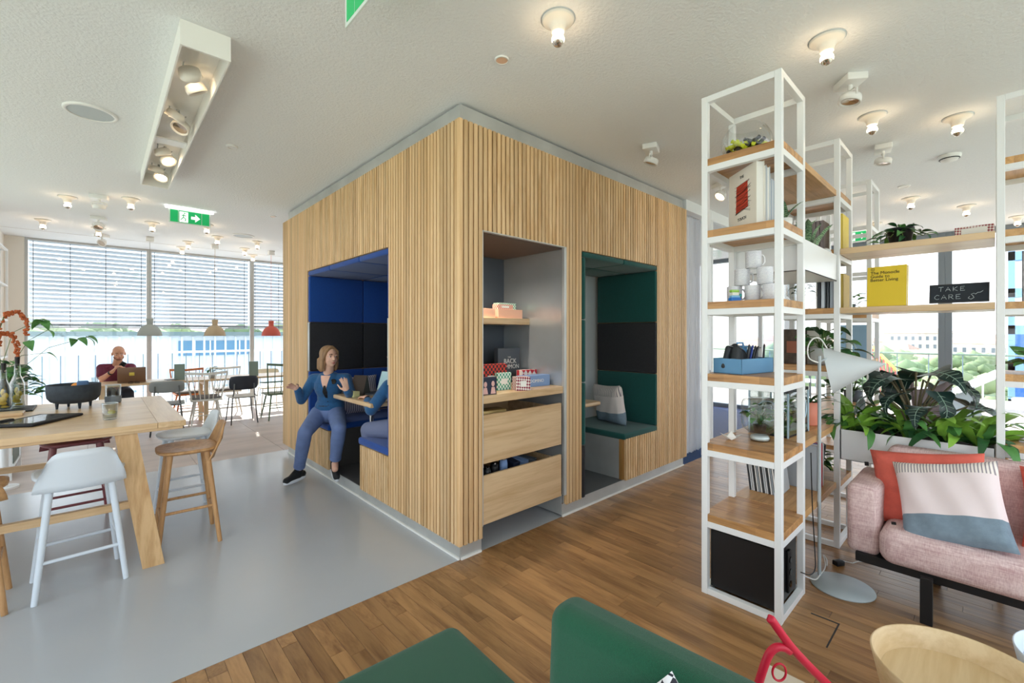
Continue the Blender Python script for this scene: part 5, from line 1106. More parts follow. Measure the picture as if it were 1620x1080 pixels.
for i in range(17):
    az = i * 2.4; rr = .09 + .22 * ((i * 5) % 7) / 7; hz = .44 - .30 * (rr / .31) ** 2 + R.uniform(-.05, .05); y_s = 1.0
    p2 = V((rr * .6 * cos(az), rr * y_s * sin(az), hz)); P.append([V((0, 0, 0)), V((p2.x * .4, p2.y * .4, hz * .6)), p2])
    lf = put_leaf(leaf_mesh('arrow', .24, .19, .9, .12, alm, n=12), alo, p2, az + R.uniform(-.6, .6), R.uniform(-.9, .15), R.uniform(.8, 1.1), R.uniform(-.4, .4))
    if 'vein_me' not in globals():
        q = B(); L0, cv = .24, .9
        def lp_(t): a_ = cv * t * t * 1.6; return (L0 * (sin(a_) / a_ if a_ > 1e-3 else 1) * t, -L0 * (1 - cos(a_)) / a_ * t if a_ > 1e-3 else 0)
        pts = [(lp_(k / 8)[0], 0, lp_(k / 8)[1] + .002) for k in range(9)]; q.tube(pts, .0022, 4)
        for k in (1, 2, 3, 4, 5, 6):
            x0, z0 = lp_(k / 8); w_ = .075 * (1 - k / 8) ** .75
            for s_ in (-1, 1): q.tube([(x0, 0, z0 + .002), (x0 + .02, s_ * w_ * .9, z0 - .006 + w_ * .12)], .0015, 4)
        vo = q.build('vein', vein, lf); vein_me = vo.data
    else: link('vein', vein_me, lf)
stems(alo, P, .006, mat('alocasia_stem', C(120, 110, 84), .6))
# ------------------------------------------------------------------ pink sofa and cushions
def linen_mat(name, c1, c2):
    m = bpy.data.materials.new(name); m.use_nodes = True; nt = m.node_tree; b = nt.nodes['Principled BSDF']; b.inputs['Roughness'].default_value = .92; L = nt.links.new
    tc = N(nt, 'ShaderNodeTexCoord'); outs = []
    for sc in ((260, 12, 12), (12, 260, 60), (12, 12, 260)):
        mp = N(nt, 'ShaderNodeMapping'); mp.inputs['Scale'].default_value = sc; L(tc.outputs['Object'], mp.inputs[0]); n = N(nt, 'ShaderNodeTexNoise'); n.inputs['Scale'].default_value = 1; n.inputs['Detail'].default_value = 2; L(mp.outputs[0], n.inputs['Vector']); outs.append(n.outputs[0])
    a = N(nt, 'ShaderNodeMath', operation='ADD'); L(outs[0], a.inputs[0]); L(outs[1], a.inputs[1]); a2 = N(nt, 'ShaderNodeMath', operation='ADD'); L(a.outputs[0], a2.inputs[0]); L(outs[2], a2.inputs[1])
    mr = N(nt, 'ShaderNodeMapRange'); mr.inputs[1].default_value = 1.15; mr.inputs[2].default_value = 1.85; L(a2.outputs[0], mr.inputs[0])
    x = N(nt, 'ShaderNodeMix', data_type='RGBA'); x.inputs[6].default_value = c1; x.inputs[7].default_value = c2; L(mr.outputs[0], x.inputs[0]); L(x.outputs[2], b.inputs['Base Color'])
    bp = N(nt, 'ShaderNodeBump'); bp.inputs['Strength'].default_value = .3; bp.inputs['Distance'].default_value = .002; L(a2.outputs[0], bp.inputs['Height']); L(bp.outputs[0], b.inputs['Normal']); return m
pink = linen_mat('pink_melange', C(196, 158, 158), C(236, 212, 208))
so = thing('sofa', 'dusty pink upholstered sofa on flat black legs before the fern planter', 'sofa', (1.65, -2.6, 0))
def rb(nm, a, b, r, m_, par, org, k=5): 
    a = V(a) - V(org); b = V(b) - V(org); return B().rbox(a, b, r, k).build(nm, m_, par)
O_ = (1.65, -2.6, 0)
rb('armrest', (1.45, -1.945, .225), (1.96, -1.795, .618), .038, pink, so, O_)
rb('backrest', (1.80, -3.5, .28), (1.975, -1.93, .79), .05, pink, so, O_)
rb('seat_cushion', (1.365, -2.74, .235), (1.84, -1.948, .425), .065, pink, so, O_)
rb('seat_cushion', (1.365, -3.5, .235), (1.84, -2.745, .425), .065, pink, so, O_)
box('base_rail', (-.21, -.9, .185), (.29, .76, .235), black, so)
for x, y in ((-.30, .455), (.24, .455), (-.30, -.75), (.24, -.75)): box('leg', (x - .006, y - .024, 0), (x + .03, y + .024, .235), black, so)
coral = mat('coral_wool', C(226, 108, 92), .9, bump=.5, bscale=300, var=.06, vscale=30)
pillow('throw_cushion', 'coral red cushion leaning in the corner of the pink sofa', (1.70, -2.125, .605), (.50, .42, .16), (rad(-22), rad(-9), rad(-94)), [coral])
blush = mat('blush_linen', C(240, 224, 224), .9, bump=.35, bscale=400)
pillow('throw_cushion', 'blush cushion with fine stripes on top and a grey-blue lower part', (1.545, -2.22, .59), (.43, .45, .14), (rad(-30), rad(-13), rad(-94)), [blush, greyblue, stripes], zones=[(0, 1), (.34, 0), (.84, 2)])
pillow('throw_cushion', 'coral red cushion at the picture edge of the pink sofa', (1.70, -2.72, .60), (.5, .42, .15), (rad(-22), 0, rad(-90)), [coral])
B().box((-.02, -.004, -.012), (.0, .004, .012), .001).build('label_tag', black, bpy.data.objects['throw_cushion.002'], (-.262, 0, .12)); B().box((-.02, -.004, -.012), (.0, .004, .012), .001).build('label_tag', black, bpy.data.objects['throw_cushion.003'], (-.235, 0, -.13))
# ------------------------------------------------------------------ floor lamp
lampm = mat('pale_grey_lacquer', C(178, 188, 192), .45)
fl_ = thing('floor_lamp', 'grey floor lamp with a big tilted cone shade and round base', 'lamp', (1.447, -1.777, 0))
B().lathe([(0, 0), (.155, 0), (.157, .004), (.155, .010), (0, .012)], 48).build('base', lampm, fl_)
pp_ = V((.046, .122, 0)); B().cyl(pp_ + V((0, 0, .01)), pp_ + V((0, 0, 1.345)), .0095, n=16).build('pole', lampm, fl_)
a0 = V((1.670, -1.664, 1.248)) - V((1.447, -1.777, 0)); a1 = V((1.715, -1.942, 1.301)) - V((1.447, -1.777, 0)); ax = (a1 - a0).normalized(); Tq = ax.to_track_quat('Z', 'Y').to_matrix(); Ln = (a1 - a0).length
B().lathe([(.147, 0), (.142, .006), (.008, Ln - .012), (.0, Ln)], 48, c=a0, T=Tq).lathe([(.139, .004), (.006, Ln - .02)], 48, c=a0, T=Tq).build('shade', mat('pale_grey_shade', C(196, 202, 204), .5), fl_)
B().ell(a0 + ax * .09, .035, 14).build('bulb', mat('opal_glass', C(250, 250, 245), .3), fl_); B().tube([pp_ + V((0, 0, 1.31)), a0 + ax * .05 + V((0, 0, .10))], .006, 8).build('arm', lampm, fl_)
B().tube([p - V((1.447, -1.777, 0)) for p in smooth([(1.50, -1.66, 1.30), (1.44, -1.615, 1.33), (1.43, -1.61, 1.40), (1.46, -1.63, 1.45), (1.49, -1.66, 1.45), (1.56, -1.68, 1.39)])], .004, 8).build('cord', white_pl, fl_)
# cables
B().tube(smooth([(1.06, -1.665, .185), (1.10, -1.70, .17), (1.2, -1.70, .17), (1.28, -1.68, .24), (1.27, -1.67, .5), (1.25, -1.668, .8)]), .003, 6).build('power_cable', black, None, tag=('thin black cable running from the power strip up the tower', 'cable'))
B().tube(smooth([(1.26, -1.62, .08), (1.36, -1.66, .03), (1.47, -1.66, .012), (1.60, -1.66, .008), (1.70, -1.64, .008), (1.80, -1.61, .008), (1.74, -1.64, .01), (1.65, -1.66, .008)]), .0035, 6).build('lamp_cable', white_pl, None, tag=('white cable on the floor between the tower and the sofa', 'cable'))
t = thing('power_adapter', 'black power adapter with white cable on the floor by the sofa', 'adapter', (1.736, -1.705, 0), rad(-30)); B().rbox((-.03, -.02, 0), (.03, .02, .03), .005, 2).build('adapter_body', black, t); B().tube([(.03, 0, .01), (.06, .03, .006), (.10, -.01, .006), (.16, -.0, .006), (.24, -.03, .006)], .003, 6).build('cable', white_pl, t)
# ------------------------------------------------------------------ coffee tables
birch = wood('pale_birch', C(226, 200, 158), C(204, 172, 124), 'X', .45, .04, .6)
c1 = thing('coffee_table', 'round pale birch tray-top coffee table in front of the pink sofa', 'table', (.25, -2.313, 0))
B().lathe([(.15, 0), (.155, 0), (.17, .12), (.205, .30), (.2315, .42), (.228, .424), (.2245, .42), (.2, .355)], 64).build('drum_side', birch, c1)
B().lathe([(0, .357), (.2, .357), (.198, .35), (0, .35)], 64, smooth=False).build('tray_top', birch, c1)
c2 = thing('coffee_table', 'small white round table at the picture edge beside the birch one', 'table', (.63, -2.62, 0)); wt_ = mat('white_blue_lacquer', C(222, 232, 246), .3)
B().lathe([(.13, 0), (.135, 0), (.16, .2), (.2, .40), (.197, .404), (.194, .40), (.175, .35)], 56).build('drum_side', wt_, c2); B().lathe([(0, .352), (.175, .352), (.17, .345), (0, .345)], 56, smooth=False).build('tray_top', wt_, c2)
# ------------------------------------------------------------------ green sofa, ottoman and red chair in front
gs = thing('green_sofa', 'dark green wool sofa seen from over its back at the bottom of the picture', 'sofa', (-1.1, -2.1, 0))
G_ = (-1.1, -2.1, 0)
t_b = B().rbox((-.065, -.65, -.28), (.065, .65, .28), .05, 6).build('backrest', forest_fab, gs, (.335, -.10, .475), (0, rad(3), rad(4)))
rb('seat_cushion', (-1.66, -2.8, .2), (-.86, -1.70, .40), .05, forest_fab, gs, G_)
for x in (-.5, .3):
    for y in (-.6, .3): B().cyl((x, y, 0), (x, y, .2), .014, n=10).build('leg', black, gs)
ot = thing('green_ottoman', 'square dark green wool ottoman at the bottom edge on the pale floor', 'ottoman', (-1.28, -1.32, 0), rad(-3))
B().rbox((-.5, -.34, .16), (.5, .34, .42), .05, 6).build('upholstered_seat', forest_fab, ot)
for x in (-.42, .42):
    for y in (-.26, .26): B().cyl((x, y, 0), (x, y, .16), .014, n=10).build('leg', black, ot)
pillow('dotted_cushion', 'tip of a black and white dotted cushion on the green sofa', (-.905, -1.93, .585), (.30, .30, .08), (rad(-8), rad(45), rad(-90)), [pat_mat('black_white_dots', C(24, 26, 40), C(232, 232, 236), 60, 'diag')])
red = mat('raspberry_red_lacquer', C(214, 36, 66), .4)
rc = thing('red_tube_chair', 'raspberry red tubular chair arm with a small ring rising from the bottom edge', 'chair', (-.18, -1.96, 0))
def loc_(p): return V(p) - V((-.18, -1.96, 0))
from mathutils import Vector
def pts_(l): return smooth([loc_(p) for p in l], 6)
B().tube(pts_([(-.130, -1.883, .545), (-.128, -1.884, .546), (-.089, -1.921, .471), (-.049, -1.959, .409), (.007, -2.011, .333), (.11, -2.10, .20), (.20, -2.18, .0)]), [.006] + [.0135] * 36, 14).build('rear_post', red, rc)
B().tube(pts_([(-.086, -1.924, .446), (-.101, -1.91, .458), (-.119, -1.893, .458), (-.135, -1.878, .438), (-.149, -1.866, .395), (-.163, -1.852, .333), (-.19, -1.827, .24), (-.22, -1.80, 0)]), .0125, 14).build('arm_bow', red, rc)
cr_ = loc_((-.112, -1.90, .378)); rv = Vector((.7326, -.6806, 0))
B().tube([cr_ + rv * (.022 * cos(t)) + Vector((0, 0, .028 * sin(t))) for t in [2 * pi * k / 24 for k in range(24)]], .0035, 8, closed=True).build('ring', red, rc)
box('cream_seat', (-.02, -.16, .27), (.22, .14, .285), mat('cream_laminate', C(226, 216, 200), .5), rc)
# ------------------------------------------------------------------ people
def cap(q, a, b, r0, r1, n=14):
    """closed tapered capsule"""
    a = V(a); b = V(b); d = b - a; L_ = max(d.length, 1e-4); T = (d / L_).to_track_quat('Z', 'Y').to_matrix(); prof = []
    for k in range(5): t = -pi / 2 + (pi / 2) * k / 4; prof.append((max(r0 * cos(t), 1e-5), r0 * sin(t)))
    for k in range(5): t = (pi / 2) * k / 4; prof.append((max(r1 * cos(t), 1e-5), L_ + r1 * sin(t)))
    q.lathe(prof, n, c=a, T=T, cap=True)
def blob(name, q, m_, parent, vox=.007, smooth=6, fac=.5, loc=(0, 0, 0)):
    """one continuous surface from overlapping closed forms"""
    me = bpy.data.meshes.new('tmp'); me.from_pydata(q.v, [], q.f); o = bpy.data.objects.new('tmp', me); COL.objects.link(o)
    r = o.modifiers.new('r', 'REMESH'); r.mode = 'VOXEL'; r.voxel_size = vox
    s_ = o.modifiers.new('s', 'SMOOTH'); s_.iterations = smooth; s_.factor = fac
    dg = bpy.context.evaluated_depsgraph_get(); nm = bpy.data.meshes.new_from_object(o.evaluated_get(dg)); bpy.data.objects.remove(o)
    nm.name = name; nm.materials.clear(); nm.materials.append(m_); nm.polygons.foreach_set('use_smooth', [True] * len(nm.polygons)); nm.transform(M.Translation(-V(loc)))
    return link(name, nm, parent)
skin = mat('skin_light', C(226, 180, 156), .5, var=.05, vscale=25); skin.node_tree.nodes['Principled BSDF'].inputs['Subsurface Weight'].default_value = .08
eye_w = mat('eye_white', C(236, 234, 230), .2); iris = mat('eye_dark', C(60, 44, 34), .15); lip = mat('lip', C(190, 108, 100), .5)
def frame_of(f, up=(0, 0, 1)):
    f = V(f).normalized(); up = V(up); r = f.cross(up).normalized(); u = r.cross(f).normalized(); return r, f, u      # right, forward, up
def head(q, c, f, up=(0, 0, 1), s=1.0):
    """head volume added to body; c = head centre"""
    r, f, u = frame_of(f, up); c = V(c); T = M((r, f, u)).transposed()
    P = lambda x, y, z: c + (r * x + f * y + u * z) * s
    q.ell(P(0, -.012, .028), (.075 * s, .094 * s, .083 * s), 22, T)
    q.ell(P(0, .020, -.028), (.058 * s, .066 * s, .074 * s), 20, T)
    q.ell(P(0, .052, -.078), (.026 * s, .024 * s, .022 * s), 14, T)
    for sx in (-1, 1):
        q.ell(P(.034 * sx, .056, -.03), (.022 * s, .018 * s, .02 * s), 12, T); q.ell(P(.077 * sx, -.008, -.012), (.011 * s, .02 * s, .031 * s), 12, T)
        q.ell(P(.028 * sx, .074, .024), (.024 * s, .012 * s, .010 * s), 12, T)
    cap(q, P(0, .080, .016), P(0, .100, -.018), .008 * s, .0125 * s, 10); q.ell(P(0, .092, -.022), (.017 * s, .011 * s, .009 * s), 12, T)
    q.ell(P(0, .078, -.052), (.024 * s, .012 * s, .011 * s), 12, T)
    return P, T, (r, f, u)
def face(P, T, parent, s=1.0, brow=C(90, 62, 44), org=(0, 0, 0), closed=False):
    O = V(org)
    for sx in (-1, 1):
        e_ = B().ell(P(.030 * sx, .071, .008) - O, (.0125 * s, .0085 * s, .0055 * s), 14, T).build('eye', eye_w, parent)
        B().ell(P(.031 * sx, .0795, .008 - (.004 if closed else 0)) - O, (.0055 * s, .003 * s, .0052 * s), 12, T).build('iris', iris, e_)
        B().tube([P((.030 + d) * sx, .0835 - abs(d) * .25, .0195 + h) - O for d, h in ((-.016, 0), (0, .003), (.014, -.001))], .0018 * s, 6).build('upper_eyelid', parent.children[0].data.materials[0], e_)
        B().tube([P((.030 + d) * sx, .088 - abs(d) * .35, .033 + h) - O for d, h in ((-.018, -.001), (0, .003), (.018, -.002))], .003 * s, 6).build('eyebrow', mat('brow_%d' % int(brow[0] * 1000), brow, .8), parent)
    B().tube([P(x, .0895 - abs(x) * .5, -.0535 + h) - O for x, h in ((-.022, -.001), (-.010, .0015), (0, 0), (.010, .0015), (.022, -.001))], [.0012, .0032, .0036, .0032, .0012], 8).tube([P(x, .0885 - abs(x) * .5, -.0605) - O for x in (-.016, 0, .016)], [.0015, .0042, .0015], 8).build('mouth', lip, parent)
def hand(q, w_, d, palm_n, s=1.0, curl=.5, spread=.12, thumb=1):
    """hand from wrist w_, pointing along d, palm facing palm_n; thumb side +1 = d x palm_n"""
    d = V(d).normalized(); n = (V(palm_n) - d * V(palm_n).dot(d)).normalized(); x = d.cross(n) * thumb; w_ = V(w_)
    cap(q, w_, w_ + d * .03 * s, .023 * s, .024 * s, 10)
    for k in (-1.3, -.45, .45, 1.3): cap(q, w_ + d * .022 * s + x * k * .012 * s, w_ + d * .078 * s + x * k * .017 * s, .0135 * s, .0115 * s, 8)
    for k, ln in ((1.3, .068), (.45, .078), (-.45, .073), (-1.3, .056)):
        p = w_ + d * .078 * s + x * k * .0175 * s; dd = (d + x * k * spread).normalized(); a = 0
        for j, fr in enumerate((.46, .31, .23)):
            a += curl * (.55 if j == 0 else .75); dv = (dd * cos(a) + n * sin(a)).normalized(); p2 = p + dv * ln * fr * s * 1.05; cap(q, p, p2, (.0098 - .0012 * j) * s, (.0088 - .0012 * j) * s, 8); p = p2
    p = w_ + d * .02 * s + x * .02 * s; dv = (d * .62 + x * .75 + n * .25).normalized(); p2 = p + dv * .042 * s; cap(q, p, p2, .0145 * s, .0115 * s, 8); dv = (d * .85 + x * .3 + n * .4).normalized(); p3 = p2 + dv * .030 * s; cap(q, p2, p3, .0108 * s, .0095 * s, 8); cap(q, p3, p3 + (dv + n * .3).normalized() * .022 * s, .0095 * s, .008 * s, 8)
def torso(q, pel, chest, neck, shL, shR, wr=1.0, infl=0, female=False):
    pel, chest, neck, shL, shR = map(V, (pel, chest, neck, shL, shR)); side = (shL - shR).normalized(); up = (neck - pel).normalized(); fwd = side.cross(up).normalized() * -1
    T = M((side, up.cross(side) * 1, up)).transposed(); w0 = .5
    q.ell(pel, (.158 * wr + infl, .118 * wr + infl, .11 + infl), 20, T); mid = pel.lerp(chest, .45)
    q.ell(mid, ((.125 if female else .145) * wr + infl, .098 * wr + infl, .13 + infl), 20, T)
    q.ell(chest, (.155 * wr + infl, .108 * wr + infl, .15 + infl), 20, T)
    cap(q, shL, shR, .052 * wr + infl, .052 * wr + infl, 14); cap(q, chest + up * .06, neck, .085 * wr + infl, .045 + infl, 14)
    return side, up
def shoe(parent, ank, toe_dir, org, size=.26, pitch=0):
    d = V(toe_dir).normalized(); r = d.cross(V((0, 0, 1))).normalized(); u = r.cross(d).normalized(); T = M((d, r * -1, u)).transposed(); a = V(ank) - V(org); O = V(org)
    base = a - u * .085; q = B()
    cap(q, base + d * -.045 + u * .035, base + d * .14 + u * .026, .036, .030, 14); cap(q, base + d * .02 + u * .03, base + d * .155 + u * .024, .040, .033, 14); cap(q, a + u * .01, base + u * .04, .040, .040, 14); cap(q, a - u * .01 + d * .02, base + d * .10 + u * .03, .036, .034, 12)
    o = blob('shoe', q, mat('black_knit_shoe', C(26, 28, 32), .75, bump=.3, bscale=300), parent, .006, 5)
    sq = B(); n = 26
    ring = []
    for i in range(n):
        t = 2 * pi * i / n; x = cos(t); y = sin(t); w_ = .036 + .008 * (x if x > 0 else 0); ring.append((.05 + .135 * x, y * w_ * (1 - .15 * abs(x) ** 3)))
    vs = []
    for z, sc_ in ((-.012, .97), (-.008, 1.03), (.014, 1.04), (.018, .98)): vs += [base + d * ((x - .05) * sc_ + .05) + r * (y * sc_) + u * z for x, y in ring]
    fs = [(j * n + i, j * n + (i + 1) % n, (j + 1) * n + (i + 1) % n, (j + 1) * n + i) for j in range(3) for i in range(n)] + [tuple(reversed(range(n))), tuple(range(3 * n, 4 * n))]
    sq.add(vs, fs, True); sq.build('sole', mat('white_sole', C(226, 232, 240), .5), o)
    lq = B()
    for k in range(4): c_ = a + d * (.035 + .022 * k) - u * (.012 + .012 * k) + u * .016; lq.tube([c_ - r * .02, c_ + u * .008, c_ + r * .02], .0025, 6)
    lq.build('laces', black, o)
def arms(q, sh, el, wr_, r0=.046, r1=.037, r2=.024, infl=0, to=1.0):
    sh, el, wr_ = V(sh), V(el), V(wr_); cap(q, sh, el, r0 + infl, r1 + infl); cap(q, el, el.lerp(wr_, to), r1 + infl, (r1 + (r2 - r1) * to) + infl)
def leg(q, hp, kn, an, r0=.088, r1=.056, r2=.036, infl=0, to=1.0):
    hp, kn, an = V(hp), V(kn), V(an); cap(q, hp, kn, r0 + infl, r1 + infl, 18); m_ = kn.lerp(an, .35); cap(q, kn, m_, r1 + infl, r1 * .98 + infl, 16); cap(q, m_, kn.lerp(an, to), r1 * .98 + infl, (r2 if to == 1 else r1 * .98 + (r2 - r1) * (to - .35) / .65) + infl, 14)
den = mat('navy_cardigan', C(36, 88, 134), .9, bump=.5, bscale=260, var=.10, vscale=40, sheen=.2)
jean = mat('slate_blue_trousers', C(106, 126, 172), .85, bump=.4, bscale=220, var=.1, vscale=14)
# --- woman on the blue bench
W0 = V((.02, 2.30, .11))
wm = thing('person', 'woman with shoulder-length hair in a blue cardigan sitting on the blue bench edge gesturing', 'person', W0)
J = dict(hd=(-.02, 2.20, 1.245), neck=(-.02, 2.235, 1.10), chest=(.0, 2.27, .945), pel=(.03, 2.33, .668), shR=(-.115, 2.375, 1.015), shL=(.125, 2.135, 1.02), hipR=(-.05, 2.40, .645), hipL=(.075, 2.26, .65), knR=(-.29, 2.10, .535), knL=(-.07, 1.83, .585), anR=(-.265, 2.36, .115), anL=(-.035, 2.02, .225), elR=(-.21, 2.46, .80), wrR=(-.275, 2.36, .925), elL=(.10, 1.93, .85), wrL=(-.005, 1.80, .935))
J = {k: V(v) for k, v in J.items()}
fdir = V((.12, -1, -.02))
q = B(); P, T, fr_ = head(q, J['hd'], fdir, s=.97)
cap(q, J['neck'] - V((0, 0, .04)), J['hd'] - V((0, 0, .03)), .050, .046)
torso(q, J['pel'], J['chest'], J['neck'], J['shL'], J['shR'], .88, 0, True)
arms(q, J['shR'], J['elR'], J['wrR'], .042, .034, .023); arms(q, J['shL'], J['elL'], J['wrL'], .042, .034, .023)
leg(q, J['hipR'], J['knR'], J['anR'], .08, .05, .033); leg(q, J['hipL'], J['knL'], J['anL'], .08, .05, .033)
hand(q, J['wrR'], (-.8, -.25, .45), (.2, -.6, -.6), .92, .35, .2, 1); hand(q, J['wrL'], (-.28, -.05, .95), (.1, .9, .2), .92, .45, .18, 1)
cap(q, J['anR'], J['anR'] + V((-.07, -.03, -.06)), .034, .03); cap(q, J['anL'], J['anL'] + V((-.03, -.08, -.05)), .034, .03)
bd = blob('body', q, skin, wm, .006, 4, loc=W0)
face(P, T, wm, .97, C(120, 88, 64), W0)
q = B(); torso(q, J['pel'] + V((0, 0, .06)), J['chest'], J['chest'] + V((-.01, -.01, .075)), J['shL'], J['shR'], .88, .013, True)
arms(q, J['shR'], J['elR'], J['wrR'], .042, .034, .023, .014, .93); arms(q, J['shL'], J['elL'], J['wrL'], .042, .034, .023, .014, .93)
sh_ = blob('cardigan', q, den, wm, .008, 4, loc=W0)
fw = V((J['shR'] - J['shL'])).cross(V((0, 0, 1))).normalized(); fw = fw if fw.y < 0 else -fw
def onchest(x, z, d=.0): s_ = (J['shL'] - J['shR']); s_.z = 0; s_.normalize(); return J['chest'] + s_ * x + V((0, 0, z)) + fw * (.118 + d - abs(x) * .35 - max(0, abs(z) - .02) * .16)
from mathutils.bvhtree import BVHTree
bvh = BVHTree.FromPolygons([v.co.copy() for v in sh_.data.vertices], [tuple(p.vertices) for p in sh_.data.polygons])
sd = (J['shL'] - J['shR']); sd.z = 0; sd.normalize()
def onchest(x, z, d=.003):
    p = J['chest'] - W0 + sd * x + V((0, 0, z)); h = bvh.ray_cast(p + fw * .5, -fw); return (h[0] if h[0] else p) + fw * d
def patch(nm, outline, m_, d, nv=10, nu=6):
    vs = []
    for j in range(nv + 1):
        t = j / nv; xa, xb, z = outline(t)
        for i in range(nu + 1): vs.append(onchest(xa + (xb - xa) * i / nu, z, d))
    B().add(vs, [(j * (nu + 1) + i, j * (nu + 1) + i + 1, (j + 1) * (nu + 1) + i + 1, (j + 1) * (nu + 1) + i) for j in range(nv) for i in range(nu)], True).build(nm, m_, sh_)
patch('neck_opening', lambda t: (-.050 * (1 - t) ** .7 + .006, .050 * (1 - t) ** .7 + .006, .115 - .15 * t), skin, .003)
patch('black_top', lambda t: (-.004 - .018 * (1 - abs(2 * t - 1)), .016 + .012 * (1 - abs(2 * t - 1)), .015 - .13 * t), black, .0045)
for k in range(6): B().ell(onchest(.026 - .006 * min(k, 2), .0 - .038 * k, .004), .005, 8).build('button', mat('navy_button', C(24, 40, 66), .3), sh_)
bp_ = onchest(.088, .055, .0); B().cyl(bp_ - fw * .004, bp_ + fw * .008, .026, n=22).build('round_badge', black_gloss, sh_)
q = B(); torso_p = J['pel']; s_ = (J['shL'] - J['shR']).normalized(); Tp = M((s_, V((0, 0, 1)).cross(s_), V((0, 0, 1)))).transposed(); q.ell(J['pel'] + V((0, 0, -.01)), (.152, .122, .105), 20, Tp)
leg(q, J['hipR'], J['knR'], J['anR'], .08, .052, .036, .014, .86); leg(q, J['hipL'], J['knL'], J['anL'], .08, .052, .036, .014, .86)
tr_ = blob('trousers', q, jean, wm, .008, 3, loc=W0)
for kn, an in (('knR', 'anR'), ('knL', 'anL')):
    a = J[kn].lerp(J[an], .80) - W0; b = J[kn].lerp(J[an], .90) - W0; B().cyl(a, b, .054, .055, 24).build('turned_cuff', jean, tr_)
B().tube([J['pel'] - W0 + V((0, 0, .075)) + Tp @ V((.128 * cos(t), .104 * sin(t), 0)) for t in [2 * pi * k / 30 for k in range(30)]], .012, 8, closed=True).build('belt', mat('dark_belt', C(30, 30, 38), .4), tr_)
shoe(wm, J['anR'], (-.8, -.42, -.02), W0); shoe(wm, J['anL'], (-.25, -1, -.42), W0)
hair_m = mat('dark_blonde_hair', C(150, 116, 82), .55, bump=1, bscale=70, stretch=(1, 1, .12), var=.3, vscale=30)
q = B(); r_, f_, u_ = fr_
q.ell(P(0, -.030, .036), (.084, .096, .086), 20, T)
for sx in (-1, 1):
    q.ell(P(.070 * sx, -.022, .01), (.020, .046, .085), 14, T); q.ell(P(.078 * sx, -.012, -.070), (.024, .036, .070), 14, T); q.ell(P(.072 * sx, -.03, -.11), (.030, .036, .045), 14, T)
    cap(q, P(.008 * sx, .040, .108), P(.062 * sx, .046, .060), .016, .014, 10); cap(q, P(.062 * sx, .046, .060), P(.078 * sx, .020, -.02), .014, .014, 10)
    for k in range(6): cap(q, P((.055 + .008 * k) * sx, .02 - .016 * k, -.02), P((.064 + .008 * k) * sx, .018 - .016 * k, -.145 + .004 * k), .010, .005, 8)
q.ell(P(0, -.07, -.05), (.075, .045, .10), 16, T)
blob('hair', q, hair_m, wm, .007, 4, loc=W0)
# --- second woman, mostly behind the booth jamb
W1 = V((.30, 1.15, .11))
p2 = thing('person', 'woman in a blue cardigan behind the booth edge with one hand on the niche table', 'person', W1)
K = dict(hd=(.225, 1.275, 1.25), neck=(.235, 1.235, 1.10), chest=(.26, 1.20, .95), pel=(.28, 1.17, .665), shL=(.14, 1.25, 1.02), shR=(.40, 1.20, 1.02), hipL=(.19, 1.20, .645), hipR=(.36, 1.18, .645), knL=(.07, 1.50, .605), knR=(.38, 1.62, .60), anL=(.14, 1.52, .20), anR=(.40, 1.66, .20), elL=(.055, 1.42, .80), wrL=(.09, 1.58, .888), elR=(.46, 1.42, .80), wrR=(.36, 1.60, .895))
K = {k: V(v) for k, v in K.items()}
q = B(); P, T, fr_ = head(q, K['hd'], (-.08, 1, -.04), s=.97); cap(q, K['neck'] - V((0, 0, .04)), K['hd'] - V((0, 0, .03)), .05, .046)
torso(q, K['pel'], K['chest'], K['neck'], K['shL'], K['shR'], .88, 0, True); arms(q, K['shL'], K['elL'], K['wrL'], .042, .034, .023); arms(q, K['shR'], K['elR'], K['wrR'], .042, .034, .023)
leg(q, K['hipL'], K['knL'], K['anL'], .08, .05, .033); leg(q, K['hipR'], K['knR'], K['anR'], .08, .05, .033)
hand(q, K['wrL'], (-.05, 1, .02), (0, 0, -1), .9, .42, .12, -1); hand(q, K['wrR'], (-.1, 1, .02), (0, 0, -1), .9, .4, .12, 1)
blob('body', q, skin, p2, .006, 4, loc=W1); face(P, T, p2, .97, org=W1)
q = B(); torso(q, K['pel'] + V((0, 0, .06)), K['chest'], K['chest'] + V((0, .01, .085)), K['shL'], K['shR'], .88, .013, True); arms(q, K['shL'], K['elL'], K['wrL'], .046, .040, .03, .014, .62); arms(q, K['shR'], K['elR'], K['wrR'], .046, .04, .03, .014, .62)
blob('cardigan', q, den, p2, .008, 4, loc=W1)
q = B(); q.ell(K['pel'] - V((0, 0, .01)), (.15, .12, .105), 20); leg(q, K['hipL'], K['knL'], K['anL'], .082, .058, .04, .014, .9); leg(q, K['hipR'], K['knR'], K['anR'], .082, .058, .04, .014, .9)
blob('trousers', q, mat('grey_blue_trousers', C(112, 120, 150), .85, bump=.4, bscale=220), p2, .008, 3, loc=W1)
shoe(p2, K['anL'], (0, 1, 0), W1); shoe(p2, K['anR'], (0, 1, 0), W1)
dw = (K['wrL'] - K['elL']).normalized(); wc_ = K['wrL'] - dw * .025 - W1; B().cyl(wc_ - dw * .012, wc_ + dw * .012, .0275, n=20).build('wristwatch', black, p2)
q = B(); q.ell(P(0, -.024, .036), (.084, .094, .082), 20, T); q.ell(P(0, -.10, .0), (.04, .04, .045), 14, T)
for sx in (-1, 1): q.ell(P(.066 * sx, -.03, .0), (.02, .05, .05), 12, T)
blob('hair', q, mat('brown_hair', C(120, 90, 62), .55, bump=1, bscale=70, var=.3, vscale=30), p2, .007, 4, loc=W1)
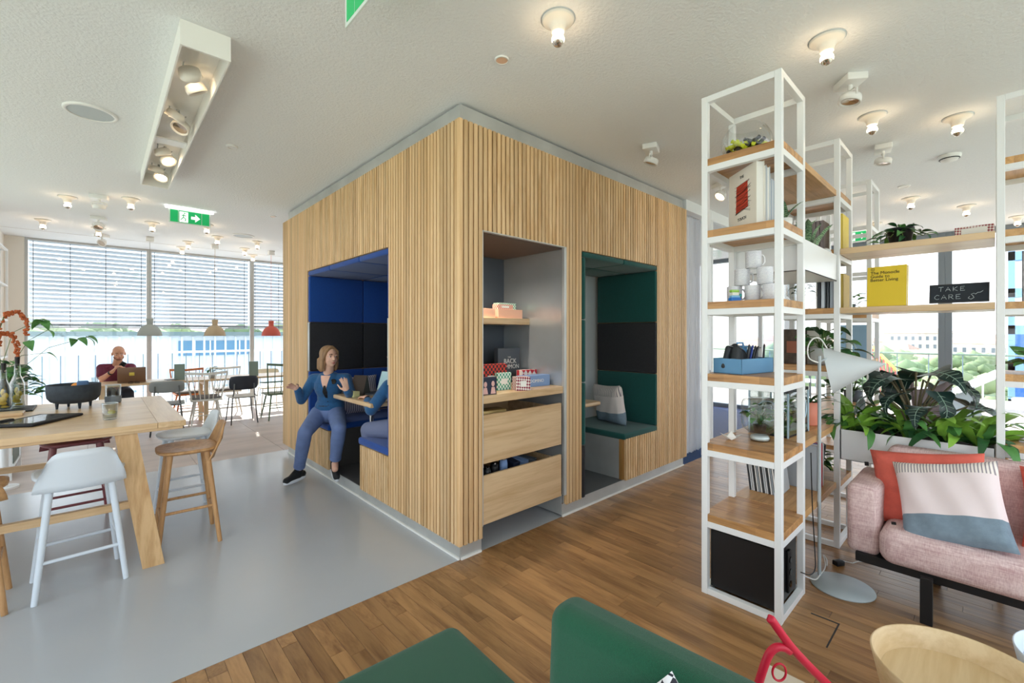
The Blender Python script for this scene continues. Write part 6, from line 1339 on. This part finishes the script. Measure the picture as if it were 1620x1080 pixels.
# --- man with phone at the dining table
W2 = V((-1.52, 7.3, 0))
mn = thing('person', 'bald man in a maroon T-shirt holding a phone behind the brown laptop', 'person', W2)
Q_ = dict(hd=(-1.50, 7.245, 1.165), neck=(-1.515, 7.31, 1.03), chest=(-1.52, 7.36, .84), pel=(-1.52, 7.40, .55), shL=(-1.345, 7.33, .925), shR=(-1.70, 7.36, .93), hipL=(-1.43, 7.36, .53), hipR=(-1.61, 7.36, .53), knL=(-1.40, 6.92, .54), knR=(-1.66, 6.92, .54), anL=(-1.38, 6.95, .10), anR=(-1.66, 6.95, .10), elR=(-1.70, 7.14, .775), wrR=(-1.585, 6.985, .885), elL=(-1.34, 7.10, .80), wrL=(-1.42, 6.99, .915))
Q_ = {k: V(v) for k, v in Q_.items()}
q = B(); P, T, fr_ = head(q, Q_['hd'], (.06, -1, -.30), (0, -.2, 1), 1.05); cap(q, Q_['neck'] - V((0, 0, .05)), Q_['hd'] - V((0, -.01, .03)), .062, .056)
torso(q, Q_['pel'], Q_['chest'], Q_['neck'], Q_['shL'], Q_['shR'], 1.08); arms(q, Q_['shR'], Q_['elR'], Q_['wrR'], .052, .042, .028); arms(q, Q_['shL'], Q_['elL'], Q_['wrL'], .052, .042, .028)
leg(q, Q_['hipL'], Q_['knL'], Q_['anL']); leg(q, Q_['hipR'], Q_['knR'], Q_['anR'])
hand(q, Q_['wrR'], (.55, -.15, .75), (.6, .1, -.2), 1.0, .6, .05, 1); hand(q, Q_['wrL'], (-.5, -.1, .4), (-.3, .2, -.8), 1.0, .6, .05, 1)
blob('body', q, mat('skin_tan', C(214, 160, 132), .5, var=.05, vscale=25), mn, .007, 4, loc=W2); face(P, T, mn, 1.05, C(120, 90, 70), W2, True)
q = B(); q.ell(P(0, .045, -.075), (.040, .034, .026), 16, T); q.ell(P(.045, .02, -.055), (.02, .04, .03), 12, T); q.ell(P(-.045, .02, -.055), (.02, .04, .03), 12, T); blob('stubble_beard', q, mat('stubble', C(150, 112, 92), .8), mn, .006, 3, loc=W2)
q = B(); torso(q, Q_['pel'], Q_['chest'], Q_['chest'] + V((0, 0, .125)), Q_['shL'], Q_['shR'], 1.08, .014); cap(q, Q_['shR'], Q_['shR'].lerp(Q_['elR'], .75), .068, .068); cap(q, Q_['shL'], Q_['shL'].lerp(Q_['elL'], .75), .068, .068)
blob('t_shirt', q, mat('maroon_jersey', C(112, 44, 66), .85, bump=.2, bscale=200), mn, .009, 4, loc=W2)
q = B(); q.ell(Q_['pel'] - V((0, 0, .01)), (.165, .135, .11), 18); leg(q, Q_['hipL'], Q_['knL'], Q_['anL'], .09, .066, .05, .014, .95); leg(q, Q_['hipR'], Q_['knR'], Q_['anR'], .09, .066, .05, .014, .95)
blob('trousers', q, mat('dark_jeans', C(44, 50, 64), .85), mn, .010, 3, loc=W2)
shoe(mn, Q_['anL'] + V((0, 0, .002)), (0, -1, 0), W2); shoe(mn, Q_['anR'] + V((0, 0, .002)), (0, -1, 0), W2)
dw = (Q_['wrR'] - Q_['elR']).normalized(); wc_ = Q_['wrR'] - dw * .03 - W2; B().cyl(wc_ - dw * .014, wc_ + dw * .014, .034, n=20).build('wristwatch', black, mn)
ph = thing('phone', 'dark phone in the hands of the man in the maroon T-shirt', 'phone', (-1.485, 6.99, .955)); B().rbox((-.036, -.005, -.02), (.036, .005, .10), .005, 2).build('phone_body', black_gloss, ph, None, (rad(-25), rad(35), 0))
# ------------------------------------------------------------------ outside: terraces, facade, trees, city
deck = mat('terrace_concrete', C(206, 206, 204), .8, var=.05, vscale=1)
struct(box('terrace', (-9, 8.06, -.35), (16, 12.6, -.03), deck, bev=0))
tl_ = struct(box('terrace', (7.72, -13, -.35), (13.2, 7.9, -.05), mat('deck_base', C(150, 140, 132), .8), bev=0))
dkm = mat('grey_deck_board', C(196, 184, 176), .7, var=.1, vscale=6, stretch=(1, 8, 1)); me = None
for i in range(38):
    x = 7.74 + i * .143
    if me is None: o = box('board', (0, -9, 0), (.136, 4, .03), dkm, tl_, bev=.003); o.location = (x, 0, -.05); me = o.data
    else: link('board', me, tl_, (x, 0, -.05))
def railing(name, label, p0, p1, n, h=1.08, m_=None, bars=True, gl=False):
    m_ = m_ or mat('white_rail', C(236, 240, 242), .4); t = thing(name, label, 'railing', p0); d = V(p1) - V(p0); L_ = d.length; u = d.normalized()
    B().tube([(0, 0, h), d + V((0, 0, h))], .022, 8).build('handrail', m_, t); B().tube([(0, 0, .12), d + V((0, 0, .12))], .012, 6).build('bottom_rail', m_, t)
    me = None
    for i in range(n + 1):
        p = u * (L_ * i / n)
        if me is None: o = B().cyl((0, 0, 0), (0, 0, h), .009, n=6).build('baluster', mat('rail_steel', C(120, 140, 158), .4, .3), t, p); me = o.data
        else: link('baluster', me, t, p)
    return t
railing('terrace_railing', 'white topped metal railing of the terrace behind the blinds', (-5.2, 9.75, -.03), (7, 9.75, -.03), 50, h=1.11)
railing('terrace_railing', 'dark green metal railing of the sun terrace towards the city', (12.9, -10, -.02), (12.9, 5, -.02), 26, h=1.02, m_=mat('green_rail', C(120, 142, 126), .5))
# facade of the neighbouring building
fc = thing('neighbour_building', 'pale blue-white corrugated rooftop building behind the railing', 'building', (2, 16, -8))
fm = mat('corrugated_pale', C(216, 226, 234), .6); fm2 = mat('pale_facade_lower', C(222, 232, 240), .6)
box('upper_wall', (-14, 0, 7.6), (14, 4, 9.45), fm, fc, bev=0); box('lower_wall', (-16, -2.0, 0), (16, 4, 7.9), fm2, fc, bev=0)
me = None
for i in range(90):
    if me is None: o = box('rib', (-.03, -.06, 7.9), (.03, 0, 9.4), fm, fc, bev=0); me = o.data
    else: o = link('rib', me, fc)
    o.location = (-13.8 + i * .31, 0, 0)
q = B()
for i in range(26): q.box((-14 + i * 1.1, -2.02, 7.0), (-13.96 + i * 1.1, -2.0, 7.9))
q.build('panel_joint', mat('joint_blue', C(150, 176, 200), .6), fc)
for x in (-1.8, 2.6, 6.0, 9.5):
    w_ = box('window', (x, -.05, 8.75), (x + 2.2, .02, 9.25), mat('blue_window', C(96, 140, 170), .2), fc, bev=0)
    for k in range(1, 5): box('mullion', (x + .44 * k - .02, -.07, 8.75), (x + .44 * k + .02, -.05, 9.25), fm2, w_, bev=0)
box('roof_edge', (-14, -.2, 9.42), (14, 4, 9.55), mat('dark_roof_edge', C(110, 130, 132), .7), fc, bev=0)
# trees
crown_m = [mat('tree_crown_%d' % i, c_, .8, bump=1, bscale=3, var=.35, vscale=1.2) for i, c_ in enumerate([C(120, 142, 104), C(136, 154, 114), C(104, 128, 96), C(148, 160, 124)])]
bark = mat('bark', C(80, 66, 54), .9); cm = {}
def tree(x, y, z0, h, r, k, label, group):
    if k not in cm:
        R = random.Random(k); q = B()
        for i in range(120):
            th, ph = R.uniform(0, 6.28), R.uniform(-.6, 1.5); rr = R.uniform(.55, .9); q.ell((rr * cos(th) * cos(ph), rr * sin(th) * cos(ph), rr * sin(ph) * .8), R.uniform(.14, .27), 7)
        for i, (a, b, c_) in enumerate(q.v):
            n_ = mnoise.noise(V((a, b, c_)) * 9) * .12; q.v[i] = (a * (1 + n_), b * (1 + n_), c_ * (1 + n_))
        me = bpy.data.meshes.new('crown'); me.from_pydata(q.v, [], q.f); me.materials.append(crown_m[k % 4]); me.polygons.foreach_set('use_smooth', q.sm); cm[k] = me
        q = B().cyl((0, 0, 0), (0, 0, 1), .12, .06, 6); tm_ = bpy.data.meshes.new('trunk'); tm_.from_pydata(q.v, [], q.f); tm_.materials.append(bark); cm['t'] = tm_
    t = thing('tree', label, 'tree', (x, y, z0), random.uniform(0, 6), group)
    o = link('crown', cm[k], t, (0, 0, h - r * .8)); o.scale = (r, r, r * .9); o = link('trunk', cm['t'], t); o.scale = (r * .8, r * .8, h - r)
R = random.Random(12)
for i in range(16): tree(-12 + i * 2.6, 23 + R.uniform(0, 3), -8, 9.75 + R.uniform(-.2, .5), 2.0, i % 4, 'green tree rising behind the pale rooftop building', 'trees behind the rooftop building')
for i in range(110):
    d = 22 + 75 * (i / 110) ** 1.2; y = R.uniform(-.62, .30) * d - 1; x = 7.6 + d; zt = 1.48 - (.035 + .9 * (1.0 / (1 + d / 9))) * 0 - (x - 0) * .055 
    tree(x, y, zt - 9 + 0.0, 9.5 + R.uniform(-1, 1.2), R.uniform(2.4, 4.2), i % 4, 'park tree in the green belt below the sun terrace', 'park trees beyond the sun terrace')
# city ground and houses
gm = mat('city_ground', C(170, 172, 156), .9, var=.1, vscale=.02)
g = struct(B().box((-400, -400, -13), (700, 500, -12.6)).build('terrain', gm))
hm = [mat('house_wall_%d' % i, c_, .8) for i, c_ in enumerate([C(226, 220, 212), C(214, 210, 204), C(232, 228, 222), C(206, 200, 194)])]; hr = mat('house_roof', C(170, 140, 126), .8); hw = mat('house_window', C(120, 130, 140), .4)
for i in range(70):
    rw_, sl_ = divmod(i, 10); d = 150 + 36 * rw_; y = (-.75 + .11 * (sl_ + .5 + .3 * (rw_ % 2))) * d; x = 7.6 + d; h_ = 10.5 + R.uniform(-3.5, 1.5) + (0 if i % 9 else R.uniform(2, 5)) - (3 if d < 160 else 0); w_ = min(R.uniform(10, 26), .088 * d); dp = R.uniform(8, 14)
    t = thing('town_house', 'pale town house with a low tiled roof on the far city horizon', 'building', (x, y, -12.6), R.uniform(-.3, .3), 'houses of the far city')
    box('wall', (-dp / 2, -w_ / 2, 0), (dp / 2, w_ / 2, h_), hm[i % 4], t, bev=0)
    B().add([(-dp / 2 - .4, -w_ / 2 - .4, h_), (dp / 2 + .4, -w_ / 2 - .4, h_), (dp / 2 + .4, w_ / 2 + .4, h_), (-dp / 2 - .4, w_ / 2 + .4, h_), (0, -w_ / 2 + 1.5, h_ + 1.8), (0, w_ / 2 - 1.5, h_ + 1.8)], [(0, 1, 4), (1, 2, 5, 4), (2, 3, 5), (3, 0, 4, 5), (0, 3, 2, 1)]).build('roof', hr, t)
    q = B(); nw = int(w_ / 2)
    for f_ in range(3):
        for k in range(nw): q.box((-dp / 2 - .05, -w_ / 2 + 1 + k * 2 - .4, h_ - 2.6 - f_ * 3), (-dp / 2, -w_ / 2 + 1 + k * 2 + .4, h_ - 1.2 - f_ * 3))
    o = q.build('window_grid', hw, t); o['kind'] = 'stuff'
# blue pylon with holes, amusement slide
pb_ = mat('pylon_blue', C(150, 194, 240), .5); py_ = thing('blue_pylon', 'tall light blue steel pylon with rounded holes behind the edge tower', 'pylon', (15.5, -2.97, -12.6))
q = B(); W = .30; z = 8.6; zs_ = []
q.box((0, -W, 0), (.3, W, 8.6))
while z < 26:
    q.box((0, -W, z), (.3, -W + .12, z + .95)); q.box((0, W - .12, z), (.3, W, z + .95)); q.box((0, -W, z + .72), (.3, W, z + .95))
    z += .95
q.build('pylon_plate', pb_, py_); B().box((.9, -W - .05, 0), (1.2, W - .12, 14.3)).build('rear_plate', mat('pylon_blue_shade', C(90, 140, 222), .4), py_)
sl = thing('amusement_slide', 'steep red and yellow amusement ride track with a blue lane', 'ride', (19, -2.4, -6)); 
a_ = V((0, 2.99, 7.02)); b_ = V((0, 1.59, 5.31)); n_ = V((1, 0, 0))
ry_ = mat('ride_yellow', C(232, 206, 110), .6); rr_ = mat('ride_red', C(214, 110, 104), .6); rbl = mat('ride_blue', C(70, 90, 180), .5)
B().tube([a_, b_], .05, 8).build('top_rail', ry_, sl); B().tube([a_ + V((.5, .0, -.15)), b_ + V((.5, .0, -.15))], .05, 8).build('top_rail', ry_, sl)
B().add([a_ + V((0, 0, -.1)), b_ + V((0, 0, -.1)), b_ + V((.5, 0, -.2)), a_ + V((.5, 0, -.2))], [(0, 1, 2, 3)]).build('lane', rbl, sl)
for k in range(14):
    p = a_.lerp(b_, k / 13); B().tube([p, (p.x, p.y, -6)], .03, 6).build('strut', rr_, sl)
    p2 = a_.lerp(b_, min(1, (k + 1) / 13)); B().tube([(p.x, p.y, p.z - .3), (p2.x, p2.y, p2.z - 1.0)], .025, 6).build('brace', rr_, sl)
# terrace furniture
wcm = mat('terrace_white', C(236, 238, 240), .4)
def lounger(loc, rz, label):
    t = thing('deck_lounger', label, 'lounger', loc, rz); B().tube([(-.9, -.3, .32), (.3, -.3, .32), (.95, -.3, .75)], .02, 8).build('side_frame', wcm, t); B().tube([(-.9, .3, .32), (.3, .3, .32), (.95, .3, .75)], .02, 8).build('side_frame', wcm, t)
    B().add([(-.9, -.29, .33), (.3, -.29, .33), (.3, .29, .33), (-.9, .29, .33), (.95, -.29, .76), (.95, .29, .76)], [(0, 1, 2, 3), (1, 4, 5, 2)]).build('sling', mat('sling_mesh', C(222, 226, 226), .7), t)
    for x in (-.8, .2, .6):
        for y in (-.3, .3): B().cyl((x, y, 0), (x, y, .34 if x < .5 else .5), .016, n=8).build('leg', wcm, t)
lounger((11.2, -1.6, -.02), rad(-75), 'white deck lounger with raised back on the sun terrace'); lounger((11.4, .6, -.02), rad(-80), 'white deck lounger further along the sun terrace')
def wire_chair(loc, rz, label):
    t = thing('terrace_chair', label, 'chair', loc, rz, ); m_ = mat('dark_wire', C(70, 80, 84), .5)
    B().tube([(-.25, -.25, 0), (-.25, -.25, .66), (.25, -.25, .66), (.25, -.25, 0)], .012, 6).build('side_frame', m_, t); B().tube([(-.25, .25, 0), (-.25, .25, .66), (.25, .25, .66), (.25, .25, 0)], .012, 6).build('side_frame', m_, t)
    box('seat', (-.25, -.25, .40), (.25, .25, .43), wcm, t); B().tube([(.25, -.25, .43), (.3, -.25, .82), (.3, .25, .82), (.25, .25, .43)], .012, 6).build('back_frame', m_, t)
wire_chair((9.9, -.25, -.02), rad(20), 'dark framed terrace armchair behind the alocasia'); wire_chair((10.4, .5, -.02), rad(60), 'dark framed terrace armchair near the third tower view')
wt2 = thing('terrace_stool', 'white round drum stool on the sun terrace', 'stool', (9.5, -2.9, -.02)); B().lathe([(0, .42), (.3, .42), (.3, .38), (.12, .3), (.12, .05), (.26, 0), (0, 0)], 26).build('stool_body', wcm, wt2)
tbw = thing('terrace_table', 'white terrace table left of the blinds, seen past the high table', 'table', (-3.4, 8.9, -.03)); box('tabletop', (-.6, -.4, .70), (.6, .4, .74), wcm, tbw)
for x in (-.55, .55):
    for y in (-.35, .35): box('leg', (x - .03, y - .03, 0), (x + .03, y + .03, .70), wcm, tbw)
# lounge chairs inside, right of the planter
def shell(loc, rz, label, m_):
    t = thing('shell_lounge_chair', label, 'chair', loc, rz, 'shell lounge chairs by the big window'); vs = []; fs = []; nu, nv = 18, 14
    for j in range(nv + 1):
        v = j / nv
        for i in range(nu + 1):
            u = -1 + 2 * i / nu
            y = .28 - .48 * min(1, v * 1.7); z = .40 + .02 * (1 - min(1, v * 1.7)) + max(0, v - .45) * .85 + .06 * u * u * (1 - v) + .20 * abs(u) ** 3 * (1 - abs(v - .55)) ; w_ = .30 * (1 - .35 * max(0, v - .5) ** 1.5 - .1 * (1 - v)); vs.append((u * w_, y + .16 * u * u * v - max(0, v - .6) * .25, z))
    for j in range(nv):
        for i in range(nu): a = j * (nu + 1) + i; fs.append((a, a + 1, a + nu + 2, a + nu + 1))
    o = B().add(vs, fs, True).build('shell', m_, t); md = o.modifiers.new('s', 'SOLIDIFY'); md.thickness = .022
    for sx in (-1, 1):
        for sy in (-1, 1): B().cyl((sx * .12, sy * .1, .42), (sx * .2, sy * .22, 0), .014, .010, 8).build('leg', oak_z, t)
shell((4.70, -2.05, 0), rad(150), 'dark taupe shell lounge chair by the big window', mat('taupe_shell', C(104, 92, 92), .8)); shell((4.05, -2.32, 0), rad(165), 'pale grey shell lounge chair in front of the taupe one', mat('grey_shell', C(172, 180, 184), .8))
wtb = thing('window_table', 'white square table behind the edge tower', 'table', (4.2, -3.25, 0)); box('tabletop', (-.5, -.5, .70), (.5, .5, .73), wcm, wtb); B().cyl((0, 0, 0), (0, 0, .7), .04, n=14).cyl((0, 0, 0), (0, 0, .02), .25, n=24).build('column', wcm, wtb)
# curtain and office chair in the meeting room
sheer = bpy.data.materials.new('sheer_white'); sheer.use_nodes = True; nt = sheer.node_tree; nt.nodes.clear()
a1_ = N(nt, 'ShaderNodeBsdfDiffuse'); a1_.inputs[0].default_value = C(245, 247, 250); a2_ = N(nt, 'ShaderNodeBsdfTranslucent'); a2_.inputs[0].default_value = C(245, 247, 250); a3_ = N(nt, 'ShaderNodeBsdfTransparent')
m1_ = N(nt, 'ShaderNodeMixShader'); m1_.inputs[0].default_value = .55; nt.links.new(a1_.outputs[0], m1_.inputs[1]); nt.links.new(a2_.outputs[0], m1_.inputs[2])
m2_ = N(nt, 'ShaderNodeMixShader'); m2_.inputs[0].default_value = .35; nt.links.new(m1_.outputs[0], m2_.inputs[1]); nt.links.new(a3_.outputs[0], m2_.inputs[2]); o_ = N(nt, 'ShaderNodeOutputMaterial'); nt.links.new(m2_.outputs[0], o_.inputs[0])
cu = thing('sheer_curtain', 'white sheer curtain hanging at the glazed partition beside the booth', 'curtain', (3.25, .14, 0)); q = B(); vs = []; n_c = 60
for j in (0, 1):
    for i in range(n_c + 1): vs.append((.62 * i / n_c, .035 * sin(i * 1.05) + .01 * sin(i * .37), .04 if j == 0 else 2.9))
q.add(vs, [(i, i + 1, n_c + 2 + i, n_c + 1 + i) for i in range(n_c)], True); q.build('cloth', sheer, cu)
B().cyl((-.02, 0, 2.91), (.66, 0, 2.91), .012, n=10).build('rail', white_pl, cu)
oc = thing('office_chair', 'black office swivel chair glimpsed behind the sheer curtain', 'chair', (4.55, .95, 0), rad(30)); B().rbox((-.24, -.24, .43), (.24, .24, .5), .03, 3).build('seat', black, oc); B().rbox((-.22, .2, .55), (.22, .25, 1.0), .02, 3).build('backrest', black, oc); B().cyl((0, 0, .08), (0, 0, .43), .025, n=12).build('gas_post', chrome, oc)
for k in range(5): B().cyl((0, 0, .09), (.28 * cos(k * 1.257), .28 * sin(k * 1.257), .06), .018, n=8).ell((.28 * cos(k * 1.257), .28 * sin(k * 1.257), .028), .028, 10).build('star_leg', chrome, oc)
mt_ = thing('meeting_table', 'white meeting room table behind the partition', 'table', (5.5, 1.6, 0)); box('tabletop', (-.9, -.6, .71), (.9, .6, .74), wcm, mt_)
for x in (-.8, .8):
    for y in (-.5, .5): box('leg', (x - .025, y - .025, 0), (x + .025, y + .025, .71), wcm, mt_)
